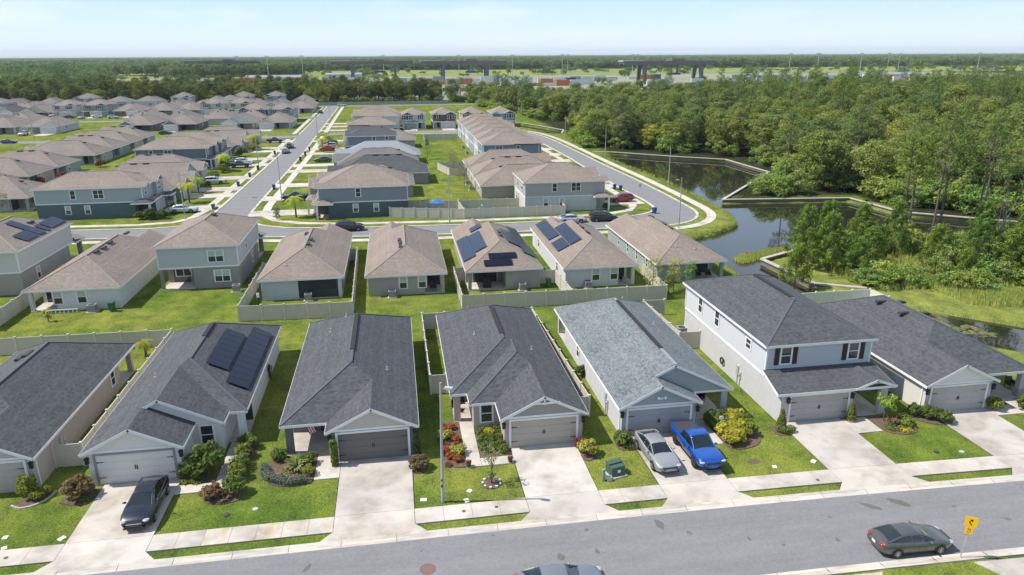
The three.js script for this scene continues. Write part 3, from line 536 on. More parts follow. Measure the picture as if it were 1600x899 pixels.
// two storey house: local origin at the middle of the front eave line
function twoStorey(o) {
  const { W = 9.75, D = 17, g = 1, v = 'P', roof = M.roofTan, cap = M.capTan, low = [.5, .5, .5], up = low, frontUp = up, door = [.5, .5, .5], detail = 1, setback = 2.8 } = o;
  const t = thing(o.name ?? 'tall_house', o.label, 'house', o.pos, o.turn ?? 0, o.group);
  const hw = W / 2, X = x => x * g, R = newRoof(), i = .35, E = 5.5, zu = -setback, ax = D - setback > W ? 'z' : 'x';
  roofVol(R, { x0: -hw, x1: hw, z0: -D, z1: zu, y: E, p: .42, ax, vent: o.ridgeVent });
  const zl = v === 'P' ? 0 : -.6;
  // low roof over the garage and porch
  const lowTop = o.lowPitch ?? .2, e = .0, yl = 2.7, yh = yl + lowTop * (setback + .3);
  if (v === 'P') {
    const A = V(-hw - .2, yl, zl), B = V(hw - .0, yl, zl), C = V(hw - .0, yh, zu - i + .02), Dd = V(-hw - .2 + .3, yh, zu - i + .02);
    R.top.poly([A, B, C, Dd].map(q => q.clone()), UP); R.fas.poly([A, B, C, Dd].map(q => q.clone().setY(q.y - .2)), V(0, -1, 0));
    R.fas.beam(V(A.x, A.y - .012, A.z), V(B.x, B.y - .012, B.z), .05, .2); R.fas.beam(V(A.x, A.y - .012, A.z), V(Dd.x, Dd.y - .012, Dd.z), .05, .2); R.fas.beam(V(B.x, B.y - .012, B.z), V(C.x, C.y - .012, C.z), .05, .2);
    roofVol(R, { x0: X(-hw - .05), x1: X(-hw + 3.4), z0: zu - i, z1: zl + .06, y: yl + .01, p: .36, e0: 'gable', e1: 'gable', cap: false });
  } else if (v === 'G') {                             // upper gables on the front and a porch hood
    roofVol(R, { x0: X(hw - 4.6), x1: X(hw), z0: -D / 2, z1: zu + .7, y: E + .01, p: .42, e0: 'gable', e1: 'gable', cap: false, buried: true });
    roofVol(R, { x0: X(-hw + .3), x1: X(-hw + 3.2), z0: -D / 2, z1: zu + .45, y: E + .012, p: .42, e0: 'gable', e1: 'gable', cap: false, buried: true });
    roofVol(R, { x0: X(-hw), x1: X(hw), z0: zu - .4, z1: zl, y: yl, p: .3, ax: 'x', e0: 'hip', e1: 'hip' });
  }
  const rf = finishRoof(R, t, roof, cap);
  const xl = -hw + i, xr = hw - i, zb = -D + i, zf = v === 'P' ? -i : zl - i, px = -hw + 3.3;
  const lan = o.lanai ?? 0;
  const LL = [[px, zf], [xr, zf]];
  if (lan > 0) LL.push([xr, zb + 3], [xr - 3.9, zb + 3], [xr - 3.9, zb]); else LL.push([xr, zb]);
  if (lan < 0) LL.push([xl + 5.4, zb], [xl + 5.4, zb + 2.6], [xl, zb + 2.6]); else LL.push([xl, zb]);
  LL.push([xl, zu - i - 1.5], [px, zu - i - 1.5]);
  part('lower_wall', new MB().wall(LL.map(([x, z]) => [X(x), z]), 0, 2.72), wallMat(low), t);
  const uw = new MB().wall([[X(xl), zu - i], [X(xr), zu - i], [X(xr), zb], [X(xl), zb]], 2.72, 5.46);
  if (v === 'G') { uw.box(X(xr - 3.9), 2.9, zu - i, X(xr + .01), 5.5, zu + .35); }
  part('upper_wall', uw, sideMat(up), t);
  const uf = new MB().box(X(xl - .01), v === 'P' ? yh : 2.75, zu - i, X(xr + .011), 5.46, zu - i + .013);
  part('upper_front', uf, sideMat(frontUp), t);
  part('soffit_floor', new MB().box(X(xl), 2.6, zu - i - 1.5, X(px), 2.71, zu - i - .02).box(X(xl), 2.6, zb + .02, X(xr), 2.71, zb + 3), M.trim, t);
  const band = new MB(); band.box(X(xl) - g * .04, 2.68, zu - i + .02, X(xl), 2.86, zb - .04).box(X(xr), 2.68, zu - i + .02, X(xr) + g * .04, 2.86, zb - .04).box(X(xl), 2.681, zb, X(xr), 2.859, zb - .04);
  part('trim_band', band, o.band ?? M.trim, t);
  part('corner_board', new MB().box(X(xl) - .05, 2.87, zb - .05, X(xl) + .07, 5.4, zb + .07).box(X(xr) - .07, 2.87, zb - .05, X(xr) + .05, 5.4, zb + .07).box(X(xl) - .05, 2.87, zu - i - .07, X(xl) + .07, 5.4, zu - i + .05).box(X(xr) - .07, 2.87, zu - i - .07, X(xr) + .05, 5.4, zu - i + .05), M.trim, t);
  garageDoor(t, X(px + .45 + DOORW / 2), zf, 0, door, detail);
  if (v === 'P') {
    const gb = new MB(); gb.poly([V(X(-hw + .3), 2.62, zl - .28), V(X(-hw + 3.1), 2.62, zl - .28), V(X(-hw + 1.68), 3.15, zl - .28)], V(0, 0, 1)); part('gable_siding', gb, sideMat(frontUp), t);
    part('column', new MB().box(X(xl), .09, zf - .4, X(xl + .6), 2.6, zf), wallMat(low), t);
    part('porch_beam', new MB().box(X(xl + .61), 2.35, zf - .35, X(px), 2.62, zf - .02), wallMat(low), t);
  } else part('column', new MB().box(X(xl), .09, zf - .25, X(xl + .3), 2.6, zf), M.trim, t);
  part('porch_floor', new MB().box(X(xl), 0, zf, X(px), .09, zu - i - 1.5), M.concrete2, t);
  part('front_door', new MB().box(X(px - .3), .09, zu - i - 1.49, X(px - 1.25), 2.15, zu - i - 1.45), M.dark, t);
  if (detail > 1) { for (const s of [px + .2, px + DOORW + .72]) part('wall_lamp', lampG(), M.black, t).position.set(X(s), 1.75, zf); const mt = part('meter_box', meterG(), M.galv, t); mt.position.set(X(xr), 0, -7.5); mt.rotation.y = g * Math.PI / 2; }
  for (const [x, n, sh] of o.frontWin ?? [[-hw + 2.2, 1], [hw - 2.6, 2]]) addWindow(t, X(x), 3.75, (v === 'G' && x > hw - 4.2 ? zu + .352 : zu - i + .014), 0, .9, 1.35, { n, shutter: sh ?? o.shutter });
  for (const [x, y, n] of o.rearWin ?? [[-2.5, 3.6, 2], [2.4, 3.6, 1], [1.5, .9, 1], [3.4, .9, 1]]) addWindow(t, X(x), y, zb - .041, Math.PI, .9, 1.4, { n, blind: 1 });
  for (const [s, z, y, n, h] of o.sideWin ?? [[1, -7, 3.6, 1], [1, -12, 3.6, 2], [-1, -8, 3.6, 1], [-1, -12, 3.6, 2], [1, -10, .9, 1], [-1, -10, .9, 1], [-1, -13, .9, 1]]) addWindow(t, s > 0 ? X(xr) + g * .003 : X(xl) - g * .003, y, z, s * g * Math.PI / 2, .85, h ?? 1.4, { n, blind: y < 2 ? 1 : 0 });
  if (lan) {
    const a = lan > 0 ? xr - 3.9 : xl, b = lan > 0 ? xr : xl + 5.4, s = lan > 0 ? xr - .35 : xl, q = lan > 0 ? 3 : 2.6;
    part('patio_floor', new MB().box(X(a), 0, zb - .1, X(b), .08, zb + q), M.concrete2, t);
    part('column', new MB().box(X(s), .08, zb, X(s + .35), 2.6, zb + .35), wallMat(low), t);
    part('sliding_door', new MB().box(X(b - 2.6), .08, zb + q - .05, X(b - .7), 2.1, zb + q - .01), M.glass, t);
    addWindow(t, X(a + 2), .9, zb + q - .003, Math.PI, .9, 1.2, { n: 2, blind: 1 });
  }
  for (const [x, z, k] of o.plumbing ?? []) plumb(rf, X(x), Math.min(E + .42 * (hw - Math.abs(x)), E + .42 * (z + D)) + .03, z, k);
  for (const s of o.solar ?? []) solarArray(t, s, X, g, hw, E, .42, D);
  driveFor(o, X(px + .45 + DOORW / 2));
  return t;
}
// ---------------------------------------------------------------- front row (facing the near street)
singleHouse({ label: 'tan house with dark grey roof cut off by the left frame edge', pos: [-29.3, 0, -45], D: 19.7, v: 'A', roof: M.roofDark, cap: M.capDark, wall: [.50, .43, .37], front: [.50, .46, .42], door: [.47, .42, .38], detail: 2, lanai: 1, sides: [[1, -14.6]], plumbing: [[-1.6, -13.6, 'turn'], [-.9, -13.4, 'turn']] });
singleHouse({ label: 'white house with black solar panels on its dark grey roof', pos: [-16.77, 0, -44.9], D: 22.2, g: -1, v: 'B', roof: M.roofDark, cap: M.capDark, wall: [.76, .74, .71], front: [.76, .73, .69], gable: [.76, .73, .70], door: [.73, .70, .66], casing: flatMat([.30, .29, .28]), detail: 2, sides: [[-1, -15, .5, 1.1]], ridgeVent: [0.02, .42], plumbing: [[2.6, -9.2, 'pipe']], solar: [{ face: 'right', u0: .5, z0: -7.5, cols: 11, rows: 1 }, { face: 'right', u0: 2.5, z0: -9.4, cols: 7, rows: 1 }] });
singleHouse({ label: 'charcoal walled house with pale gable above dark garage door', pos: [-4.32, 0, -45.1], D: 22.2, v: 'A', roof: M.roofDark, cap: M.capDark, wall: [.20, .195, .2], front: [.175, .17, .172], gable: [.56, .52, .46], door: [.155, .145, .14], detail: 2, ridgeVent: [.02, .78], sides: [[1, -9], [-1, -12]], plumbing: [[2.7, -7.4, 'pipe'], [-2.3, -16, 'pipe'], [-1, -18, 'pipe']] });
const trussHouse = singleHouse({ label: 'tan house with white truss gable and orange flower bed', pos: [7.97, 0, -44.9], D: 22.7, v: 'C', roof: M.roofDark, cap: M.capDark, wall: [.47, .41, .36], front: [.47, .41, .36], gable: [.33, .325, .31], door: [.45, .40, .35], detail: 2, ridgeVent: [.05, .9], sides: [[1, -9], [-1, -12]], plumbing: [[2.4, -9.3, 'pipe'], [-2, -13, 'pipe'], [-1.9, -20, 'pipe']] });
const blueHouse = singleHouse({ label: 'grey house with light blue grey roof behind the blue pickup', pos: [20.1, 0, -45.05], D: 22.3, g: -1, v: 'D', roof: M.roofBlue, cap: M.capBlue, wall: [.60, .60, .61], front: [.40, .42, .45], gable: [.36, .385, .41], door: [.36, .37, .385], detail: 2, lanai: 1, ridgeVent: [.05, .8], sides: [[1, -13.5], [-1, -12]], plumbing: [[1.2, -9.5, 'pipe'], [-2.4, -13, 'pipe'], [-1.3, -19, 'pipe']] });
twoStorey({ label: 'two storey pale grey house with dark brown shutters', pos: [32.87, 0, -45.05], D: 19.9, g: -1, W: 9.75, v: 'P', setback: 2.8, roof: M.roofDark, cap: M.capDark, low: [.58, .57, .58], up: [.60, .61, .63], frontUp: [.52, .54, .56], door: [.42, .40, .38], detail: 2, ridgeVent: [.05, .95], shutter: true, frontWin: [[-3.0, 1], [2.9, 1]], rearWin: [], sideWin: [[1, -12.3, 3.6, 1], [1, -6.2, 3.9, 1, .8], [1, -16, 3.6, 1]] });
singleHouse({ label: 'low pale house with white board gable at the right frame edge', pos: [45.5, 0, -44.6], W: 10.8, D: 18.9, g: -1, v: 'F', roof: M.roofDark, cap: M.capDark, wall: [.70, .67, .62], front: [.54, .51, .475], gable: [.76, .74, .70], door: [.46, .44, .41], detail: 2, sides: [[-1, -12]], plumbing: [[.7, -12.6, 'box'], [-.9, -12.4, 'box'], [.7, -9.4, 'box'], [-.9, -9.2, 'box']] });
part('gable_truss', new MB().beam(V(.55, 3.68, -.04), V(2.72, 3.68, -.04), .1, .12).beam(V(1.62, 3.6, -.05), V(1.62, 4.05, -.05), .1, .1).beam(V(1.62, 3.58, -.06), V(1.05, 3.82, -.06), .08, .1).beam(V(1.62, 3.58, -.06), V(2.2, 3.82, -.06), .08, .1), M.trim, trussHouse);
part('flood_light', new MB().box(-.12, 3.0, -.32, .12, 3.12, -.2).cyl(V(-.16, 3.1, -.2), V(-.26, 3.2, -.02), .06, .1, 8).cyl(V(.16, 3.1, -.2), V(.26, 3.2, -.02), .06, .1, 8), M.white, blueHouse).position.x = -1.6;
// ---------------------------------------------------------------- middle row (backs to the camera, fronts on the cross street)
const BACK = Math.PI;
const mid = (label, x0, x1, z, o) => singleHouse({ label, pos: [(x0 + x1) / 2, 0, z - 22.2], W: x1 - x0, D: 22.2, turn: BACK, detail: 1, roof: M.roofTan, cap: M.capTan, v: 'A', ...o });
twoStorey({ label: 'beige two storey house with four solar arrays at the left edge', pos: [-50.2, 0, -108.5], W: 10.2, D: 18.6, turn: BACK, g: 1, low: [.38, .345, .31], up: [.60, .58, .54], roof: M.roofTan2, lanai: 0, sideWin: [[-1, -14, .9, 1]], rearWin: [[-1, .9, 2], [3, 3.6, 1]], plumbing: [[-2.2, -8, 'turn']], solar: [{ face: 'left', u0: .55, z0: -9.7, cols: 1, rows: 4, mw: 1.72, mh: 1.02, blue: 1 }, { face: 'left', u0: .6, z0: -11.6, cols: 3, rows: 1, blue: 1 }, { face: 'left', u0: .65, z0: -3.5, cols: 4, rows: 1, blue: 1 }, { face: 'left', u0: .6, z0: -8.1, cols: 1, rows: 1, blue: 1 }] });
mid('white house with brown roof and small corner patio left of the fence', -42.0, -31.75, -82.8, { g: -1, wall: [.70, .69, .67], lanai: -1, lanW: 2.8, rear: [[-1.73, .95], [.78, .95]], sides: [[-1, -17, .75], [-1, -9]], plumbing: [[.5, -13, 'turn'], [.4, -15, 'turn'], [.4, -10.5, 'turn'], [-2.1, -18, 'pipe'], [-2.8, -17, 'pipe'], [.6, -5, 'turn']] });
twoStorey({ label: 'grey two storey house with rear patio recess and green lawn', pos: [-24.68, 0, -106.4], W: 10.05, D: 17.8, turn: BACK, g: 1, low: [.31, .295, .28], up: [.52, .52, .51], roof: M.roofTan, lanai: 1, rearWin: [[-2.1, 3.4, 2], [-2.6, .85, 2]], sideWin: [[-1, -9, .9, 1], [-1, -12, 3.6, 1]], plumbing: [[-.4, -8.8, 'turn'], [.2, -5, 'turn'], [-2.2, -8, 'pipe']] });
mid('fenced grey house with wide dark screened patio', -16.8, -6.9, -82.3, { g: -1, wall: [.56, .57, .58], lanai: 1, lanW: 5, screen: 1, rear: [], sides: [[1, -12]], plumbing: [[.4, -12.5, 'turn'], [.3, -15, 'turn'], [-1.8, -20, 'pipe'], [-.5, -9, 'turn']] });
mid('tan house with small corner porch on the open lawn', -4.45, 5.3, -81.75, { g: 1, wall: [.43, .385, .34], lanai: -1, lanW: 2.4, rear: [[.42, .9], [-1.85, .9]], sides: [], plumbing: [[.5, -17.2, 'turn'], [.5, -15.5, 'turn'], [.6, -13.8, 'turn'], [2.3, -17, 'pipe'], [-1.7, -13, 'pipe']] });
mid('taupe house with blue and black solar panels on three slopes', 7.6, 17, -81.8, { g: 1, W: 9.6, wall: [.37, .345, .32], lanai: 1, lanW: 4.6, rear: [], sides: [], plumbing: [[-.9, -11, 'turn'], [-.8, -13, 'turn']], solar: [{ face: 'right', u0: .2, z0: -8, cols: 10, rows: 1, blue: 1 }, { face: 'right', u0: 1.95, z0: -8.8, cols: 8, rows: 1, blue: 1 }, { face: 'right', u0: 2.5, z0: -5.4, cols: 2, rows: 1, blue: 1 }, { face: 'left', u0: .3, z0: -3.4, cols: 14, rows: 1 }, { face: 'left', u0: 2.05, z0: -8, cols: 7, rows: 1 }, { face: 'back', u0: .7, z0: -1.05, cols: 2, rows: 1, mw: 1.72, mh: 1.04 }, { face: 'back', u0: 1.95, z0: -1.75, cols: 2, rows: 1, mw: 1.72, mh: 1.0 }] });
mid('white house with large blue solar array on its left slope', 19.4, 28.95, -80.9, { g: 1, wall: [.66, .66, .65], lanai: -1, lanW: 2.1, rear: [[.57, .95], [-1.75, .95]], sides: [[1, -17.2, .8], [1, -5]], plumbing: [[-.6, -10, 'turn'], [-.6, -13, 'turn'], [-.6, -7, 'turn'], [2.6, -16.5, 'pipe']], solar: [{ face: 'right', u0: .85, z0: -.5, cols: 9, rows: 1, blue: 1 }, { face: 'right', u0: .85, z0: -11.7, cols: 4, rows: 1, blue: 1 }, { face: 'right', u0: 2.65, z0: -6.4, cols: 9, rows: 1, blue: 1 }] });
mid('teal grey house beside the pond with dark patio furniture', 31.2, 40.7, -80.9, { g: 1, wall: [.36, .39, .385], lanai: -1, rear: [], sides: [[1, -18, .6], [1, -14, .6], [1, -10, .6], [1, -6, .6]], plumbing: [[-.7, -12.5, 'turn'], [-.7, -10, 'turn'], [-.7, -5, 'turn'], [1.2, -19.6, 'pipe'], [-1.2, -20, 'pipe']] });
// ---------------------------------------------------------------- blocks beyond the cross street
const EAST = Math.PI / 2, WEST = -Math.PI / 2;
const wcol = [[.30, .32, .33], [.46, .46, .44], [.52, .50, .46], [.36, .40, .42], [.55, .55, .53], [.42, .38, .34]];
const DR = (x, turn) => turn === EAST && x < 0 && x > -60 ? -33.9 - x : turn === WEST && x > -30 ? x + 26.7 : turn === EAST && x > 20 ? 46.9 - x : turn === 0 ? 8 : turn === WEST ? 7 : 6;
const place = (label, x, z, turn, o) => singleHouse({ label, pos: [x + drift(z), 0, z], turn, drive: DR(x, turn), detail: 0, W: 12, D: 21, roof: M.roofTan2, v: 'A', sides: [[1, -9], [-1, -12]], plumbing: [[.3, -13, 'turn'], [.3, -10.5, 'turn'], [.3, -16, 'turn']], ...o });
const place2 = (label, x, z, turn, o) => twoStorey({ label, pos: [x + drift(z), 0, z], turn, detail: 0, drive: DR(x, turn), roof: M.roofTan, v: 'G', setback: 1.6, ...o });
const slateHouse = place2('corner two storey house, slate blue below and pale grey above', -43.2, -139.6, EAST, { W: 10.6, D: 20, g: 1, low: [.12, .15, .17], up: [.38, .415, .435], v: 'G', sideWin: [[-1, -9.2, 3.6, 2], [-1, -13.4, 3.6, 1], [-1, -11.4, .9, 1], [-1, -14.6, .9, 1]], name: 'tall_house' });
place('low brown roofed house just behind the slate blue corner house', -42.4, -150.4, EAST, { W: 12.4, wall: [.33, .36, .36], g: 1, v: 'A' });
place('low brown roofed house second behind the slate blue corner house', -42.6, -164, EAST, { W: 12.4, wall: [.40, .45, .47], g: -1, v: 'D' });
place('low green grey house with a round shrub beside its garage', -44.2, -179, EAST, { W: 12.4, wall: [.33, .35, .33], g: -1, v: 'A' });
place2('slate blue two storey house with pointed dormer gables', -45.4, -196.5, EAST, { W: 11.6, D: 19, low: [.15, .17, .2], up: [.17, .19, .225], g: 1, sideWin: [[-1, -11, 3.6, 2], [-1, -15, 3.6, 1]] });
place2('dark grey two storey house behind the dormered slate blue one', -45.4, -209.5, EAST, { W: 11, D: 19, low: [.17, .17, .18], up: [.2, .2, .21], g: -1 });
place('low grey house with palms, sixth along the long street', -45, -223, EAST, { wall: [.36, .38, .38], g: 1 });
place('low pale house seventh on the west side of the long street', -43.6, -236, EAST, { wall: [.5, .5, .48], g: -1, v: 'D' });
place('low beige house last before the second side street', -43.8, -249.5, EAST, { wall: [.45, .42, .38], g: 1 });
[[-150, -88], [-164, -103], [-177.2, -100.8], [-191, -100.4], [-212.5, -100], [-226, -100], [-240, -100.3], [-253.5, -100.6]].forEach(([z, x], i) => place(['low house nearest in the row with red crotons behind', 'tan walled low house second in the back to back row', 'cream low house third in the back to back row', 'grey low house fourth in the back to back row', 'pale green low house fifth in the back to back row', 'blue grey low house sixth in the back to back row', 'low house seventh in the back to back row', 'low house eighth and last in the back to back row'][i], x - drift(z) * 1, z, WEST, { W: 13.2, D: i ? 21 : 20, wall: [[.4, .4, .38], [.44, .42, .37], [.5, .47, .38], [.42, .43, .42], [.42, .46, .42], [.27, .33, .36], [.46, .45, .43], [.4, .42, .4]][i], g: i % 2 ? 1 : -1, lanai: i % 2 ? 1 : -1, rear: [[0, .9]], roof: M.roofTan2 }));
[[-160, -120], [-176, -122], [-192, -121], [-208, -122]].forEach(([z, x], i) => place(`low house ${['first', 'second', 'third', 'fourth'][i]} from the frame edge on the far left street`, x - 18, z, EAST, { W: 12.5, wall: wcol[i + 1] }));
// east side of the long street
const tealHouse = place2('dark teal and grey blue two storey house on the street corner', -15.8, -134.2, WEST, { W: 14.4, D: 17.8, low: [.10, .135, .145], up: [.235, .275, .30], g: -1, v: 'G', sideWin: [[-1, -8.8, 3.7, 1], [-1, -8.2, .95, 1], [-1, -11.8, .95, 1]] });
place('grey low house tucked behind the dark teal corner house', -17.6, -151, WEST, { W: 13, D: 21, wall: [.4, .4, .4], g: 1 });
place('low house with charcoal roof and dark rear patio', -15.2, -166.5, WEST, { W: 13.4, D: 22.4, wall: [.30, .29, .27], roof: M.roofDark, cap: M.capDark, lanai: -1, g: 1, v: 'A' });
place('low house behind the charcoal roofed one on the long street', -15.6, -180.5, WEST, { W: 12.6, D: 21, wall: [.42, .4, .38], g: -1, roof: M.roofGrey, cap: M.capGrey });
place('low house with a pale almost white metal roof', -15.6, -196.5, WEST, { W: 12.6, D: 22, wall: [.5, .5, .5], roof: M.roofPale, cap: M.roofPale, plumbing: [], g: 1 });
place2('blue grey two storey house with dark green black roof', -15.4, -216.5, WEST, { W: 10.6, D: 16, low: [.17, .22, .27], up: [.2, .26, .32], roof: M.roofDark, cap: M.capDark, g: -1, sideWin: [[-1, -9.4, 3.7, 1], [-1, -13, 3.7, 1]] });
place('tan roofed low house between two storey ones on the long street', -15.4, -231, WEST, { W: 12, D: 22, wall: [.44, .42, .4], g: 1 });
place2('brown roofed two storey house on the long street near the far corner', -16, -251, WEST, { W: 11, D: 17, low: [.42, .42, .42], up: [.46, .46, .46], g: 1 });
place2('white two storey house with truss gables beyond the second corner', -15.6, -287, WEST, { W: 11, D: 19, low: [.56, .56, .56], up: [.6, .6, .6], g: 1 });
place2('pale two storey house with wide brown roof at the far end', -15.6, -302, WEST, { W: 12, D: 20, low: [.52, .51, .5], up: [.56, .55, .53], g: -1 });
place('low pale house beyond the far corner on the east side', -15.6, -318, WEST, { W: 12, wall: [.5, .48, .45] });
// row along the pond road
const greyHouse = place2('light grey two storey house at the inner corner of the pond road', 39.6, -131.6, EAST, { W: 12.4, D: 17.2, low: [.60, .595, .58], up: [.40, .395, .385], g: 1, v: 'G', lanai: 0, sideWin: [[-1, -7.4, 3.7, 2], [-1, -11.4, 3.7, 1], [-1, -10, .95, 1], [-1, -13, .95, 1]] });
[[-146.5, 'first'], [-159, 'second'], [-171.6, 'third']].forEach(([z, n], i) => place(`low brown roofed house, ${n} behind the light grey corner house`, 37.6 - drift(z), z, EAST, { W: 12.8, D: 21.4, wall: [[.4, .37, .34], [.48, .47, .45], [.52, .5, .48]][i], g: i === 1 ? -1 : 1, rear: [[-1, .9], [2, .9]], roof: M.roofTan }));
[[-189.5, 'first'], [-202, 'second'], [-214.5, 'third'], [-227, 'fourth'], [-240, 'fifth'], [-253, 'last']].forEach(([z, n], i) => place2(`two storey house, ${n} of the pale row on the pond road`, 38.4 - drift(z), z, EAST, { W: 12, D: 16.4, low: [[.17, .235, .30], [.55, .57, .6], [.30, .37, .43], [.56, .58, .6], [.44, .36, .32], [.5, .52, .54]][i], up: [[.19, .255, .32], [.58, .6, .62], [.31, .38, .44], [.58, .6, .62], [.5, .52, .55], [.34, .38, .42]][i], g: i % 2 ? 1 : -1, setback: 1.2, rearWin: [[-3, 3.6, 1], [2.4, 3.6, 1], [0, .9, 2]] }));
// four tall houses facing south at the end of the pond road
[[7.6, 'white two storey house with blue grey garage facing down the lawns', [.58, .6, .6], [.55, .6, .62], [.24, .32, .38]], [19.4, 'two storey house with dark brown upper gable facing down the lawns', [.56, .52, .5], [.15, .13, .13], [.6, .56, .56]], [31.2, 'tall house half hidden behind the pale row roofs', [.5, .48, .46], [.52, .5, .48], [.5, .5, .5]], [43, 'blue grey two storey house nearest the small far pond', [.28, .35, .42], [.30, .37, .44], [.5, .5, .5]]].forEach(([x, l, low, up, d], i) => place2(l, x - drift(-285), -284.5, 0, { W: 9.6, D: 17, low, up, door: d, g: i % 2 ? 1 : -1, shutter: true, frontWin: [[-2.6, 1, true], [1.6, 1, true], [3.5, 1, true]] }));
// ---------------------------------------------------------------- far left blocks, rows facing the camera
const row = (z, list) => list.forEach(([x, two, l, c, rf]) => (two ? place2 : place)(l, x - drift(z), z, 0, two ? { W: 11.4, D: 17, low: c, up: c, roof: rf ?? M.roofTan2, g: Math.round(x) % 2 ? 1 : -1, shutter: true, frontWin: [[-3, 1, true], [2.4, 2, true]] } : { W: 12.6, wall: c, front: c, gable: c.map(v => Math.min(.7, v * 1.15)), door: [.6, .6, .59], roof: rf ?? M.roofTan2, v: Math.round(x) % 3 ? 'A' : 'D', g: Math.round(x) % 2 ? 1 : -1 }));
row(-296, [[-176, 0, 'white gabled low house by the frame edge on the second street', [.56, .57, .58]], [-161, 0, 'white gabled low house second from the frame edge', [.56, .58, .6]], [-146.5, 0, 'white gabled low house behind the dark blue parked car', [.56, .57, .58]], [-131.5, 0, 'white gabled low house with fenced porch and tall pole', [.56, .58, .6]], [-98, 0, 'dark grey low house with pale hip lines on the second street', [.2, .2, .21]], [-82, 0, 'dark grey low house with white double gables', [.17, .175, .19]], [-60.5, 0, 'long white sided low house on the corner of the second street', [.62, .63, .65]], [-46.5, 0, 'low house with screened porch at the long street corner', [.48, .47, .44]]]);
row(-328, [[-60.5, 1, 'taupe two storey house behind the long white one', [.24, .22, .21]], [-48.6, 1, 'blue grey two storey house behind the screened porch', [.30, .35, .39]]]);
row(-376, [[-214, 0, 'cream low house far at the left frame edge, third row', [.5, .48, .44]], [-199, 0, 'low white house second from the edge in the third row', [.55, .54, .52]], [-183, 0, 'white house with a black solar roof in the third row', [.55, .54, .52], M.roofDark], [-168, 0, 'cream house with low wide gable in the third row', [.56, .5, .42]], [-155, 1, 'white two storey house with brown roof in the third row', [.58, .57, .55]], [-141.5, 1, 'sage green two storey house with dark shutters in the third row', [.30, .34, .29]], [-127.5, 0, 'low brown roofed house beside the sage green one', [.48, .46, .43]], [-112.5, 0, 'cream low house with arched windows in the third row', [.56, .53, .46]], [-100, 0, 'light blue low house in the third row', [.42, .52, .56]], [-88, 1, 'pale two storey house with open dark garage', [.5, .5, .49]], [-75, 1, 'cream two storey house with shuttered windows', [.56, .53, .47]], [-60, 0, 'low brown roofed house near the end of the third row', [.45, .43, .4]], [-46, 0, 'low grey house with porch on the far corner', [.44, .44, .42]]]);
const ORD = ['first', 'second', 'third', 'fourth', 'fifth', 'sixth', 'seventh', 'eighth', 'ninth', 'tenth', 'eleventh', 'twelfth', 'thirteenth'];
[-226, -211, -196, -181, -166, -151, -104, -89, -74, -60].forEach((x, i) => place(`low brown roofed house, ${ORD[i]} in the row backing onto the white gabled houses`, x - drift(-341), -342, Math.PI, { W: 12.6, wall: wcol[i % 6], v: i % 3 ? 'A' : 'D', g: i % 2 ? 1 : -1, roof: i % 3 === 1 ? M.roofGrey : M.roofTan2 }));
[-214, -199, -184, -169, -156, -141, -127, -112, -99, -86, -73, -60, -47].forEach((x, i) => (i % 4 === 1 || i === 6 ? place2 : place)(`${i % 4 === 1 || i === 6 ? 'two storey' : 'low'} house, ${ORD[i]} in the row backing onto the third row`, x - drift(-420), -420.5, Math.PI, i % 4 === 1 || i === 6 ? { W: 11, D: 16, low: wcol[(i + 2) % 6], up: wcol[(i + 4) % 6], roof: M.roofGrey } : { W: 12.4, wall: wcol[(i + 3) % 6], v: i % 3 ? 'D' : 'A', g: i % 2 ? 1 : -1, roof: i % 2 ? M.roofGrey : M.roofTan2 }));
row(-440, [[-240, 0, 'low house in the last row by the frame edge', [.5, .48, .45], M.roofGrey], [-224, 0, 'low house second in the last row before the woods', [.46, .45, .43], M.roofGrey], [-207, 0, 'low house third in the last row before the woods', [.5, .5, .5], M.roofGrey], [-190, 0, 'low house fourth in the last row before the woods', [.46, .44, .4], M.roofGrey], [-170, 1, 'grey blue two storey house towering in the last row', [.4, .44, .5], M.roofGrey], [-152, 0, 'low house beside the towering one in the last row', [.5, .48, .45], M.roofGrey], [-136, 0, 'low house right of the gap in the last row', [.48, .47, .45], M.roofGrey], [-119, 1, 'white two storey house in the last row before the woods', [.58, .57, .55], M.roofGrey], [-101, 0, 'low hip roofed house near the centre of the last row', [.5, .48, .45], M.roofGrey], [-86, 1, 'pale two storey hip roofed house in the last row', [.52, .51, .5], M.roofGrey], [-68, 1, 'grey two storey house near the street end in the last row', [.42, .42, .42], M.roofGrey], [-52, 0, 'low house at the street end in the last row', [.48, .46, .42], M.roofGrey]]);

// porch hoods on posts at the corner houses
function porchHood(t, x0, x1, z0, z1, mat, capMat, post) {
  const R = newRoof(); roofVol(R, { x0, x1, z0, z1, y: 2.75, p: .4, ax: Math.abs(x1 - x0) > Math.abs(z1 - z0) ? 'x' : 'z', cap: false });
  const h = part('porch_roof', R.top, mat, t); part('fascia', R.fas, M.trim, h);
  part('column', new MB().box(post[0] - .15, 0, post[1] - .15, post[0] + .15, 2.56, post[1] + .15), M.trim, t);
}
porchHood(slateHouse, -6.6, -3.6, -3.6, -.2, M.roofDark, M.capDark, [-6.2, -.6]); porchHood(slateHouse, 1.2, 4.6, -.8, 1.0, M.roofDark, M.capDark, [4.3, .7]);
porchHood(tealHouse, 5.2, 8.3, -4.4, -1.2, M.roofTan, M.capTan, [7.9, -1.6]); porchHood(tealHouse, -1, 3.4, -1.0, .7, M.roofTan, M.capTan, [3.1, .4]);
porchHood(greyHouse, -7.3, -4.8, -4.2, -1, M.roofTan, M.capTan, [-6.9, -1.4]);
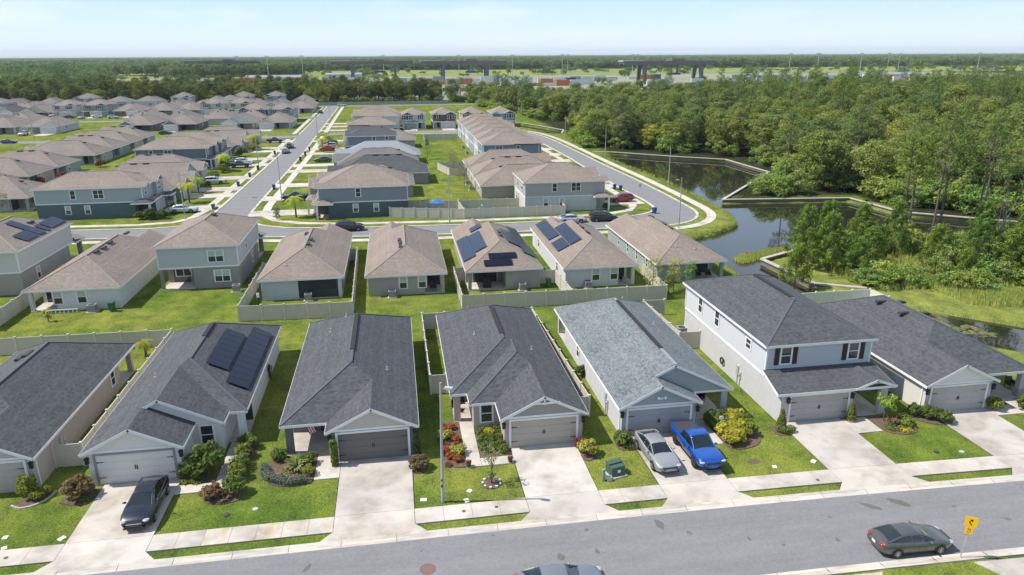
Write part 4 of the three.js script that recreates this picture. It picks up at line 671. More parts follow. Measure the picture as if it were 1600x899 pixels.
// ---------------------------------------------------------------- plants
class Leaves {
  constructor(seed) { this.p = []; this.n = []; this.c = []; this.r = mulberry(seed); }
  tri(a, b, c, n, col) {                            // wound to face the way its shading normal does
    const g = V().subVectors(b, a).cross(V().subVectors(c, a)); if (g.dot(n) < 0) [b, c] = [c, b];
    for (const v of [a, b, c]) { this.p.push(v.x, v.y, v.z); this.n.push(n.x, n.y, n.z); this.c.push(col[0], col[1], col[2]); }
  }
  leaf(q, n, s, asp, col) {                         // one kite shaped leaf spray lying across n
    const r = this.r, t = V(r() - .5, r() - .5, r() - .5).cross(n).normalize(), b = V().crossVectors(n, t), L = s, w = s * asp;
    const A = q.clone().addScaledVector(t, -L * .5), B = q.clone().addScaledVector(b, w * .5).addScaledVector(n, s * .07), C = q.clone().addScaledVector(t, L * .5).addScaledVector(n, -s * .06), D = q.clone().addScaledVector(b, -w * .5).addScaledVector(n, s * .07);
    this.tri(A, B, C, n, col); this.tri(A, C, D, n, col);
  }
  clump(c, rad, count, size, col, { flat = 1, asp = .62, jit = .75, shell = .55, tint = .16 } = {}) {
    const r = this.r, ct = 1 + (r() - .5) * tint * 2;
    for (let i = 0; i < count; i++) {
      const d = V(r() * 2 - 1, r() * 2 - 1, r() * 2 - 1); if (d.lengthSq() < 1e-4) continue; d.normalize();
      const k = Math.pow(lerp(shell, 1, r()), .8) * rad, q = V(c.x + d.x * k, c.y + d.y * k * flat, c.z + d.z * k);
      const n = d.clone(); n.y += .35; n.x += (r() - .5) * 2 * jit; n.y += (r() - .5) * 2 * jit; n.z += (r() - .5) * 2 * jit; n.normalize();
      const v = ct * (1 + (r() - .5) * .5), y = (r() - .5) * .24;
      this.leaf(q, n, size * (.65 + .7 * r()), asp, [col[0] * v * (1 + y), col[1] * v, col[2] * v * (1 - y)]);
    }
  }
  geo() { const g = new THREE.BufferGeometry(); g.setAttribute('position', new THREE.Float32BufferAttribute(this.p, 3)); g.setAttribute('normal', new THREE.Float32BufferAttribute(this.n, 3)); g.setAttribute('color', new THREE.Float32BufferAttribute(this.c, 3)); g.setAttribute('uv', new THREE.Float32BufferAttribute(new Float32Array(this.p.length / 3 * 2), 2)); return g; }
}
const leafMat = (tint = [1, 1, 1]) => cached('leaf' + tint, () => new THREE.MeshPhysicalMaterial({ color: rgb(...tint.map(v => v * 2.0)), vertexColors: true, roughness: 1, specularIntensity: .25, transmission: .4, thickness: 0, side: THREE.DoubleSide }));
const LEAF = leafMat();
function limb(m, a, b, r0, r1, r, bend2 = .12, seg = 6) { const mid = a.clone().lerp(b, .5).add(V((r() - .5), (r() - .5) * .5, (r() - .5)).multiplyScalar(a.distanceTo(b) * bend2)); m.cyl(a, mid, r0, (r0 + r1) / 2, seg, false); m.cyl(mid, b, (r0 + r1) / 2, r1, seg, false); }
function broadTree(seed, { H = 12, R = 4.2, base = .28, clumps = 26, per = 160, size = .4, col = [.105, .15, .034], spread = 1 }) {
  const L = new Leaves(seed), r = L.r, w = new MB(), top = V((r() - .5) * .8, H * .8, (r() - .5) * .8);
  limb(w, V(0, -.3, 0), top, H * .022 + .06, .05, r, .05, 8);
  for (let i = 0; i < clumps; i++) {
    const t = (i + .5) / clumps, y = lerp(base * H + R * .2, H - R * .22, Math.pow(t, .85)), k = Math.sqrt(Math.max(.06, 1 - Math.pow((t - .36) / .68, 2)));
    const a = i * 2.4 + r() * .9, rr = R * k * (i > clumps - 4 ? .25 + .3 * r() : .45 + .5 * r()) * spread, c = V(Math.cos(a) * rr, y + (r() - .5) * 1.2, Math.sin(a) * rr);
    const cr = R * (.26 + .2 * r());
    if (i % 2 === 0) limb(w, V(0, Math.max(.2 * H, c.y - R * .5), 0), c, .09, .03, r, .1, 5);
    L.clump(c, cr, per, size, col, { flat: .72 });
  }
  return { crown: L.geo(), trunk: w.geo() };
}
function pineTree(seed, { H = 18, R = 3, base = .55, col = [.095, .135, .03], per = 34, n = 26, lean = .6 }) {
  const L = new Leaves(seed), r = L.r, w = new MB(), top = V((r() - .5) * lean * 2, H, (r() - .5) * lean * 2);
  limb(w, V(0, -.3, 0), top, .22, .05, r, .02, 7);
  for (let i = 0; i < n; i++) {
    const t = i / n, y = lerp(base * H, H * .98, t), a = i * 2.4 + r(), k = R * (1 - .62 * t) * (.45 + .6 * r()), s = V().lerpVectors(V(0, 0, 0), top, y / H), c = s.clone().add(V(Math.cos(a) * k, .3 + .5 * r(), Math.sin(a) * k));
    limb(w, s, c, .06, .02, r, .08, 4);
    L.clump(c, .75 + .5 * r(), per, .62, col, { flat: .6, asp: .22, jit: .9, shell: .3 });
  }
  for (let i = 0; i < 6; i++) { const y = H * (.25 + .3 * r()), a = r() * 6.3, s = V().lerpVectors(V(0, 0, 0), top, y / H); limb(w, s, s.clone().add(V(Math.cos(a) * 1.4, .2, Math.sin(a) * 1.4)), .035, .01, r, .1, 4); }
  return { crown: L.geo(), trunk: w.geo() };
}
function youngPine(seed, { H = 7, R = 2, col = [.098, .15, .024] }) {
  const L = new Leaves(seed), r = L.r, w = new MB(); w.cyl(V(0, -.2, 0), V(0, H * .96, 0), .11, .02, 7, false);
  const tiers = Math.round(H * 1.5);
  for (let i = 0; i < tiers; i++) {
    const t = i / tiers, y = lerp(.12 * H, H, t), k = R * (1 - .9 * t) + .12, m = 5 - Math.round(2 * t);
    for (let j = 0; j < m; j++) { const a = j / m * 6.28 + i * 1.1 + r() * .5, rr = k * (.55 + .5 * r()), c = V(Math.cos(a) * rr, y + .35 * rr, Math.sin(a) * rr); w.cyl(V(0, y, 0), c, .025, .008, 4, false); L.clump(c, .42 + .16 * r(), 44, .6, col, { asp: .13, jit: .55, shell: .1, flat: 1.1 }); L.clump(c.clone().multiplyScalar(.55).setY(y + .2 * rr), .34, 18, .5, col, { asp: .13, jit: .8, shell: .1 }); }
  }
  return { crown: L.geo(), trunk: w.geo() };
}
function bareTree(seed, H = 10) {
  const r = mulberry(seed), w = new MB();
  const grow = (a, d, len, rad, lev) => { const b = a.clone().addScaledVector(d, len); limb(w, a, b, rad, rad * .6, r, .08, 5); if (lev > 3) return; const n = 2 + Math.floor(r() * 2); for (let i = 0; i < n; i++) grow(b, d.clone().add(V(r() - .5, (r() - .2) * .6, r() - .5).multiplyScalar(1.3)).normalize(), len * (.6 + .2 * r()), rad * .6, lev + 1); };
  grow(V(0, -.2, 0), V(0, 1, 0), H * .35, .16, 0);
  return w.geo();
}
function palm(seed, { H = 2.6, fronds = 15, len = 1.5, col = [.12, .16, .03] }) {
  const L = new Leaves(seed), r = L.r, w = new MB(); w.cyl(V(0, -.1, 0), V(0, H, 0), .13, .09, 8, false);
  for (let i = 0; i < fronds; i++) {
    const a = i * 2.4, up = .9 - 1.2 * (i / fronds) + (r() - .5) * .2, n = 9; let q = V(0, H, 0), d = V(Math.cos(a), up, Math.sin(a)).normalize();
    for (let k = 0; k < n; k++) { const nx = q.clone().addScaledVector(d, len / n), sd = V().crossVectors(d, UP).normalize(), ll = len * .34 * Math.sin((k + 1) / (n + 1) * Math.PI * .9 + .2), v = .8 + .4 * r(), c = col.map(x => x * v);
      for (const s of [-1, 1]) { const e = nx.clone().addScaledVector(sd, s * ll).addScaledVector(d, ll * .5).add(V(0, -ll * .28, 0)), m = q.clone().lerp(nx, .5), f = V().crossVectors(V().subVectors(e, m), d).normalize(); if (f.y < 0) f.negate(); L.tri(q, nx, e, f, c); }
      q = nx; d.add(V(0, -.2, 0)).normalize(); }
  }
  return { crown: L.geo(), trunk: w.geo() };
}
const PROTO = [
  broadTree(11, { H: 12, R: 4.4, col: [.122, .15, .034] }), broadTree(12, { H: 13.5, R: 4.2, col: [.10, .132, .032], clumps: 28 }), broadTree(13, { H: 10.5, R: 4.6, col: [.15, .168, .036] }), broadTree(14, { H: 14.5, R: 3.6, col: [.115, .14, .036], base: .34 }),
  broadTree(15, { H: 11, R: 3.6, col: [.082, .115, .032], clumps: 22 }), broadTree(16, { H: 9, R: 3.9, col: [.165, .18, .036], base: .18 }), broadTree(17, { H: 15.5, R: 4.6, col: [.115, .142, .04], clumps: 30 }), broadTree(18, { H: 12.5, R: 3.4, col: [.135, .145, .045], base: .3 }),
];
const PINES = [pineTree(31, { H: 17 }), pineTree(32, { H: 20, R: 3.4 }), pineTree(33, { H: 15, R: 2.6, col: [.11, .15, .03] })];
const YOUNG = [youngPine(41, { H: 7.2, R: 2.5 }), youngPine(42, { H: 5.6, R: 2.1 }), youngPine(43, { H: 8.4, R: 2.7 })];
const UNDER = [1, 2, 3].map(i => broadTree(50 + i, { H: 3.4 + i * .5, R: 2.4, base: .02, clumps: 14, per: 60, size: .42, col: [[.14, .19, .036], [.11, .165, .032], [.16, .19, .04]][i - 1], spread: 1.15 }));
function treeThing(name, proto, label, category, pos, turn, scale, mat, group) {
  const t = thing(name, label, category, pos, turn, group);
  t.scale.set(scale[0], scale[1], scale[0]);
  if (proto.trunk) part('trunk', proto.trunk, M.bark, t); if (proto.crown) part('crown', proto.crown, mat ?? LEAF, t);
  return t;
}
const TINTS = [leafMat(), leafMat([1.12, 1.05, .9]), leafMat([.86, .94, 1.05]), leafMat([1.1, 1.05, .86]), leafMat([.78, .84, .95])];
// ---------------------------------------------------------------- woods
const WOOD = [[57.5, -214], [80, -199], [92, -186], [92, -159], [71, -134], [91.5, -130], [93, -116], [108, -104], [118, -93], [150, -80], [230, -70], [560, -500], [430, -420], [320, -372], [180, -352], [95, -372], [55, -440], [10, -500], [-60, -520], [-430, -520], [-430, -452], [-20, -452], [40, -448], [60, -330], [72, -300], [72, -262], [62, -246], [56.8, -232]];
const trees = [];
{
  const r = mulberry(5), put = (x, z, k) => trees.push({ x, z, k, d: Math.hypot(x, z, 15), s: .8 + .42 * r(), sy: (z < -330 ? .64 : .72 + .22 * clamp((x - 100) / 60)) + .34 * r(), a: r() * 6.28, t: Math.floor(r() * 5), q: r() });
  const step = 5.4;
  for (let z = -560; z < -70; z += step) for (let x = -430; x < 640; x += step) {
    const px = x + (r() - .5) * step * .95, pz = z + (r() - .5) * step * .95;
    if (!inside(px, pz, WOOD)) continue;
    const az = Math.atan2(px, -pz); if (az > .95 || az < -.68) continue;
    const e = edgeDist(px, pz, WOOD), g = fbm(px * .03, pz * .03, 21, 3);
    if (r() < .10 + (g < .42 ? .12 : 0)) continue;
    const kind = e < 3.4 ? 'U' + Math.floor(r() * 3) : (g > .55 && r() < .26) || r() < .06 ? 'P' + Math.floor(r() * 3) : 'B' + Math.floor(r() * 8);
    put(px, pz, kind);
    for (let n = 0; e < 9 && n < 2; n++) if (r() < .75) put(px + (r() - .5) * 4, pz + (r() - .5) * 4, 'U' + Math.floor(r() * 3));
  }
  trees.sort((a, b) => a.d - b.d);
  const proto = { B: PROTO, P: PINES, U: UNDER }, near = { B: 0, P: 0, U: 0 }, cap = { B: 230, P: 60, U: 180 }, rest = [];
  const names = { B: ['broadleaf_tree', 'leafy broadleaf tree standing in the dense wood across the pond', 'tree', 'broadleaf trees of the near wood'], P: ['tall_pine', 'tall thin pine rising among the broadleaf wood', 'pine', 'pines in the near wood'], U: ['thicket_bush', 'bright green bush in the thicket fringing the wood', 'bush', 'bushes along the edge of the wood'] };
  for (const t of trees) {
    const k = t.k[0], pr = proto[k][+t.k[1]];
    if (near[k] < cap[k] && t.x > 40 && t.d < 330) { near[k]++; treeThing(names[k][0], pr, names[k][1], names[k][2], [t.x, height(t.x, t.z), t.z], t.a, [t.s, t.sy], TINTS[t.t], names[k][3]); }
    else rest.push(t);
  }
  const wood = new THREE.Group(); wood.name = 'far_woodland'; wood.userData = { kind: 'stuff', label: 'dense woodland behind the houses and across the pond', category: 'woodland' }; scene.add(wood);
  const mtx = new THREE.Matrix4(), qt = new THREE.Quaternion(), col = new THREE.Color();
  for (const K of 'BPU') proto[K].forEach((pr, i) => {
    const list = rest.filter(t => t.k === K + i); if (!list.length) return;
    const tg = pr.trunk.clone(), tc = new Float32Array(tg.attributes.position.count * 3); for (let q = 0; q < tc.length; q += 3) tc.set([.14, .115, .095], q); tg.setAttribute('color', new THREE.BufferAttribute(tc, 3));
    const im = new THREE.InstancedMesh(mergeGeometries([pr.crown, tg]), LEAF, list.length); im.name = 'woodland_' + (K === 'B' ? 'broadleaf' : K === 'P' ? 'pine' : 'thicket'); im.castShadow = im.receiveShadow = true;
    list.forEach((t, n) => { mtx.compose(V(t.x, 0, t.z), qt.setFromAxisAngle(UP, t.a), V(t.s, t.sy * (t.x < 20 && K === 'B' ? 1.12 : 1), t.s)); im.setMatrixAt(n, mtx); const c = [[1, 1, 1], [1.12, 1.05, .9], [.86, .94, 1.05], [1.1, 1.05, .86], [.78, .84, .95]][t.t], dk = t.x < 30 ? .72 : 1; im.setColorAt(n, col.setRGB(c[0] * dk, c[1] * dk, c[2] * dk)); });
    wood.add(im);
  });
}
// distant woods out to the horizon: canopy patches that grow with distance
{
  const L = new Leaves(91), r = mulberry(92);
  for (let i = 0; i < 16; i++) { const a = r() * 6.28, q = Math.sqrt(r()) * .5; L.clump(V(Math.cos(a) * q, .22 + .2 * r(), Math.sin(a) * q), .13 + .1 * r(), 60, .075, [.075, .11, .035], { flat: .9 }); }
  const g = L.geo(), list = [];
  for (let d = 760; d < 9500; d *= 1.016) {
    const s = d * .022, n = Math.ceil(1.75 * d / (s * .62));
    for (let i = 0; i < n; i++) {
      const az = -.66 + 1.62 * (i + r()) / n, x = Math.sin(az) * d, z = -Math.cos(az) * d * (1 + (r() - .5) * .012);
      if (fbm(x * .0011, z * .0011, 41, 3) < .40 && d > 1300 && d < 6000 && r() < .93) continue;
      if (z > (az < -.12 ? -1020 - 260 * fbm(x * .004, 3, 5, 2) : -1440) && !(z > -980 && az < -.34 && z < -700)) continue;
      list.push([x, z, s, Math.min(18, s * .75) * (.75 + .5 * r()), r() * 6.28, .62 + .5 * r()]);
    }
  }
  const im = new THREE.InstancedMesh(g, LEAF, list.length); im.name = 'distant_woods'; im.userData = { kind: 'stuff', label: 'blue green woods stretching to the horizon', category: 'woodland' };
  const mtx = new THREE.Matrix4(), qt = new THREE.Quaternion(), c = new THREE.Color();
  list.forEach(([x, z, s, h, a, v], i) => { mtx.compose(V(x, 0, z), qt.setFromAxisAngle(UP, a), V(s, h * 1.6, s)); im.setMatrixAt(i, mtx); im.setColorAt(i, c.setRGB(v, v, v)); });
  scene.add(im);
  // hedgerow bushes and copses on the open field
  const cop = []; for (let i = 0; i < 520; i++) { const z = -(640 + Math.pow(r(), .8) * 880), x = lerp(-.62, 1.3, r()) * -z; if (z > -1010 && r() < .74) continue; cop.push([x, z, 5 + r() * 9, 4 + r() * 7, r() * 6.28, .7 + .5 * r()]); }
  const ig = new THREE.InstancedMesh(g, LEAF, cop.length); ig.name = 'field_copses'; ig.userData = { kind: 'stuff', label: 'scattered bushes on the far open field', category: 'bushes' };
  cop.forEach(([x, z, s, h, a, v], i) => { mtx.compose(V(x, 0, z), qt.setFromAxisAngle(UP, a), V(s, h * 1.6, s)); ig.setMatrixAt(i, mtx); ig.setColorAt(i, c.setRGB(v, v, v)); });
  scene.add(ig);
}
// young pines and thicket on the point between the ponds
{
  const spots = [[53.8, -85, 2, 1], [55.5, -82.3, 0, 1.1], [58.3, -87.6, 2, 1.0], [62.6, -83.4, 1, 1.0], [64.8, -89, 0, 1.05], [57.8, -79.6, 1, .95], [68.6, -87.2, 2, .95], [70.6, -81, 1, 1.1], [73.2, -77.5, 0, 1.0], [78.6, -83.4, 2, 1.0], [76.5, -75.4, 1, 1.2], [79.6, -77.6, 0, 1.1], [82.5, -74.4, 2, .95], [85.6, -78.5, 0, 1.15], [80.4, -71.8, 1, 1], [87, -73, 2, 1.0], [92, -77, 0, 1.2], [90.5, -70.5, 1, 1.2], [96, -73.6, 2, 1.1], [70, -75.4, 1, .8]];
  const pl = ['tallest of the young pines at the tip of the point', 'young pine by the point wall, second from the water'];
  spots.forEach(([x, z, k, s], i) => treeThing('young_pine', YOUNG[k], pl[i] ?? 'bushy young pine in the stand beside the pond', 'pine', [x, 0, z], i * 1.7, [s, s], TINTS[i % 3], pl[i] ? undefined : 'young pines on the point'));
  treeThing('young_pine', YOUNG[1], 'lone small pine on the grass behind the white fence', 'pine', [47.6, 0, -76.6], .4, [1, 1.02], TINTS[1]);
  const tall = [[74.6, -87.5, 1, 1, 1.05], [77.3, -89.4, 0, 1, 1.1], [71.8, -90.2, 2, 1.1, 1.1], [80.5, -86.8, 0, .9, 1.12], [84.8, -90.6, 1, 1, .98], [76, -94, 2, 1, 1.15], [88.5, -87, 1, 1.05, 1], [94, -92, 0, 1, 1.1]];
  tall.forEach(([x, z, k, s, sy], i) => treeThing('tall_pine', PINES[k], i === 0 ? 'tallest bare trunked pine in the clump behind the young pines' : 'slender tall pine in the clump behind the young pines', 'pine', [x, 0, z], i * 2.1, [s, sy], TINTS[(i + 1) % 4], i ? 'tall pines behind the point' : undefined));
  const r = mulberry(61);
  for (let i = 0; i < 120; i++) { const x = 58 + r() * 52, z = -75.5 - r() * 19 + (x > 70 ? r() * 7 : 0); if (inside(x, z, POND) || edgeDist(x, z, POND) < 1.5 || (x < 72 && z > -87 && r() < .85)) continue; treeThing('thicket_bush', UNDER[i % 3], 'low leafy bush among the young pines on the point', 'bush', [x, 0, z], r() * 6, [.45 + .45 * r(), .4 + .5 * r()], TINTS[i % 5], 'undergrowth on the point'); }
  for (let i = 0; i < 34; i++) { const x = 91.5 + r() * 30, z = -128 + (x - 91.5) * .8 + r() * 8; treeThing('thicket_bush', UNDER[i % 3], 'leafy bush crowding behind the pond wall below the wood', 'bush', [x, 0, z], r() * 6, [.8 + .5 * r(), .8 + .5 * r()], TINTS[i % 5], 'bushes behind the pond wall'); }
  for (let i = 0; i < 46; i++) { const x = 57 + r() * 42, z = -77.5 + r() * 5 + (x - 57) * .1; treeThing('thicket_bush', UNDER[i % 3], 'scrubby bush at the meadow edge below the young pines', 'bush', [x, 0, z], r() * 6, [.35 + .5 * r(), .3 + .45 * r()], TINTS[i % 5], 'scrub at the meadow edge'); }
  const bare = bareTree(66, 9), bm = std(rgb(.30, .27, .24), { roughness: 1 });
  for (const [x, z, l] of [[96.5, -137, 'bare grey dead tree at the wood edge above the pond'], [84, -86, 'bare branched dead tree beside the tall pines']]) { const t = thing('dead_tree', l, 'tree', [x, 0, z]); part('trunk', bare, bm, t); }
  // reeds: tall grass at the water and along the meadow strip
  const RL = new Leaves(71); for (let i = 0; i < 26; i++) { const a = i * 2.4, k = Math.sqrt(i / 26) * .5, h = .7 + .5 * RL.r(), b = V(Math.cos(a) * k, 0, Math.sin(a) * k), tp = b.clone().add(V((RL.r() - .5) * .5, h, (RL.r() - .5) * .5)), s = V(Math.sin(a), 0, -Math.cos(a)).multiplyScalar(.05), v = .7 + .6 * RL.r(); RL.tri(b.clone().sub(s), b.clone().add(s), tp, V(Math.cos(a) * .5, .8, Math.sin(a) * .5).normalize(), [.135 * v, .17 * v, .045 * v]); }
  const rg = RL.geo(), mk = (name, label, list) => { const im = new THREE.InstancedMesh(rg, LEAF, list.length), m = new THREE.Matrix4(), q = new THREE.Quaternion(), c = new THREE.Color(); im.name = name; im.userData = { kind: 'stuff', label, category: 'reeds' }; list.forEach(([x, z, s], i) => { m.compose(V(x, Math.max(height(x, z), LEVEL - .3), z), q.setFromAxisAngle(UP, r() * 6), V(s, s * (.7 + .5 * r()), s)); im.setMatrixAt(i, m); const v = .8 + .5 * r(); im.setColorAt(i, c.setRGB(v * (1 + .2 * r()), v, v * .9)); }); scene.add(im); };
  const rl = []; for (let i = 0; i < 900; i++) { const t = r(), x = 47.6 + t * 9.5 + (r() - .5), z = -91.2 - t * 4 + (r() - .5) * 2.4 * (1 - t * .6); rl.push([x, z, .9]); }
  mk('pond_reeds', 'olive reeds growing in the water by the grassy point', rl);
  const rm = []; for (let i = 0; i < 7600; i++) { const x = 57 + Math.pow(r(), .9) * 62, z = -73.4 - r() * 6.5 + (x - 57) * .09 * (r() - .3); rm.push([x, z, .35 + .45 * r()]); } for (let i = 0; i < 2600; i++) { const t = r(), x = 64 + t * 24, z = -69.5 + t * 8 + (r() - .5) * 4.4; rm.push([x, z, .5 + .4 * r()]); } for (let i = 0; i < 2400; i++) { const x = 56 + r() * 60, z = -79 - r() * 18; if (!inside(x, z, POND)) rm.push([x, z, .6 + .6 * r()]); }
  mk('meadow_grass', 'tall yellow green meadow grass beside the lily pond', rm);
  const rb = []; for (let i = 0; i < 1500; i++) { const t = r() * (POND.length - 1), k = Math.floor(t), a = POND[k], b = POND[(k + 1) % POND.length], f = t - k; if (k > 9) continue; rb.push([lerp(a[0], b[0], f) + (r() - .5) * .7, lerp(a[1], b[1], f) + (r() - .5) * .7, .35 + .25 * r()]); }
  mk('bank_grass', 'thin grass fringe along the pond bank', rb);
  // lily pads
  const pg = new THREE.CircleGeometry(1, 9, .3, 5.9).rotateX(-Math.PI / 2), pads = new THREE.InstancedMesh(pg, std(rgb(.13, .135, .05), { roughness: .5 }), 900), m = new THREE.Matrix4(), q = new THREE.Quaternion(), c = new THREE.Color(); pads.name = 'lily_pads'; pads.userData = { kind: 'stuff', label: 'brown green lily pads covering the small pond', category: 'lily pads' };
  let n = 0; for (let i = 0; i < 6000 && n < 900; i++) { const x = 53 + r() * 32, z = -71 + r() * 31; if (!inside(x, z, POND2) || fbm(x * .4, z * .4, 31, 3) < .47) continue; const s = .12 + .3 * r(); m.compose(V(x, LEVEL + .012 + .004 * r(), z), q.setFromAxisAngle(UP, r() * 6), V(s, 1, s)); pads.setMatrixAt(n, m); pads.setColorAt(n++, c.setRGB(.6 + .8 * r(), .6 + .6 * r(), .5 + .5 * r())); }
  pads.count = n; scene.add(pads);
}
// ---------------------------------------------------------------- vinyl fences, panel by panel
const panelG = L => gc('fp' + L.toFixed(2), () => { const m = new MB().box(.06, .05, -.022, L - .06, 1.74, .022).box(.05, .04, -.035, L - .05, .2, .035).box(.05, 1.62, -.035, L - .05, 1.77, .035); return m.geo(); });
const postG = () => gc('post', () => new MB().box(-.08, 0, -.08, .08, 1.87, .08).box(-.1, 1.85, -.1, .1, 1.88, .1).box(-.05, 1.88, -.05, .05, 1.91, .05).geo());
function fence(label, pts, mat = M.fence) {
  const t = thing('vinyl_fence', label, 'fence', [pts[0][0], 0, pts[0][1]]);
  const post = (x, z) => part('fence_post', postG(), mat === M.fence ? M.fencePost : mat, t).position.set(x - pts[0][0], 0, z - pts[0][1]);
  post(...pts[0]);
  for (let i = 0; i < pts.length - 1; i++) {
    const [ax, az] = pts[i], [bx, bz] = pts[i + 1], L = Math.hypot(bx - ax, bz - az), n = Math.max(1, Math.round(L / 2.44)), a = Math.atan2(-(bz - az), bx - ax);
    for (let k = 0; k < n; k++) { const p = part('fence_panel', panelG(L / n), mat, t); p.position.set(lerp(ax, bx, k / n) - pts[0][0], 0, lerp(az, bz, k / n) - pts[0][1]); p.rotation.y = a; post(lerp(ax, bx, (k + 1) / n), lerp(az, bz, (k + 1) / n)); }
  }
}
fence('beige fence behind and between the two leftmost front houses', [[-42, -70.4], [-22.85, -70], [-22.85, -48.05], [-24.75, -48.05]]);
fence('beige fence enclosing the yard of the truss gable house', [[3.15, -55], [1.82, -55], [1.75, -70.3], [13.4, -70], [14.05, -49.05], [12.85, -49.05]]);
fence('beige fence with gate beside the two storey pale grey house', [[28.3, -70.2], [25.95, -70.3], [26.25, -60.7], [28.3, -60.6]]);
fence('beige fence round the yard of the screened patio house', [[-7.1, -98.6], [-6.1, -98.4], [-5.65, -75.4], [-17.8, -76.05], [-17.9, -93], [-16.7, -93]]);
fence('long beige fence across the backs of both solar roof houses', [[7.9, -86.6], [6.45, -86.5], [6.5, -75.5], [30.4, -75], [30.7, -84.6]]);
fence('short divider fence between the two solar roof houses', [[19.15, -75.4], [18.95, -83.4], [17, -83.5]]);
fence('beige fence along the side yard at the left frame edge', [[-42.9, -77.5], [-43.1, -92]]);
fence('white fence behind the low house near the lily pond', [[43.8, -69.6], [52.7, -69.55], [53.1, -66.8]], M.fenceWhite);
fence('beige fence in front of the dark teal corner house along the cross street', [[-1.7, -126], [11.3, -122.5], [29.4, -122.4], [29.6, -125.4]]);
fence('beige fence behind the blue sunshade across the corner yard', [[1.6, -131.4], [10.9, -130.4], [22.4, -130.6]]);
fence('short divider fence in the corner yard by the cross street', [[11.3, -122.8], [10.9, -130.2]]);
fence('small fenced pen in the lawn between the rows', [[19.5, -169.6], [12.4, -170.2], [10.1, -180.1], [17, -180.6]]);
fence('grey beige fence closing the far end of the lawn', [[9.4, -232], [9.6, -247.8], [20.8, -247.1]]);
// ---------------------------------------------------------------- vehicles (nose towards +z)
const spline = (pts, z) => {                          // monotone-ish cubic through the profile points
  let k = 0; while (k < pts.length - 2 && z > pts[k + 1][0]) k++;
  const P = i => pts[Math.min(pts.length - 1, Math.max(0, i))], [a, va] = P(k), [b, vb] = P(k + 1), t = clamp((z - a) / (b - a)), m0 = (vb - P(k - 1)[1]) / (b - P(k - 1)[0] || 1), m1 = (P(k + 2)[1] - va) / (P(k + 2)[0] - a || 1), h = b - a;
  return (2 * t ** 3 - 3 * t * t + 1) * va + (t ** 3 - 2 * t * t + t) * h * m0 + (-2 * t ** 3 + 3 * t * t) * vb + (t ** 3 - t * t) * h * m1;
};
function gridGeo(rows) {
  const n = rows[0].length, p = [], idx = [];
  rows.forEach(r => r.forEach(v => p.push(v.x, v.y, v.z)));
  for (let j = 0; j < rows.length - 1; j++) for (let i = 0; i < n - 1; i++) { const a = j * n + i, b = a + 1, c = a + n, d = c + 1; idx.push(a, c, b, b, c, d); }
  const g = new THREE.BufferGeometry(); g.setAttribute('position', new THREE.Float32BufferAttribute(p, 3)); g.setAttribute('uv', new THREE.Float32BufferAttribute(new Float32Array(p.length / 3 * 2), 2)); g.setIndex(idx); g.computeVertexNormals(); return g;
}
const CARS = {
  sedan: { L: 4.85, W: 1.86, nose: .75, top: [[-2.42, .72], [-2.36, .9], [-2.2, 1.0], [-1.8, 1.05], [-1, 1.0], [0, .96], [.9, .97], [1.45, .94], [1.95, .84], [2.25, .72], [2.42, .56]], roof: [[-2.1, 1.03], [-1.75, 1.13], [-1.25, 1.31], [-.65, 1.415], [-.15, 1.43], [.27, 1.365], [.68, 1.18], [1.1, .975]], glass: [-2.1, 1.1], panel: [-1.08, .29], wb: [-1.42, 1.43], pill: [-.48, .22], wr: .335 },
  suv: { L: 4.65, W: 1.88, nose: .6, top: [[-2.32, .7], [-2.28, .98], [-2.2, 1.08], [-.6, 1.06], [.85, 1.06], [1.4, 1.04], [1.95, .95], [2.2, .8], [2.32, .6]], roof: [[-2.24, 1.08], [-2.05, 1.38], [-1.75, 1.58], [-.9, 1.67], [-.1, 1.65], [.35, 1.5], [1.1, 1.05]], glass: [-2.24, 1.1], panel: [-1.8, .12], wb: [-1.35, 1.36], pill: [-1.1, -.1], wr: .36 },
  van: { L: 5.0, W: 1.95, nose: .65, top: [[-2.5, .7], [-2.46, .98], [-2.36, 1.08], [-.6, 1.06], [1.2, 1.04], [1.7, 1.0], [2.15, .87], [2.4, .7], [2.5, .56]], roof: [[-2.42, 1.08], [-2.25, 1.48], [-2.0, 1.68], [-.9, 1.74], [.2, 1.7], [.8, 1.5], [1.55, 1.03]], glass: [-2.42, 1.55], panel: [-2.02, .4], wb: [-1.5, 1.5], pill: [-1.0, .25], wr: .34 },
  pickup: { L: 5.45, W: 1.97, nose: .45, top: [[-2.72, .95], [-2.69, 1.12], [-2.6, 1.16], [-.85, 1.15], [.9, 1.13], [1.5, 1.13], [2.15, 1.09], [2.55, .98], [2.72, .75]], roof: [[-1.02, 1.14], [-.85, 1.46], [-.6, 1.72], [-.1, 1.79], [.35, 1.74], [.7, 1.54], [1.25, 1.11]], glass: [-1.02, 1.25], panel: [-.68, .42], wb: [-1.6, 1.62], pill: [-.15, 0], wr: .42 },
};
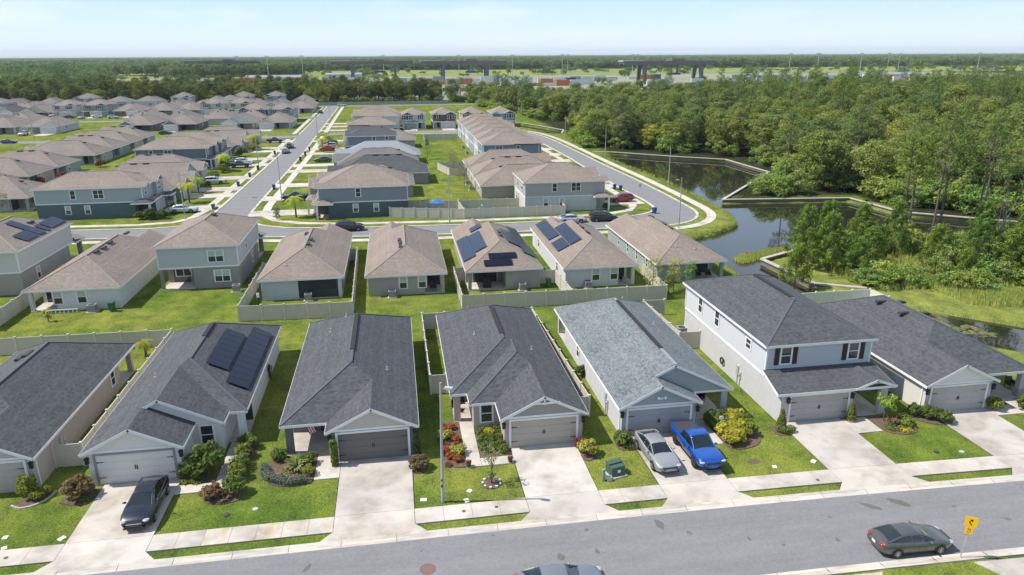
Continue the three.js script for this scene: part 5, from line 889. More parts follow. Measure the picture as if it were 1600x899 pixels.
function carGeo(type) {
  return gc('car' + type, () => {
    const c = CARS[type], h = c.L / 2, w2 = c.W / 2, g = {}, N = 54, rows = [], clear = type === 'pickup' ? .44 : type === 'suv' ? .3 : .2;
    const half = z => { const f = clamp((Math.abs(z) - (h - c.nose)) / c.nose), b = z > 0 ? .3 : .2; return w2 * (1 - .02 * Math.abs(z / h) - b * Math.pow(f, 2.4)); };
    for (let i = 0; i <= N; i++) {
      const s = i / N * 2 - 1, z = h * (Math.sign(s) * (1 - Math.pow(1 - Math.abs(s), 1.25))), w = half(z), y1 = spline(c.top, z), e = Math.pow(clamp((Math.abs(z) - h + .7) / .7), 2), y0 = lerp(clear, clear + .2, e), row = [];
      const prof = [[0, y0], [w * .78, y0], [w * .93, y0 + .05], [w * .985, y0 + .16], [w, lerp(y0, y1, .45)], [w * 1.0, lerp(y0, y1, .72)], [w * .975, y1 - .1], [w * .93, y1 - .03], [w * .84, y1 + .005], [w * .55, y1 + .035], [0, y1 + .055]];
      for (const [x, y] of prof) row.push(V(x, y, z)); for (let k = prof.length - 2; k >= 0; k--) row.push(V(-prof[k][0], prof[k][1], z));
      rows.push(row);
    }
    const cap = (src, z, k, m) => src.map(v => V(v.x * k, lerp(v.y, m, 1 - k), z)); rows.unshift(cap(rows[0], -h - .03, .8, .6)); rows.unshift(cap(rows[1], -h - .035, .02, .6)); rows.push(cap(rows.at(-1), h + .045, .82, .5)); rows.push(cap(rows.at(-2), h + .05, .02, .5));
    g.body = gridGeo(rows);
    const [z0, z1] = c.glass, gr = [], M2 = 30, bw = z => half(z) * .87, rw = z => half(z) * (type === 'sedan' ? .62 : .72);
    const cabin = z => { const yb = spline(c.top, z) - .015, yr = Math.max(yb + .01, spline(c.roof, z)), f = clamp((yr - yb) / .44), wr = lerp(bw(z) * .93, rw(z), Math.pow(f, .8)); return { yb, yr, f, wr }; };
    for (let i = 0; i <= M2; i++) { const z = lerp(z0, z1, i / M2), { yb, yr, f, wr } = cabin(z); const q = [[bw(z), yb], [lerp(bw(z), wr, .5) + .03 * f, lerp(yb, yr, .5)], [wr, yr - .07 * f], [wr * .93, yr - .025 * f], [wr * .7, yr + .01 * f], [0, yr + .04 * f]]; gr.push([...q.map(([x, y]) => V(x, y, z)), ...q.slice(0, -1).reverse().map(([x, y]) => V(-x, y, z))]); }
    g.glass = gridGeo(gr);
    const pr = [], [p0, p1] = c.panel; for (let i = 0; i <= 14; i++) { const z = lerp(p0, p1, i / 14), { yr, f, wr } = cabin(z), o = .012, q = [[wr + .03, yr - .12 * f], [wr + o, yr - .06 * f], [wr * .94, yr - .01 * f + o], [wr * .7, yr + .012 * f + o], [0, yr + .042 * f + o]]; pr.push([...q.map(([x, y]) => V(x, y, z)), ...q.slice(0, -1).reverse().map(([x, y]) => V(-x, y, z))]); }
    g.roof = gridGeo(pr);
    const pb = new MB(), pil = (za, zb, wd) => { for (const s of [-1, 1]) { let prev; for (let k = 0; k <= 4; k++) { const z = lerp(za, zb, k / 4), q = cabin(z), t = Math.abs(zb - za) < .1 ? k / 4 : 0, x = lerp(q.wr + .006, bw(z) + .012, t), y = lerp(q.yr - .05 * q.f, q.yb, t), v = V(s * x, y, z); if (prev) pb.cyl(prev, v, wd, wd, 6, false); prev = v; } } };
    pil(p1, z1 - .02, .035); pil(p0, z0 + .05, .06); for (const q of c.pill) if (q) pil(q, q + .02, .026); g.pillar = pb.geo();
    g.tyre = new MB().cyl(V(-.11, 0, 0), V(.095, 0, 0), c.wr, c.wr, 24).cyl(V(.095, 0, 0), V(.115, 0, 0), c.wr, c.wr * .9, 24).geo();
    g.rimBack = new MB().cyl(V(.1, 0, 0), V(.118, 0, 0), c.wr * .7, c.wr * .66, 18).geo(); const sp = new MB(); for (let k = 0; k < 10; k++) { const a = k / 10 * 6.283; sp.beam(V(.134, Math.cos(a) * .04, Math.sin(a) * .04), V(.127, Math.cos(a) * c.wr * .65, Math.sin(a) * c.wr * .65), .045, .02); } g.spoke = sp.cyl(V(.112, 0, 0), V(.14, 0, 0), .07, .06, 10).geo();
    const arch = new MB(), n = 14; for (let k = 0; k < n; k++) { const a = Math.PI * k / n, b = Math.PI * (k + 1) / n, R0 = c.wr * .9, R1 = c.wr + .055, P = (t, R) => V(0, Math.sin(t) * R, Math.cos(t) * R); arch.poly([P(a, R0), P(b, R0), P(b, R1), P(a, R1)], V(1, 0, 0)); } g.arch = arch.geo();
    const seam = new MB(), at = (z, t) => { const y1 = spline(c.top, z); return V(half(z) * 1.004, lerp(clear + .12, y1 - .1, t), z); }; const line = (za, zb, ta, tb) => { for (let k = 0; k < 4; k++) for (const s of [-1, 1]) { const a = at(lerp(za, zb, k / 4), lerp(ta, tb, k / 4)), b = at(lerp(za, zb, (k + 1) / 4), lerp(ta, tb, (k + 1) / 4)); a.x *= s; b.x *= s; seam.cyl(a, b, .007, .007, 4, false); } };
    const dz = type === 'pickup' ? [-.95, .08, 1.05] : [-1.1, -.05, 1.02]; for (const z of dz) line(z, z + .02, .1, 1); line(dz[0], dz[2], .1, .1); g.seam = seam.geo();
    g.half = half; g.h = h; g.c = c; return g;
  });
}
const orb = (k, x, y, z) => gc('orb' + k, () => new THREE.SphereGeometry(1, 14, 10).scale(x, y, z));
function car(type, color, label, pos, turn, { detail = 1, metal = .35, name, group, rim = M.rim, scale = 1 } = {}) {
  const g = carGeo(type), c = g.c, t = thing(name ?? { sedan: 'sedan', suv: 'sport_utility_car', van: 'minivan', pickup: 'pickup_truck' }[type], label, type === 'pickup' ? 'pickup' : 'car', pos, turn, group), pm = paint(color, metal); t.scale.setScalar(scale);
  part('body', g.body, pm, t); part('window_glass', g.glass, M.carGlass, t); part('roof_panel', g.roof, pm, t); part('pillar', g.pillar, pm, t); part('door_seam', g.seam, M.black, t);
  for (const z of c.wb) for (const s of [-1, 1]) {
    const w = part('wheel', g.tyre, M.tyre, t); w.position.set(s * (g.half(z) - .1), c.wr, z); if (s < 0) w.rotation.y = Math.PI;
    part('rim', g.rimBack, M.dark, w); part('spokes', g.spoke, rim, w);
    const a = part('wheel_arch', g.arch, M.black, t); a.position.set(s * (g.half(z) * 1.003 + .003), c.wr, z); if (s < 0) a.rotation.y = Math.PI;
  }
  const yf = type === 'sedan' ? .7 : type === 'pickup' ? .9 : .82, yt = type === 'sedan' ? .88 : 1.0;
  for (const s of [-1, 1]) {
    const hz = g.h - .2, hl = part('headlight', orb('h', .2, .065, .2), M.lampClear, t); hl.position.set(s * (g.half(hz) - .13), yf, hz); hl.rotation.y = s * .6;
    const tz = -g.h + .1, tl = part('taillight', orb('t', .2, .08, .13), M.lampRed, t); tl.position.set(s * (g.half(tz) - .15), yt, tz); tl.rotation.y = -s * .5;
    part('mirror', orb('m', .13, .075, .07), pm, t).position.set(s * (g.half(.8) + .07), spline(c.top, .8) + .03, c.glass[1] - .46);
    for (const z of type === 'pickup' ? [-.75, .25] : [-.85, .2]) part('door_handle', gc('dh', () => new MB().box(-.012, -.015, -.09, .012, .015, .09).geo()), pm, t).position.set(s * (g.half(z) * 1.0 + .006), spline(c.top, z) - .17, z);
  }
  part('grille', gc('gr' + type, () => new MB().box(-.5, yf - .26, g.h - .12, .5, yf - .03, g.h + .035).geo()), M.black, t);
  part('grille_bar', gc('gb' + type, () => new MB().box(-.44, yf - .1, g.h - .06, .44, yf - .06, g.h + .048).geo()), detail > 1 ? M.chrome : M.dark, t);
  part('bumper', gc('bm' + type, () => new MB().box(-.62, .28, g.h - .1, .62, .38, g.h + .055).geo()), M.dark, t);
  part('number_plate', gc('np', () => new MB().box(-.16, 0, 0, .16, .15, .02).geo()), M.white, t).position.set(0, yt - .22, -g.h - .05);
  if (type === 'pickup') { part('tonneau_cover', new MB().box(-.78, 1.17, -2.6, .78, 1.225, -1.04), M.dark, t); part('tailgate_rail', new MB().box(-.78, 1.15, -2.68, .78, 1.222, -2.61), pm, t); for (const s of [-1, 1]) { part('bed_rail', new MB().box(s * .88, 1.13, -2.66, s * .78, 1.226, -1.0), pm, t); part('step_bar', new MB().box(s * 1.0, .36, -1.05, s * .9, .42, 1.0), M.black, t); } }
  return t;
}
car('sedan', [.012, .014, .03], 'black sedan parked on the stained driveway, nose to the street', [-16.85, .075, -41.8], .02, { detail: 2 });
car('sedan', [.33, .335, .345], 'silver sedan with black grille parked beside the blue pickup', [17.15, .075, -42.15], .045, { detail: 1, metal: .35 });
car('pickup', [.006, .085, .40], 'bright blue pickup truck with black bed cover', [20.15, .075, -42.2], .03, { rim: M.dark });
car('sedan', [.095, .10, .096], 'dark grey sedan parked by the yellow arrow sign', [28.3, .015, -30.55], Math.PI / 2 - .035, { detail: 2, metal: .4, scale: .93 });
car('sedan', [.25, .26, .285], 'silver sedan on the road cut off by the bottom frame edge', [7.45, .015, -30.3], Math.PI / 2, { metal: .6 });
car('suv', [.015, .017, .02], 'black sport utility car parked on the cross street kerb', [-8.2, .015, -117.0], Math.PI / 2 + .1, {});
car('sedan', [.55, .58, .62], 'white sedan parked on the cross street by the fence end', [29.2, .015, -116.4], Math.PI / 2, {});
car('van', [.02, .022, .028], 'dark minivan parked in front of the white sedan on the cross street', [34.9, .015, -116.6], Math.PI / 2, {});
car('suv', [.28, .012, .02], 'red sport utility car on the drive of the light grey corner house', [43, .08, -132], -Math.PI / 2, {});
car('sedan', [.62, .64, .68], 'pale silver sedan beside the slate blue corner house', [-39.2, .08, -137], Math.PI / 2, {});
car('pickup', [.014, .015, .018], 'black pickup on the drive of the dark teal corner house', [-20.2, .08, -145], -Math.PI / 2, {});
car('suv', [.62, .63, .63], 'white sport utility car on a drive of the long street', [-40.6, .08, -168.4], Math.PI / 2, {});
car('pickup', [.07, .085, .10], 'dark blue grey pickup on a drive of the long street', [-40, .08, -193.6], Math.PI / 2, {});
car('suv', [.65, .65, .64], 'white sport utility car parked beyond the blue grey pickup', [-40, .08, -199.2], Math.PI / 2, {});
car('sedan', [.10, .15, .19], 'blue grey sedan parked on the street side, nearer of two', [-33.9 + 1.6, .015, -221], Math.PI, {});
car('suv', [.025, .03, .055], 'dark blue car parked on the street just beyond the blue grey sedan', [-32.6, .015, -233], Math.PI, {});
car('pickup', [.03, .04, .09], 'navy pickup on the last drive before the second side street', [-39.4, .08, -249], Math.PI / 2, {});
car('sedan', [.42, .02, .02], 'red car on a drive east of the long street', [-20.6, .08, -224.5], -Math.PI / 2, {});
car('sedan', [.03, .06, .055], 'dark green car on a drive near the charcoal roofed house', [-19.6, .08, -199.6], -Math.PI / 2, {});
car('suv', [.42, .43, .45], 'silver car on the drive just beyond the red car', [-20.4, .08, -231], -Math.PI / 2, {});
car('suv', [.03, .03, .032], 'black car on the drive two beyond the red car', [-20.6, .08, -237.6], -Math.PI / 2, {});
car('suv', [.02, .022, .025], 'black car on the far stretch of the long street', [-36.2, .015, -376], Math.PI, {});
car('sedan', [.015, .03, .16], 'dark blue sedan parked at the left frame edge far street', [-127.5, .015, -264.5], Math.PI / 2, {});
car('suv', [.62, .63, .64], 'white car on a drive before the white gabled house', [-134.8, .08, -290.8], 0, {});
[[-170, -371, [.6, .6, .6], 'white car on a drive before the cream third row house'], [-157, -371, [.6, .6, .6], 'white car before the white two storey third row house'], [-150.5, -371, [.03, .03, .035], 'black car between white ones in the third row'], [-143.5, -366, [.5, .52, .53], 'silver car at the kerb before the sage green house'], [-138, -370, [.6, .6, .6], 'white car on the drive of the sage green house'], [-129, -364, [.5, .53, .56], 'silver car at the kerb right of the sage green house'], [-122, -368, [.05, .06, .08], 'dark car before the third row brown roofed house'], [-86, -366, [.3, .3, .33], 'grey car before the open dark garage'], [-83.5, -284, [.02, .02, .025], 'black car before the dark grey double gabled house'], [-79.5, -366, [.06, .1, .12], 'dark teal car before the cream two storey house']].forEach(([x, z, c, l], i) => car(i % 2 ? 'suv' : 'sedan', c, l, [x, .08, z], i % 3 ? Math.PI / 2 : 0, {}));
// ---------------------------------------------------------------- street furniture
function lampPost(label, x, z, H, arm, turn = 0, lean = 0) {
  const t = thing('street_lamp', label, 'street lamp', [x, 0, z], turn); t.rotation.z = lean;
  part('pole', new MB().cyl(V(0, 0, 0), V(0, H, 0), .115, .06, 10), M.poleGrey, t);
  if (H > 8) part('access_cover', new MB().box(-.06, 1.15, .1, .06, 1.35, .14).box(-.06, 1.6, .1, .06, 1.75, .135), M.dark, t);
  if (arm) { part('arm', new MB().cyl(V(0, H - .55, 0), V(arm, H - .25, 0), .035, .03, 6), M.poleGrey, t); part('lamp_head', new MB().box(arm - .08, H - .38, -.12, arm + .42, H - .24, .12).cyl(V(arm + .18, H - .42, 0), V(arm + .18, H - .36, 0), .1, .1, 10), M.galv, t); }
  return t;
}
lampPost('tall pale street lamp pole beside the orange flower bed', 1.77, -39.5, 8.5, .35, -.4, -.018);
[[45.5, -108.9, 'lamp pole at the outer bend of the pond road', 8.4, -.9], [58.6, -147.5, 'lamp pole on the pond bank beside the road', 8.4, 0], [57.3, -192, 'second lamp pole along the pond bank', 8.4, 0], [55.8, -234, 'third lamp pole along the pond road by the yellow sign', 8.4, 0], [8.45, -119.4, 'lamp pole on the cross street before the beige fence', 8.4, .6], [-24, -152, 'lamp pole on the east kerb of the long street near the black pickup', 8.4, -.8], [-37.4, -130.8, 'lamp pole by the slate blue corner house', 8.4, .8], [-35.4, -193, 'lamp pole on the west kerb by the blue grey pickup', 8.4, .8], [-26.6, -258.5, 'lamp pole on the east kerb at the second corner', 8.4, -.8], [-38.4, -279, 'lamp pole by the screened porch corner', 8.4, .8], [-29.2, -346, 'lamp pole far up the long street', 8.4, -.8], [-124.5, -296.5, 'lamp pole by the white gabled porch house', 8.4, 0], [-122, -270, 'lamp pole at the far left street corner', 8.4, 0], [52, -296, 'lamp pole at the small far pond', 8.4, 0], [-96, -372, 'lamp pole in front of the light blue third row house', 8.4, 0], [-134, -372, 'lamp pole in front of the sage green third row house', 8.4, 0]].forEach(([x, z, l, h, a]) => lampPost(l, x, z, h, a, 0, 0));
// yellow arrow sign at the lower right
{
  const t = thing('arrow_sign', 'yellow left turn arrow sign with speed plate on a leaning post', 'sign', [30.55, 0, -29.2], -.55); t.rotation.z = -.05;
  part('post', new MB().box(-.03, 0, -.03, .03, 2.75, .03), M.galv, t);
  const cv = (w, h, fn) => { const c = document.createElement('canvas'); c.width = w; c.height = h; fn(c.getContext('2d')); const x = new THREE.CanvasTexture(c); x.colorSpace = THREE.SRGBColorSpace; return std(rgb(1, 1, 1), { map: x, roughness: .4 }); };
  const face = cv(256, 256, k => { k.fillStyle = '#f7bd0a'; k.fillRect(0, 0, 256, 256); k.translate(128, 128); k.rotate(-Math.PI / 4); k.strokeStyle = '#151310'; k.lineWidth = 24; k.strokeRect(-1000, -1000, 1, 1); k.lineCap = 'butt'; k.lineJoin = 'round'; k.beginPath(); k.moveTo(-38, 82); k.lineTo(-38, 10); k.quadraticCurveTo(-38, -30, 4, -30); k.lineTo(22, -30); k.stroke(); k.fillStyle = '#151310'; k.beginPath(); k.moveTo(18, -72); k.lineTo(78, -30); k.lineTo(18, 12); k.closePath(); k.fill(); });
  const plate = part('sign_plate', new MB().box(-.31, -.31, -.012, .31, .31, .012), M.yellow, t); plate.position.set(0, 2.5, .05);
  const f = new THREE.PlaneGeometry(.61, .61); part('printed_face', f, face, plate).position.z = .015;
  const sp = part('speed_plate', new MB().box(-.2, -.22, -.012, .2, .22, .012), M.yellow, t); sp.position.set(0, 1.93, .05);
  part('printed_face', new THREE.PlaneGeometry(.39, .43), cv(192, 192, k => { k.fillStyle = '#f7bd0a'; k.fillRect(0, 0, 192, 192); k.fillStyle = '#151310'; k.textAlign = 'center'; k.font = 'bold 96px sans-serif'; k.fillText('15', 96, 98); k.font = 'bold 44px sans-serif'; k.fillText('MPH', 96, 158); }), sp).position.z = .015;
}
function signPost(label, x, z, H, kind) { const t = thing('road_sign', label, 'sign', [x, 0, z], .2); part('post', new MB().box(-.025, 0, -.025, .025, H, .025), M.galv, t); if (kind === 'diamond') { const p = part('sign_plate', new MB().box(-.38, -.38, -.01, .38, .38, .01), M.yellow, t); p.position.set(0, H - .3, .04); p.rotation.z = Math.PI / 4; } else if (kind === 'stop') part('sign_plate', new MB().cyl(V(0, H - .35, .03), V(0, H - .35, .05), .38, .38, 8), M.galv, t); else part('sign_plate', new MB().box(-.45, H - .2, -.01, .45, H, .01).box(-.01, H + .02, -.4, .01, H + .2, .4), std(rgb(.35, .5, .55), { roughness: .4 }), t); }
signPost('back of an octagonal stop sign on the pond road corner', 48.4, -137, 2.6, 'stop'); signPost('yellow diamond road sign far along the pond road', 58, -244, 2.5, 'diamond'); signPost('street name sign at the long street corner', -26, -134.6, 2.9, 'name'); signPost('street name sign before the beige corner fence', 14.2, -120.6, 2.6, 'name');
// bins
const binG = () => gc('bin', () => { const m = new MB(); const P = (w, d, y) => [V(-w, y, -d), V(w, y, -d), V(w, y, d), V(-w, y, d)], a = P(.22, .26, .08), b = P(.3, .36, 1.0); for (let i = 0; i < 4; i++) { const j = (i + 1) % 4; m.poly([a[i], a[j], b[j], b[i]], a[i].clone().add(a[j]).setY(0)); } m.poly(a, V(0, -1, 0)); return m.geo(); });
function bin(label, mat, x, z, turn = 0) { const t = thing('wheeled_bin', label, 'bin', [x, .01, z], turn); part('body', binG(), mat, t); part('lid', gc('bl', () => new MB().box(-.32, 1.0, -.36, .32, 1.06, .4).box(-.26, 1.06, -.3, .26, 1.1, .34).geo()), mat, t); for (const s of [-1, 1]) { part('wheel', gc('bw', () => new MB().cyl(V(-.03, 0, 0), V(.03, 0, 0), .12, .12, 10).geo()), M.tyre, t).position.set(s * .24, .12, -.28); } }
bin('green wheeled bin against the white middle row house', M.binGreen, -32.7, -82.0); bin('green wheeled bin in the yard of the taupe solar house', M.binGreen, 17.8, -82.1);
bin('blue wheeled bin on the inner bend of the pond road', M.binBlue, 45.6, -120.7, .4); bin('left of two dark blue bins beside the red car drive', M.binBlue, 45.7, -145.4); bin('right of two dark blue bins beside the red car drive', M.binBlue, 46.5, -143.7);
bin('green bin at the kerb by the pale silver sedan', M.binGreen, -34.4, -138.7); bin('blue bin on the west kerb, second up the long street', M.binBlue, -34.8, -164); bin('dark blue bin on the west kerb, third up the long street', M.binBlue, -34.6, -176.6); bin('black bin on the west kerb by the blue grey pickup', M.binBlack, -34.7, -188.3); bin('bright blue bin on the east kerb near the lamp pole', M.binBlue, -26.4, -158.6); bin('black bin at the kerb near the parked blue grey sedan', M.binBlack, -35, -218);
[[-26, -203, 'first'], [-26, -214.5, 'second'], [-26, -226, 'third']].forEach(([x, z, n]) => bin(`dark bin, ${n} in the line before the red car`, M.binBlack, x, z));
// air conditioners beside the rear walls
function aircon(label, x, z, turn = 0, mat = M.galv) { const t = thing('air_conditioner', label, 'air conditioner', [x, 0, z], turn); part('pad', gc('acp', () => new MB().box(-.55, 0, -.55, .55, .09, .55).geo()), M.concrete2, t); part('body', gc('acb', () => { const m = new MB().box(-.4, .09, -.4, .4, .85, .4); for (let i = 0; i < 7; i++) m.box(-.41, .16 + i * .09, -.41, .41, .19 + i * .09, .41); return m.geo(); }), flatMat([.30, .30, .29]), t); part('fan_guard', gc('acg', () => new MB().cyl(V(0, .85, 0), V(0, .9, 0), .36, .34, 16).geo()), M.dark, t); part('rim', gc('acr', () => new MB().box(-.42, .85, -.42, .42, .88, -.36).box(-.42, .85, .36, .42, .88, .42).box(-.42, .851, -.36, -.36, .879, .36).box(.36, .851, -.36, .42, .879, .36).geo()), mat, t); }
[[-34.85, -82.2, 'air conditioner behind the white middle row house'], [-20.2, -87, 'air conditioner behind the grey two storey patio house'], [-11.1, -82, 'air conditioner behind the screened patio house'], [-1.35, -81.4, 'air conditioner behind the tan middle row house'], [14.4, -81.4, 'air conditioner behind the taupe solar house'], [22.5, -80.9, 'air conditioner behind the white solar house'], [35, -81.6, 'air conditioner behind the teal grey pond side house'], [-44, -88.6, 'air conditioner of the beige solar house at the left edge'], [27.9, -64.2, 'air conditioner behind the two storey pale grey house']].forEach(([x, z, l]) => aircon(l, x, z));
for (const [x, z, l] of [[3.2, -133, 'air conditioner in the corner yard beside the blue sunshade'], [4.6, -133.4, 'second air conditioner in the corner yard'], [15.4, -150, 'air conditioner behind the first low pond road house'], [15.4, -157, 'air conditioner behind the second low pond road house'], [15.6, -168, 'air conditioner behind the third low pond road house'], [20.4, -196, 'air conditioner behind the blue tall pond road house'], [20.4, -207, 'air conditioner behind the second tall pond road house'], [20.6, -221, 'air conditioner behind the third tall pond road house'], [7.4, -172, 'air conditioner behind the charcoal roofed house'], [-63.2, -137, 'air conditioner left of the slate blue corner house']]) aircon(l, x, z);
// transformer, pedestals, manhole, covers
{
  const t = thing('transformer_box', 'green electric transformer box on the lawn beside the driveway', 'transformer', [13.7, 0, -40.75], .25);
  part('pad', new MB().box(-.62, 0, -.6, .62, .1, .6), M.concrete2, t);
  const b = new MB(), A = [V(-.52, .1, -.45), V(.52, .1, -.45), V(.52, .1, .45), V(-.52, .1, .45)], B = [V(-.52, .84, -.45), V(.52, .84, -.45), V(.52, .74, .36), V(-.52, .74, .36)]; for (let i = 0; i < 4; i++) { const j = (i + 1) % 4; b.poly([A[i], A[j], B[j], B[i]], A[i].clone().add(A[j]).setY(0)); } b.poly(B, UP);
  part('cabinet', b, M.patina, t); part('lid', new MB().box(-.56, .84, -.49, .56, .88, .0), M.patina, t); part('warning_label', new MB().box(-.1, .36, .452, .12, .56, .458), M.white, t);
  const p = thing('cable_pedestal', 'slim green cable pedestal beside the transformer box', 'pedestal', [12.65, 0, -40.1]); part('body', new MB().cyl(V(0, 0, 0), V(0, .8, 0), .13, .13, 12), flatMat([.20, .30, .22]), p); part('cap', new MB().cyl(V(0, .8, 0), V(0, .88, 0), .15, .12, 12), flatMat([.20, .30, .22]), p);
  const q = thing('cable_pedestal', 'squat grey pedestal next to the slim green one', 'pedestal', [13.05, 0, -40.05]); part('body', new MB().box(-.16, 0, -.13, .16, .26, .13), M.galv, q); part('cap', new MB().box(-.18, .26, -.15, .18, .3, .15), M.galv, q);
  const mh = thing('manhole_cover', 'round rusty manhole cover in the near street', 'manhole cover', [.5, .012, -33.3]); part('rim', new MB().cyl(V(0, 0, 0), V(0, .004, 0), .46, .46, 28), flatMat([.16, .12, .10]), mh); part('lid', new MB().cyl(V(0, 0, 0), V(0, .009, 0), .38, .38, 28), flatMat([.21, .125, .095]), mh);
  [[-24.4, -40.25, 'white meter cover nearest the left frame edge'], [-21.0, -39.6, 'white meter cover left of the stained driveway'], [-23.97, -39.2, 'small white cover by the left edge pavement'], [.55, -39.9, 'white meter cover left of the tall lamp pole'], [3.6, -40.4, 'white meter cover between lamp pole and young tree'], [3.3, -39.35, 'small white cover under the lamp pole shadow'], [24.9, -39.72, 'white meter cover right of the pickup driveway'], [27.95, -39.9, 'white meter cover left of the wide pale driveway']].forEach(([x, z, l], i) => single('meter_cover', gc('mc' + i % 2, () => new MB().slab([[-.2, -.15], [.2, -.15], [.2, .15], [-.2, .15]].map(([a, b]) => [a * (i % 2 ? 1 : .7), b]), 0, .05).geo()), M.white, l, 'cover', [x, 0, z], i));
  [[-11.74, -40.4, 'grey valve lid nearer the croton bed'], [-10.07, -40.7, 'grey valve lid farther from the croton bed'], [37.4, -39.6, 'grey valve lid left on the right hand lawn'], [39.2, -39.3, 'black valve lid right on the right hand lawn']].forEach(([x, z, l], i) => single('valve_cover', gc('vl', () => new MB().cyl(V(0, 0, 0), V(0, .05, 0), .2, .18, 12).geo()), i % 2 ? M.galv : M.dark, l, 'valve', [x, 0, z]));
  [[3.0, -38.2, 'rusty round valve cap on the pavement, left of two'], [5.1, -38.3, 'rusty round valve cap on the pavement, right of two'], [-23.4, -38.2, 'dark valve cap on the pavement by the left edge'], [26.9, -37.9, 'black valve cap on the pavement left of the wide driveway']].forEach(([x, z, l]) => single('water_valve', gc('vc', () => new MB().cyl(V(0, 0, 0), V(0, .012, 0), .12, .12, 14).geo()), flatMat([.13, .09, .07]), l, 'valve', [x, .068, z + bend(x)]));
}
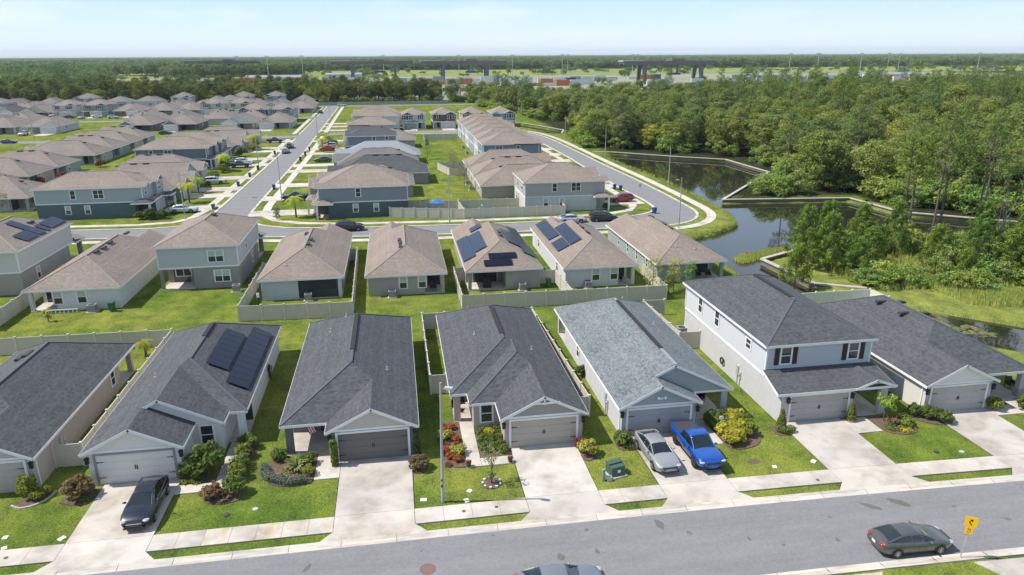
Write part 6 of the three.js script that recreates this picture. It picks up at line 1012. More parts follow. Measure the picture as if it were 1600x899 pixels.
// ---------------------------------------------------------------- garden paths, beds and plants of the front yards
{
  const path = (loops) => { const s = setting('garden_path'); loops.forEach((l, i) => part('path_slab', new MB().slab(l, -.05, .06 + .002 * i), i % 2 ? M.concrete2 : M.concrete, s)); };
  const rect = (a, b, c, d) => [[a, c], [b, c], [b, d], [a, d]];
  path([rect(-13.25, -12.25, -49.5, -47.4), rect(-13.25, -12.25, -47.39, -45.3), rect(-13.25, -12.25, -45.29, -43.2), rect(-15.63, -13.27, -44.2, -43.2)]);
  path([rect(-6.7, -5.03, -47, -45.2), rect(-6.7, -5.03, -45.19, -43.4)]);
  path([rect(3.75, 4.75, -50, -47.7), rect(3.75, 4.75, -47.69, -45.4), rect(3.75, 4.75, -45.39, -43.2), rect(4.77, 7.09, -44.2, -43.2)]);
  path([rect(21, 22.75, -47, -45), rect(21, 22.75, -44.99, -43.2)]);
  path([rect(33.43, 35.5, -45.1, -44.1), rect(33.43, 35.5, -44.09, -42.9)]);
  path([rect(46.03, 48.4, -45, -43.6), rect(48.42, 49.6, -46.5, -43.6)]);
  const bed = (pts) => { const s = setting('mulch_bed', new MB().slab(curvePts([...pts, pts[0]], pts.length * 6).slice(0, -1), -.05, .055), M.mulch); return s; };
  bed([[-16, -45], [-13.4, -45], [-13.4, -44.3], [-15.6, -44.3]]); bed([[-14, -43.6], [-12.2, -43], [-11.2, -43], [-11.3, -41.9], [-12.6, -41.6], [-13.4, -42]]); bed([[-12.15, -49.5], [-11.3, -49], [-11.4, -46], [-11.5, -43.3], [-12.2, -43.2]]);
  bed([[-25.4, -43.5], [-24.4, -43.5], [-23.7, -44.3], [-23.7, -45], [-25, -45.2]]); bed([[-22.7, -43.4], [-21, -43], [-20.75, -44.6], [-22.4, -45]]);
  bed([[-10.4, -45.4], [-9.6, -43.4], [-8.2, -42.9], [-6.8, -43.3], [-6.8, -46.4], [-9.4, -46.9]]); bed([[-.0, -45.2], [.9, -45], [.9, -43.2], [.05, -43.1]]); bed([[-5.7, -45.4], [-5.05, -45.4], [-5.05, -44.6], [-5.7, -44.6]]);
  bed([[2.2, -43.6], [3.68, -43.3], [3.68, -46.5], [3.6, -50], [2.6, -49.8], [2.1, -46.5]]); bed([[4.82, -47.9], [6.5, -47.9], [6.95, -45.3], [7, -44.3], [4.82, -44.3]]);
  bed([[12.1, -44.6], [12.9, -44.3], [13, -43], [12.2, -42.6], [11.98, -43.4]]); bed([[22.9, -46.8], [25.2, -46.4], [25.8, -43.4], [24.6, -42.4], [23, -42.5]]); bed([[14.9, -45], [16.1, -45], [16.1, -43.6], [15, -43.7]]);
  bed([[27.3, -45], [28.3, -44.9], [28.6, -43.7], [27.4, -43.7]]); bed([[33.6, -45.2], [34.4, -45.2], [34.5, -44.3], [33.6, -44.2]]); bed([[35.6, -45], [38, -44.8], [38.4, -43], [37.6, -42.2], [35.9, -42.6]]); bed([[39.3, -45.2], [41.2, -44.6], [41, -43], [39.4, -43.8]]); bed([[48.5, -45.2], [52, -45], [52, -43], [48.6, -43.4]]); bed([[46, -44.6], [46.6, -45.1], [47, -45.1], [46.5, -44.2]]);
  const ring = setting('mulch_ring', new MB().cyl(V(0, -.03, 0), V(0, .05, 0), .72, .66, 20), M.mulch); ring.position.set(5.15, 0, -41.05);
  const soil = setting('bare_soil', new MB().flat(Array.from({ length: 14 }, (_, i) => [23.8 + Math.cos(i * .449) * (.42 + .14 * hash(i, 3)), -40.6 + Math.sin(i * .449) * (.26 + .1 * hash(i, 5))]), .012), M.mulch);
  // shrub shapes, tinted per plant
  const L = (seed, f) => { const l = new Leaves(seed); f(l); return l.geo(); }, C1 = [1, 1, 1];
  const SH = {
    ball: L(1, l => l.clump(V(0, .5, 0), .5, 420, .15, C1, { shell: .75, tint: .05 })),
    mound: L(2, l => { for (let i = 0; i < 9; i++) { const a = i * 2.4, k = .36 * Math.sqrt(i / 9); l.clump(V(Math.cos(a) * k * 1.2, .38 + .3 * l.r(), Math.sin(a) * k * 1.2), .3, 95, .16, C1); } }),
    wild: L(3, l => { for (let i = 0; i < 16; i++) { const a = i * 2.4, k = .46 * Math.sqrt(i / 16); l.clump(V(Math.cos(a) * k, .25 + .62 * l.r() * (1.2 - k), Math.sin(a) * k), .2, 60, .2, C1, { asp: .4, tint: .25 }); } }),
    cone: L(4, l => { for (let i = 0; i < 8; i++) l.clump(V(0, .1 + i * .118, 0), .36 * (1 - i / 9.5), 150, .12, C1, { shell: .8, tint: .04 }); }),
    column: L(5, l => { for (let i = 0; i < 10; i++) l.clump(V((l.r() - .5) * .06, .06 + i * .1, (l.r() - .5) * .06), .2, 70, .12, C1, { shell: .6 }); }),
    spiky: L(6, l => { for (let i = 0; i < 60; i++) { const a = i * 2.4, u = .3 + 1.0 * l.r(), d = V(Math.cos(a), u, Math.sin(a)).normalize(), s = V(-Math.sin(a), 0, Math.cos(a)).multiplyScalar(.045), b = V(0, .08, 0), m = d.clone().multiplyScalar(.36).add(b), t = d.clone().multiplyScalar(.62).add(V(0, -.03, 0)), n = V().crossVectors(s, d).normalize(), v = .75 + .5 * l.r(); if (n.y < 0) n.negate(); l.tri(b.clone(), m.clone().add(s), m.clone().sub(s), n, [v, v, v]); l.tri(m.clone().add(s), t, m.clone().sub(s), n, [v, v, v]); } }),
    low: L(7, l => { for (let i = 0; i < 6; i++) { const a = i * 1.05; l.clump(V(Math.cos(a) * .3, .22, Math.sin(a) * .3), .26, 55, .13, C1, { flat: .8 }); } }),
  };
  const stemG = new MB().cyl(V(0, -.05, 0), V(0, .45, 0), .05, .02, 6).geo();
  const plant = (name, kind, label, x, z, w, h, col, group) => { const t = thing(name, label, 'plant', [x, 0, z], (x * 7 + z * 3) % 6.28, group); t.scale.set(w, h, w); part('foliage', SH[kind], leafMat(col), t); part('stem', stemG, M.bark, t); return t; };
  const g1 = [.08, .11, .024], g2 = [.058, .082, .021], ly = [.125, .14, .024], gy = [.085, .102, .075], yel = [.255, .235, .026], ora = [.225, .075, .022], red = [.135, .032, .02], bro = [.115, .085, .038];
  // white solar house and its left neighbour
  plant('reddish_shrub', 'wild', 'large brown green shrub left of the white garage', -21.75, -44, 1.75, 1.45, bro); plant('low_shrub', 'low', 'low green clump at the foot of the brown green shrub', -21.2, -43.6, .9, .7, g1);
  plant('round_shrub', 'wild', 'upright green shrub by the left edge garage', -24.9, -44.5, 1.15, 1.7, ly); plant('round_shrub', 'mound', 'small round shrub in the edged bed', -24.25, -44.1, .8, .8, ly); plant('round_shrub', 'mound', 'small yellow green shrub beside the white bed edging', -23.95, -44.6, .7, .8, ly);
  plant('tall_shrub', 'wild', 'tall leafy shrub under the white house window', -14.0, -45.5, 2.15, 2.3, g1); plant('tall_shrub', 'wild', 'leafy shrub left of the tallest one by the white garage corner', -14.9, -45.2, 1.7, 1.6, g1); plant('low_shrub', 'low', 'low spreading plant near the white garage corner', -15.2, -44.7, 1.2, .8, ly); plant('low_shrub', 'low', 'low spreading plant below the window shrub', -14.4, -44.5, 1, .6, g1);
  [[-11.85, -48.6, 'first'], [-11.9, -47.2, 'second'], [-11.9, -45.8, 'third'], [-11.85, -44.5, 'fourth']].forEach(([x, z, n], i) => plant('path_shrub', i % 2 ? 'wild' : 'mound', `green shrub, ${n} from the porch along the white house path`, x, z, 1.15, 1.15, i % 2 ? ly : g1));
  plant('croton', 'wild', 'reddish croton in the rounded bed, left one', -13, -42.4, 1.3, 1.0, [.13, .08, .04]); plant('croton', 'wild', 'green croton in the rounded bed, right one', -11.7, -42.7, 1.4, 1.3, g1); plant('croton', 'spiky', 'spiky bromeliad at the front of the rounded bed', -12.3, -42.1, 1.1, 1.0, [.12, .085, .045]);
  // charcoal house bed
  { const t = thing('clipped_hedge', 'silvery curved hedge edging the charcoal house bed', 'hedge', [-8.8, 0, -44.2]); const l = new Leaves(91), pts = curvePts([[-10.3, -45.4], [-9.9, -44.2], [-9.2, -43.6], [-8.2, -43.2], [-7.2, -43.3]], 30); for (const [x, z] of pts) l.clump(V(x + 8.8, .3, z + 44.2), .38, 70, .13, gy, { flat: .8, tint: .06 }); part('foliage', l.geo(), LEAF, t); const m = new MB(); pts.filter((_, i) => i % 3 === 0).forEach(([x, z]) => m.cyl(V(x + 8.8, 0, z + 44.2), V(x + 8.8, .3, z + 44.2), .03, .02, 5)); part('stem', m, M.bark, t); }
  plant('bed_shrub', 'mound', 'dark green shrub at the back of the charcoal house bed', -9.4, -46.4, 1.0, .9, g2); plant('bed_shrub', 'spiky', 'pale green fan leaved plant in the charcoal house bed', -8.0, -45.2, 2.0, 1.7, [.125, .155, .035]); plant('bed_shrub', 'mound', 'olive shrub right in the charcoal house bed', -7.3, -45.5, .9, 1.0, g1); plant('bed_shrub', 'mound', 'yellow green shrub beside the charcoal house path', -7.15, -44.2, .85, .75, ly); plant('bed_shrub', 'low', 'dry brown low plant in the charcoal house bed', -8.7, -44.6, 1.1, .6, [.15, .14, .06]);
  plant('column_shrub', 'column', 'slim column shrub left of the dark garage door', -5.4, -45.0, 1.5, 1.9, g1); plant('column_shrub', 'column', 'slim column shrub right of the dark garage door', .35, -45.3, 1.5, 1.75, g2); plant('reddish_shrub', 'wild', 'brown green shrub right of the dark garage driveway', .4, -43.7, 1.35, 1.0, [.10, .08, .038]);
  // tan truss gable house: orange and yellow bed, path bed
  const rr = mulberry(17); let k = 0;
  for (let i = 0; i < 13; i++) { const z = -49.2 + i * .46, x = 2.55 + (i % 2) * .65 + (rr() - .5) * .3, yl = i === 4 || i === 9; plant('flowering_plant', yl ? 'mound' : i % 3 ? 'wild' : 'spiky', yl ? `yellow green mound ${i === 4 ? 'upper' : 'lower'} in the orange flower bed` : 'orange red leaved plant in the long flower bed', x, z, yl ? 1.0 : .62, yl ? .8 : .5, yl ? [.19, .205, .04] : i % 3 ? ora : red, yl ? undefined : 'orange plants in the long bed'); }
  for (let i = 0; i < 9; i++) { const x = 5.2 + (i % 3) * .6, z = -47.3 + Math.floor(i / 3) * 1.05, y = i === 1; plant('bed_shrub', y ? 'mound' : 'wild', y ? 'yellow shrub amid the green ones by the tan house window' : 'small green shrub in the bed below the tan house window', x, z, y ? .9 : .8, y ? .8 : .75, y ? yel : g1, y ? undefined : 'green shrubs below the tan house window'); }
  plant('round_shrub', 'ball', 'round green shrub at the tan garage corner', 6.55, -44.75, .75, .65, g1);
  for (const [x, z, l] of [[3.85, -43.3, 'flower pot at the end of the tan house path'], [6.8, -43.35, 'flower pot beside the clean pale driveway']]) { const t = thing('flower_pot', l, 'flower pot', [x, .06, z]); part('pot', new MB().cyl(V(0, 0, 0), V(0, .32, 0), .13, .19, 12), flatMat([.07, .05, .045]), t); const f = part('foliage', SH.low, leafMat(red), t); f.scale.set(.4, .5, .4); f.position.y = .28; }
  { const t = thing('young_tree', 'small bare trunked tree in a mulch ring by the pavement', 'tree', [5.15, 0, -41.05]); const w = new MB(), l = new Leaves(33), r = l.r; limb(w, V(0, 0, 0), V(.05, 1.5, 0), .05, .04, r, .05); for (let i = 0; i < 8; i++) { const a = i * 2.4, c = V(Math.cos(a) * .45, 2.1 + .7 * r(), Math.sin(a) * .45); limb(w, V(.05, 1.1 + .1 * i * .6, 0), c, .028, .012, r, .15, 5); l.clump(c, .3, 42, .12, [.13, .15, .05]); } for (let i = 0; i < 6; i++) l.clump(V((r() - .5) * .3, .5 + .35 * r(), (r() - .5) * .3), .2, 40, .11, g1); part('trunk', w, M.bark, t); part('crown', l.geo(), LEAF, t); const st = new MB(); for (let i = 0; i < 9; i++) { const a = i * .7 - 1; st.box(Math.cos(a) * .6 - .07, .04, Math.sin(a) * .6 - .06, Math.cos(a) * .6 + .07, .14, Math.sin(a) * .6 + .06); } part('edging_stone', st, M.white, t); }
  plant('croton', 'wild', 'yellow croton beside the clean pale driveway', 12.5, -43.5, 1.35, 1.2, [.22, .21, .04]); plant('croton', 'wild', 'red croton at the tan garage right corner', 12.15, -44.3, .95, .9, red);
  // grey house with blue roof
  plant('wild_shrub', 'wild', 'scraggly green shrub left of the silver sedan', 15.4, -44.5, 1.3, 1.0, g1); plant('wild_shrub', 'low', 'low shrub beside the silver sedan driveway edge', 15.7, -43.9, 1.0, .8, g2); plant('wild_shrub', 'wild', 'dark shrub against the long side wall of the grey house', 15.3, -56.3, .9, 1.1, g2);
  for (let i = 0; i < 14; i++) { const x = 23.2 + (i % 4) * .68 + (rr() - .5) * .3, z = -46.2 + Math.floor(i / 4) * 1.0 + (rr() - .5) * .3, y = z > -44.7 || i % 4 > 1; plant('bed_shrub', 'wild', y ? 'yellow leaved shrub in the bed right of the blue pickup' : 'green shrub at the porch end of the yellow bed', x, z, 1.2, 1.15, y ? (rr() < .3 ? ly : yel) : g1, y ? 'yellow shrubs by the blue pickup' : 'green shrubs at the porch end of the yellow bed'); }
  { const t = thing('yard_sign', 'small round white sign standing in the yellow shrub bed', 'sign', [23.3, 0, -45]); part('post', new MB().box(-.02, 0, -.02, .02, 1.1, .02), M.galv, t); part('sign_plate', new MB().cyl(V(0, 1.15, .02), V(0, 1.15, .05), .2, .2, 8), M.white, t); }
  // two storey house
  plant('cone_topiary', 'cone', 'cone topiary left of the two storey garage', 28.05, -44.55, 1.25, 1.65, [.095, .105, .022]); plant('cone_topiary', 'cone', 'cone topiary right of the two storey garage', 34.05, -44.8, 1.25, 1.6, [.095, .105, .022]);
  [[27.75, -44.1, 'left'], [28.05, -43.85, 'middle'], [28.5, -43.95, 'right']].forEach(([x, z, n]) => plant('round_shrub', 'ball', `clipped ball shrub, ${n} of three by the cone topiary`, x, z, .72, .62, g1));
  { const t = thing('young_tree', 'small light green tree in the two storey house bed', 'tree', [36.55, 0, -44.3]); const w = new MB(), l = new Leaves(35), r = l.r; limb(w, V(0, 0, 0), V(0, 1.1, 0), .04, .03, r); for (let i = 0; i < 11; i++) { const a = i * 2.4, c = V(Math.cos(a) * .5, 1.3 + .9 * r(), Math.sin(a) * .5); limb(w, V(0, .9, 0), c, .02, .01, r, .1, 4); l.clump(c, .3, 48, .16, [.16, .22, .04]); } part('trunk', w, M.bark, t); part('crown', l.geo(), LEAF, t); }
  [[37, -43.7, bro, 'mound'], [37.6, -43.2, ly, 'mound'], [36.4, -43.1, g1, 'low'], [37.2, -42.7, yel, 'low'], [37.9, -43.7, g1, 'wild']].forEach(([x, z, c, kd], i) => plant('bed_shrub', kd, `${['brown', 'yellow green', 'dark green', 'yellow', 'leafy'][i]} shrub in the rounded bed of the two storey house`, x, z, 1.0, .85, c));
  [[39.6, -44.7], [40.2, -44.3], [40.7, -43.8], [41.1, -43.3]].forEach(([x, z], i) => plant('wild_shrub', 'wild', `leafy shrub, ${['first', 'second', 'third', 'fourth'][i]} in the row left of the right edge garage`, x, z, 1.1, 1.05, i % 2 ? g1 : g2));
  [[49, -44.2], [50, -44.7], [51.2, -44.2], [46.5, -44.6], [50.4, -43.6]].forEach(([x, z], i) => plant('wild_shrub', 'wild', `${['light green', 'tall green', 'bushy', 'low', 'olive'][i]} shrub before the right edge porch`, x, z, 1.2, 1.1, i % 2 ? ly : g1));
  // back yards and side streets
  const P = palm(81, {}), P2 = palm(82, { H: 1.6, fronds: 13, len: 1.2 });
  const pm = (l, x, z, s, pr = P, tint = [1, 1, 1]) => { const t = thing('palm_tree', l, 'palm', [x, 0, z], x); t.scale.setScalar(s); part('trunk', pr.trunk, M.bark, t); part('crown', pr.crown, leafMat(tint), t); };
  pm('small palm in the fenced yard behind the left houses', -24.8, -67.8, .9, P2, [1.3, 1.0, .7]); pm('palm before the dark teal corner house', -18.2, -129, 1.35, P, [1.5, 1.4, 1]); pm('palm beside the slate blue house drive', -40.6, -146.4, 1.4, P, [2, 1.5, .6]); pm('second palm up the long street west side', -41.4, -156.8, 1.2, P, [1.3, 1.3, 1]); pm('palm by the blue grey pickup', -42.6, -187.6, 1.5, P, [1.8, 1.6, .8]); pm('palm near the red car east of the street', -21.4, -219.8, 1.5, P, [1.6, 1.2, .7]); pm('palm beyond the red car', -20.4, -228, 1.5, P); pm('palm near the second side street corner', -43, -231, 1.6, P, [1.6, 1.4, .8]);
  const sap = (l, x, z, h, col, n = 12) => { const t = thing('young_tree', l, 'tree', [x, 0, z]); const w = new MB(), lv = new Leaves(Math.round(x * 13 + z * 7)), r = lv.r; limb(w, V(0, 0, 0), V((r() - .5) * .3, h * .8, 0), .06, .02, r, .03); for (let i = 0; i < n; i++) { const a = i * 2.4, c = V(Math.cos(a) * h * .14, h * (.32 + .66 * i / n), Math.sin(a) * h * .14); limb(w, V(0, c.y - .4, 0), c, .02, .01, r, .1, 4); lv.clump(c, h * .11, 40, .2, col); } part('trunk', w, M.bark, t); part('crown', lv.geo(), LEAF, t); };
  sap('slim yellowing tree inside the long beige fence', 29.1, -76.3, 5.2, [.20, .20, .05], 15); sap('young tree behind the two storey grey house', 32.5, -78, 4.2, [.22, .21, .045]); sap('leafy young tree right of the yellowing one', 34.9, -79, 3.4, [.10, .16, .04]); sap('small shrub tree on the pond side of the fence', 31.6, -77.2, 2.6, [.11, .15, .04]);
  sap('young tree on the dark teal house corner lawn', -21.2, -127.2, 2.6, [.13, .14, .06]); sap('slim cypress on the lawn between the rows', 14.3, -152, 5.6, [.13, .11, .05]); sap('second slim cypress on the lawn between the rows', 14, -160, 4.8, [.17, .12, .05]); sap('third slim cypress on the lawn between the rows', 13.4, -171, 6, [.14, .13, .05]); sap('slim cypress near the far end of the lawn', 13.6, -181, 5.2, [.13, .12, .05]);
  sap('tree beside the pale metal roof house', 8.6, -200, 5.4, [.13, .13, .06], 14); sap('tree by the white two storey end house', 6, -262, 6.4, [.08, .12, .04], 16); sap('reddish young tree on the left back lawn', -72.5, -144, 3.6, [.19, .13, .06]); sap('second young tree on the left back lawn', -69, -148, 3, [.12, .15, .05]); sap('yellow sapling on the middle row lawn', -38.4, -79.6, 1.7, [.26, .26, .05], 6);
  [[-79.4, -174.5, 'nearer'], [-77.6, -181, 'farther']].forEach(([x, z, n]) => plant('croton', 'wild', `red croton, ${n} of two behind the back to back row`, x, z, 1.7, 1.9, [.17, .055, .035])); plant('hedge_shrub', 'wild', 'pink flowering shrub behind the pale green low house', -76.4, -201, 2.4, 2.2, [.14, .09, .055]);
  [[-43.6, -132.2, 2.2, 'first'], [-41.6, -132.4, 1.8, 'second'], [-45.4, -132.2, 1.6, 'third']].forEach(([x, z, s, n]) => plant('wild_shrub', 'wild', `dark shrub, ${n} in front of the slate blue corner house`, x, z, s, s * .9, g2));
  [[-42, -173, 2.6, ly], [-43, -189, 2.8, g1], [-42.6, -185, 2.4, ly], [-44, -216, 3, g1], [-42.6, -228, 2.6, [.2, .17, .05]], [-14.4, -126.8, 1.2, red], [-30.6, -107.4, 2.2, red], [28.6, -103.6, 2, [.17, .12, .05]], [38, -125.4, 1.4, g2], [-1, -108.5, 1.6, yel], [-15, -106, 1.6, [.2, .2, .12]]].forEach(([x, z, s, c], i) => plant('wild_shrub', 'wild', `${['round yellow green shrub by the green grey house', 'bushy shrub by the slate blue dormer house', 'yellow green shrub near the blue grey pickup palm', 'large shrub by the dark grey two storey house', 'brownish shrub at the low grey palm house', 'small red shrub by the dark teal house porch', 'red leaved shrub beyond the grey two storey patio house', 'brown shrub tree left of the pond side house', 'dark shrub at the light grey house porch', 'yellow shrub at the cross street kerb', 'pale thin shrub beyond the screened patio house'][i]}`, x, z, s, s * .9, c));
}
// ---------------------------------------------------------------- porch and patio things, person
{
  const chairG = new MB().box(-.3, .38, -.3, .3, .45, .3).box(-.3, .45, -.33, .3, 1.0, -.27).box(-.34, .38, -.3, -.28, .66, .3).box(.28, .38, -.3, .34, .66, .3).geo(), legG = new MB().box(-.02, 0, -.02, .02, .38, .02).geo();
  const chair = (l, x, y, z, turn) => { const t = thing('patio_chair', l, 'chair', [x, y, z], turn); part('seat_and_back', chairG, M.dark, t); for (const [a, b] of [[-.26, -.26], [.26, -.26], [-.26, .26], [.26, .26]]) part('leg', legG, M.dark, t).position.set(a, 0, b); };
  chair('left dark chair on the pond side house patio', 37.4, .08, -82.2, Math.PI * 0 + .2); chair('right dark chair on the pond side house patio', 38.8, .08, -82.2, -.2); chair('dark chair on the tan truss gable porch', 3.7, .09, -51.6, 1.2); chair('second dark chair on the tan truss gable porch', 3.9, .09, -53, 1.6); chair('dark chair on the blue roof house porch', 23.6, .09, -49.6, -1.2); chair('dark rocking chair at the right edge porch, left one', 48.4, .09, -47.4, .2); chair('dark rocking chair at the right edge porch, right one', 50.8, .09, -47.6, 0); chair('left chair behind the screened patio', -15.4, .08, -83.6, 0); chair('middle chair behind the screened patio', -14.2, .08, -83.8, 0); chair('right chair behind the screened patio', -12.9, .08, -83.6, 0); chair('dark chair on the white solar house patio', 27, .08, -82.4, 0); chair('dark chair on the tan middle row patio', 3.6, .08, -82.9, .3);
  { const t = thing('covered_grill', 'black covered grill on the taupe solar house patio', 'grill', [10.2, .08, -83]); part('cover', new MB().box(-.5, .05, -.32, .5, .95, .32).box(-.42, .95, -.26, .42, 1.25, .26).box(-.75, .75, -.26, .75, .86, .26), M.black, t); part('wheel', new MB().cyl(V(-.5, .1, .2), V(-.44, .1, .2), .1, .1, 10), M.dark, t); }
  { const t = thing('wooden_bench', 'pale bench rail along the white middle row wall', 'bench', [-38.3, 0, -82.3]); part('rail', new MB().box(-1.9, .35, -.1, 1.9, .42, .1), flatMat([.5, .55, .6]), t); for (let i = 0; i < 9; i++) part('leg', gc('bleg', () => new MB().box(-.03, 0, -.08, .03, .35, .08).geo()), M.white, t).position.x = -1.8 + i * .45; }
  { const t = thing('sun_umbrella', 'blue sun umbrella in the fenced corner yard', 'umbrella', [6.9, 0, -128.6]); part('pole', new MB().cyl(V(0, 0, 0), V(0, 2.3, 0), .03, .03, 8), M.galv, t); const m = new MB(); for (let i = 0; i < 8; i++) { const a = i * Math.PI / 4, b = a + Math.PI / 4; m.poly([V(0, 2.5, 0), V(Math.cos(a) * 1.5, 1.95, Math.sin(a) * 1.5), V(Math.cos(b) * 1.5, 1.95, Math.sin(b) * 1.5)], UP); } part('canopy', m, std(rgb(.03, .13, .46), { roughness: .8, side: THREE.DoubleSide }), t); }
  { const t = thing('porch_flag', 'red and white flag hanging from the charcoal house porch', 'flag', [-7.5, 1.2, -47.3], .3); part('staff', new MB().cyl(V(0, .9, 0), V(.5, 1.5, .3), .015, .015, 6), M.galv, t); const c = document.createElement('canvas'); c.width = 64; c.height = 128; const k = c.getContext('2d'); for (let i = 0; i < 7; i++) { k.fillStyle = i % 2 ? '#e8e4e0' : '#a8323a'; k.fillRect(i * 9.2, 0, 9.2, 128); } k.fillStyle = '#33406e'; k.fillRect(0, 0, 34, 48); const x = new THREE.CanvasTexture(c); x.colorSpace = THREE.SRGBColorSpace; const g = new THREE.PlaneGeometry(.55, .95, 6, 6), ps = g.attributes.position; for (let i = 0; i < ps.count; i++) ps.setZ(i, .06 * Math.sin(ps.getX(i) * 16)); g.computeVertexNormals(); const f = part('cloth', g, std(rgb(1, 1, 1), { map: x, side: THREE.DoubleSide }), t); f.position.set(.32, .75, .2); f.rotation.z = .35; }
  { const t = thing('hose_reel', 'dark hose reel on the white solar house side wall', 'hose reel', [-12.15, 0, -60.2]); part('frame', new MB().box(0, .3, -.2, .12, 1.5, .2), M.dark, t); part('hose', new THREE.TorusGeometry(.3, .07, 8, 20).rotateY(Math.PI / 2).translate(.18, 1.05, 0), std(rgb(.20, .19, .17)), t); }
  { const t = thing('hose_reel', 'black hose coil on the long two storey side wall', 'hose reel', [28.28, 0, -55.4]); part('bracket', new MB().box(-.1, .9, -.1, 0, 1.1, .1), M.galv, t); part('hose', new THREE.TorusGeometry(.28, .07, 8, 20).rotateY(Math.PI / 2).translate(-.1, .95, 0), M.black, t); }
  { const t = thing('bed_edging', 'white curved edging blocks round the left edge bed', 'edging', [-24.4, 0, -43.5]), pts = curvePts([[-25.6, -43.6], [-24.9, -43.25], [-24.1, -43.5], [-23.6, -44.2], [-23.5, -45]], 12); pts.forEach(([x, z], i) => { if (i) { const m = new MB().beam(V(pts[i - 1][0] + 24.4, .12, pts[i - 1][1] + 43.5), V(x + 24.4, .09, z + 43.5), .1, .12); part('edging_block', m, M.concrete2, t); } }); }
  // the man in the fenced yard
  const t = thing('person', 'person in white shirt and dark trousers standing by the fence', 'person', [-16.6, 0, -81.2], 2.2);
  const bones = [[[0, .92, 0], [0, 1.42, 0], .15, .17], [[-.16, 1.4, 0], [.16, 1.4, 0], .09, .09], [[.19, 1.4, 0], [.25, 1.13, .02], .06, .05], [[.25, 1.13, .02], [.24, .88, .1], .048, .038], [[-.19, 1.4, 0], [-.26, 1.13, 0], .06, .05], [[-.26, 1.13, 0], [-.25, .88, .08], .048, .038], [[.09, .92, 0], [.1, .5, .03], .1, .075], [[.1, .5, .03], [.1, .08, -.02], .07, .05], [[-.09, .92, 0], [-.11, .5, -.02], .1, .075], [[-.11, .5, -.02], [-.11, .08, -.06], .07, .05], [[.1, .05, -.02], [.11, .04, .16], .05, .04], [[-.11, .05, -.06], [-.12, .04, .12], .05, .04], [[0, 1.48, 0], [0, 1.56, .01], .06, .06], [[0, 1.64, .02], [0, 1.7, .01], .1, .1]];
  const N = 56, mc = new MarchingCubes(N, M.white, false, false, 60000), S = 1.0; mc.isolation = 0;
  const p = V(0, 0, 0), B = bones.map(([a, b, r0, r1]) => [V(...a), V(...b), r0, r1]);
  const fieldAt = q => { let d = 9; for (const [a, b, r0, r1] of B) { const ab = V().subVectors(b, a), h = clamp(V().subVectors(q, a).dot(ab) / ab.lengthSq()), e = q.distanceTo(a.clone().addScaledVector(ab, h)) - lerp(r0, r1, h), k = .045, m = clamp(.5 + .5 * (d - e) / k); d = lerp(d, e, m) - k * m * (1 - m); } return d; };
  for (let z = 0; z < N; z++) for (let y = 0; y < N; y++) for (let x = 0; x < N; x++) mc.field[z * N * N + y * N + x] = -fieldAt(p.set((x / N * 2 - 1) * .92, .9 + (y / N * 2 - 1) * .92, (z / N * 2 - 1) * .92));
  mc.update();
  const cnt = mc.count, pos = new Float32Array(cnt * 3), nor = new Float32Array(cnt * 3), col = new Float32Array(cnt * 3);
  for (let i = 0; i < cnt; i++) { const x = mc.positionArray[i * 3] * .92, y = mc.positionArray[i * 3 + 1] * .92 + .9, z = mc.positionArray[i * 3 + 2] * .92; pos.set([x, y, z], i * 3); nor.set([mc.normalArray[i * 3], mc.normalArray[i * 3 + 1], mc.normalArray[i * 3 + 2]], i * 3); col.set(y > 1.66 && z < .08 ? [.05, .04, .03] : y > 1.49 || (y < 1.0 && Math.abs(x) > .2) ? [.35, .22, .16] : y > .95 ? [.66, .68, .72] : y > .09 ? [.03, .035, .06] : [.02, .02, .02], i * 3); }
  const g = new THREE.BufferGeometry(); g.setAttribute('position', new THREE.BufferAttribute(pos, 3)); g.setAttribute('normal', new THREE.BufferAttribute(nor, 3)); g.setAttribute('color', new THREE.BufferAttribute(col, 3)); g.setAttribute('uv', new THREE.BufferAttribute(new Float32Array(cnt * 2), 2));
  part('body', g, std(rgb(1, 1, 1), { vertexColors: true, roughness: .8 }), t);
}
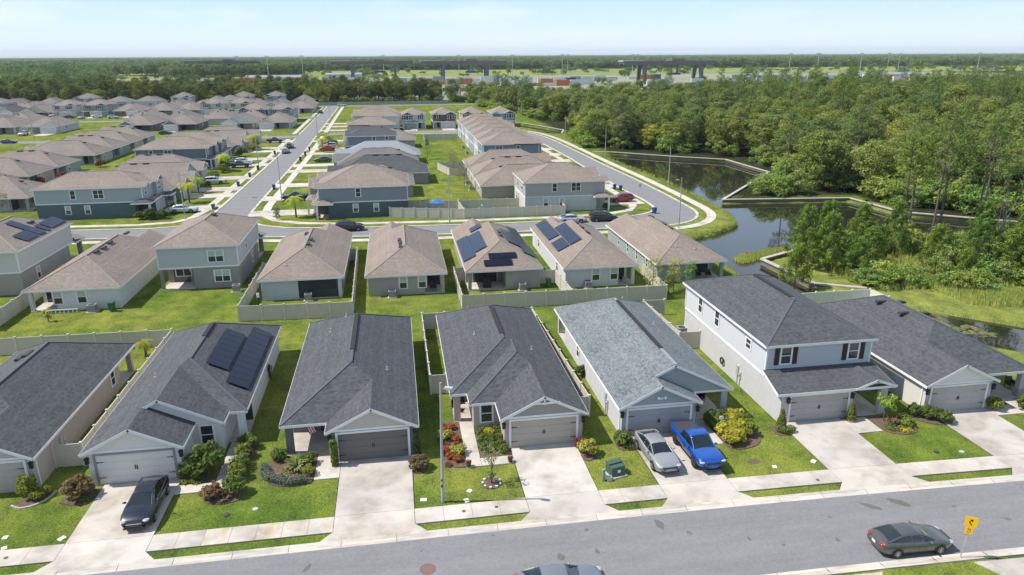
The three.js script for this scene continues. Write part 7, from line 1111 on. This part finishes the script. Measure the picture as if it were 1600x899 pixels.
// ---------------------------------------------------------------- rail yard: gantry cranes, containers, masts, sheds
{
  const steel = std(rgb(.15, .145, .14), { map: T.plain, roughness: .6 }), leg = std(rgb(.10, .098, .10), { map: T.plain, roughness: .6 }), pale = std(rgb(.34, .34, .33), { roughness: .6 });
  function crane(label, x0, x1, z, top, legs) {
    const cx = (x0 + x1) / 2, t = thing('gantry_crane', label, 'gantry crane', [cx, 0, z]), a = x0 - cx, b = x1 - cx, y = top;
    for (const d of [-7, 7]) part('girder', new MB().box(a, y - 3.6, d - 1.2, b, y, d + 1.2), steel, t);
    for (const e of [a, b - 2.5]) part('end_tie', new MB().box(e, y - 2.4, -5.8, e + 2.5, y - .2, 5.8), steel, t);
    part('end_cab', new MB().box(a - 1, y - .6, -8, a + 22, y + .7, 8), pale, t);
    for (const l of legs) for (const d of [-1, 1]) { const m = new MB(), P = (w, yy, zz) => [V(l - w, yy, zz - w), V(l + w, yy, zz - w), V(l + w, yy, zz + w), V(l - w, yy, zz + w)], A = P(1.3, 0, d * 11), B = P(1.9, y - 3.62, d * 7); for (let i = 0; i < 4; i++) m.poly([A[i], A[(i + 1) % 4], B[(i + 1) % 4], B[i]], V((A[i].x + A[(i + 1) % 4].x) / 2 - l, 0, (A[i].z + A[(i + 1) % 4].z) / 2 - d * 11)); part('leg', m, leg, t); }
    for (const l of legs) part('sill_beam', new MB().box(l - 1, .6, -14, l + 1, 2.4, 14), leg, t);
    const tx = lerp(a, b, .58); part('trolley', new MB().box(tx - 6, y + .02, -8, tx + 6, y + 2.2, 8), steel, t); part('spreader', new MB().box(tx - 6, y - 13, -1.5, tx + 6, y - 11, 1.5).box(tx - 3, y - 11, -.3, tx - 2.4, y, .3).box(tx + 2.4, y - 11, -.3, tx + 3, y, .3), M.binBlue, t);
    part('handrail', new MB().box(a, y + .9, -8.2, b, y + 1.05, -8.1).box(a, y + .9, 8.1, b, y + 1.05, 8.2), pale, t);
  }
  crane('grey gantry crane nearest, with long beam over the wood', 222, 316, -700, 21, [-26, 32]); crane('gantry crane left of the centre, third of four', 33, 131, -850, 21, [-24, 26]); crane('gantry crane second of four from the frame left', -69, 26, -900, 21, [-24, 26]); crane('farthest gantry crane, first of four from the frame left', -283, -184, -1100, 21, [-24, 26]);
  const colors = [['white', [.70, .70, .68]], ['orange', [.62, .18, .03]], ['blue', [.03, .08, .24]], ['grey', [.36, .37, .38]], ['rust brown', [.28, .11, .06]], ['pale blue', [.30, .42, .50]]];
  const bodyG = new MB().box(-6.1, 0, -1.22, 6.1, 2.6, 1.22), ribs = new MB(); for (let i = 0; i < 30; i++) ribs.box(-5.9 + i * .4, .15, 1.22, -5.7 + i * .4, 2.45, 1.25); ribs.box(-5.95, .08, 1.219, 6.1, .16, 1.252); const bg = bodyG.geo(), rg = ribs.geo(), fg = new MB().box(-6.12, 0, -1.24, -6, 2.62, -1.1).box(-6.12, 0, 1.1, -6, 2.62, 1.24).box(6, 0, -1.24, 6.12, 2.62, -1.1).box(6, 0, 1.1, 6.12, 2.62, 1.24).box(-6.11, 2.5, -1.235, 6.11, 2.615, -1.15).box(-6.11, 2.5, 1.15, 6.11, 2.615, 1.235).geo();
  const r = mulberry(404);
  const spots = []; for (const z of [-585, -612, -640, -668, -700, -735, -775, -820]) for (let q = -.26; q < .78; q += 13.2 / -z) if (fbm(q * 9, z * .013, 61, 2) > .42) spots.push([q * -z, z + (r() - .5) * 5]);
  for (let i = spots.length - 1; i > 0; i--) { const k = Math.floor(r() * (i + 1)); [spots[i], spots[k]] = [spots[k], spots[i]]; }
  let n = 0;
  for (const [x, z] of spots) {
    const k = r() < .44 ? 0 : Math.floor(r() * 6), h = r() < .45 ? 1 : 0;
    for (let s = 0; s <= h && n < 298; s++, n++) { const t = thing('shipping_container', `${colors[k][0]} shipping container in the rail yard beyond the wood`, 'container', [x, s * 2.64, z], 0, `${colors[k][0]} containers in the rail yard`); part('body', bg, flatMat(colors[k][1]), t); part('corrugation', rg, flatMat(colors[k][1]), t); part('corner_frame', fg, flatMat(colors[k][1].map(v => v * .8)), t); }
  }
  const mastG = new MB().cyl(V(0, 0, 0), V(0, 27, 0), .38, .2, 8).geo(), headG = new MB().box(-2.4, 26.6, -.3, 2.4, 27, .3).box(-2.4, 27, -.4, -1, 27.7, .4).box(-.6, 27, -.4, .6, 27.7, .4).box(1, 27, -.4, 2.4, 27.7, .4).geo();
  [[516, -905], [430, -700], [560, -820], [640, -880], [720, -820], [760, -1020], [300, -900], [200, -860], [150, -920], [90, -1000], [-10, -1000], [-120, -1050], [-150, -950], [-230, -1180], [340, -1000], [250, -1040]].forEach(([x, z]) => { const t = thing('light_mast', 'tall floodlight mast rising above the rail yard', 'light mast', [x, 0, z], 0, 'floodlight masts of the rail yard'); part('pole', mastG, M.galv, t); part('lamp_head', headG, M.galv, t); });
  [[-130, -860, 60, 24, 'wide white shed in the middle of the rail yard'], [-60, -960, 44, 20, 'smaller white shed beside the wide one'], [560, -760, 60, 22, 'pale shed at the right of the rail yard'], [690, -700, 50, 20, 'white shed at the right end of the rail yard'], [410, -770, 40, 18, 'grey shed behind the orange containers']].forEach(([x, z, w, d, l]) => { const t = thing('warehouse', l, 'building', [x, 0, z]); part('wall', new MB().box(-w / 2, 0, -d / 2, w / 2, 5, d / 2), flatMat([.66, .66, .65]), t); const R = newRoof(); roofVol(R, { x0: -w / 2 - .5, x1: w / 2 + .5, z0: -d / 2 - .5, z1: d / 2 + .5, y: 5.2, p: .16, ax: 'x', e0: 'gable', e1: 'gable', cap: false }); finishRoof(R, t, M.roofPale, M.roofPale); for (let i = -1; i <= 1; i++) part('door', new MB().box(i * w / 4 - 2, 0, d / 2 + .02, i * w / 4 + 2, 3.8, d / 2 + .08), M.dark, t); });
  // concrete screen wall along the road at the end of the long street
  const t = thing('screen_wall', 'low grey concrete wall along the road before the dark wood', 'wall', [-20, 0, -437]); for (let i = 0; i < 26; i++) part('wall_panel', gc('swp', () => new MB().box(0, 0, -.1, 3.94, 1.7, .1).geo()), flatMat([.36, .35, .33]), t).position.x = -52 + i * 4; for (let i = 0; i <= 26; i++) part('wall_post', gc('sws', () => new MB().box(-.2, 0, -.2, .2, 1.85, .2).geo()), flatMat([.4, .39, .37]), t).position.x = -52 + i * 4 - .03;
  car('van', [.6, .6, .6], 'white van at the far end of the long street', [-29, .02, -428], Math.PI / 2, {});
}
// haze
scene.fog = new THREE.FogExp2(new THREE.Color(.78, .86, .95), .00006);
renderer.render(scene, camera);
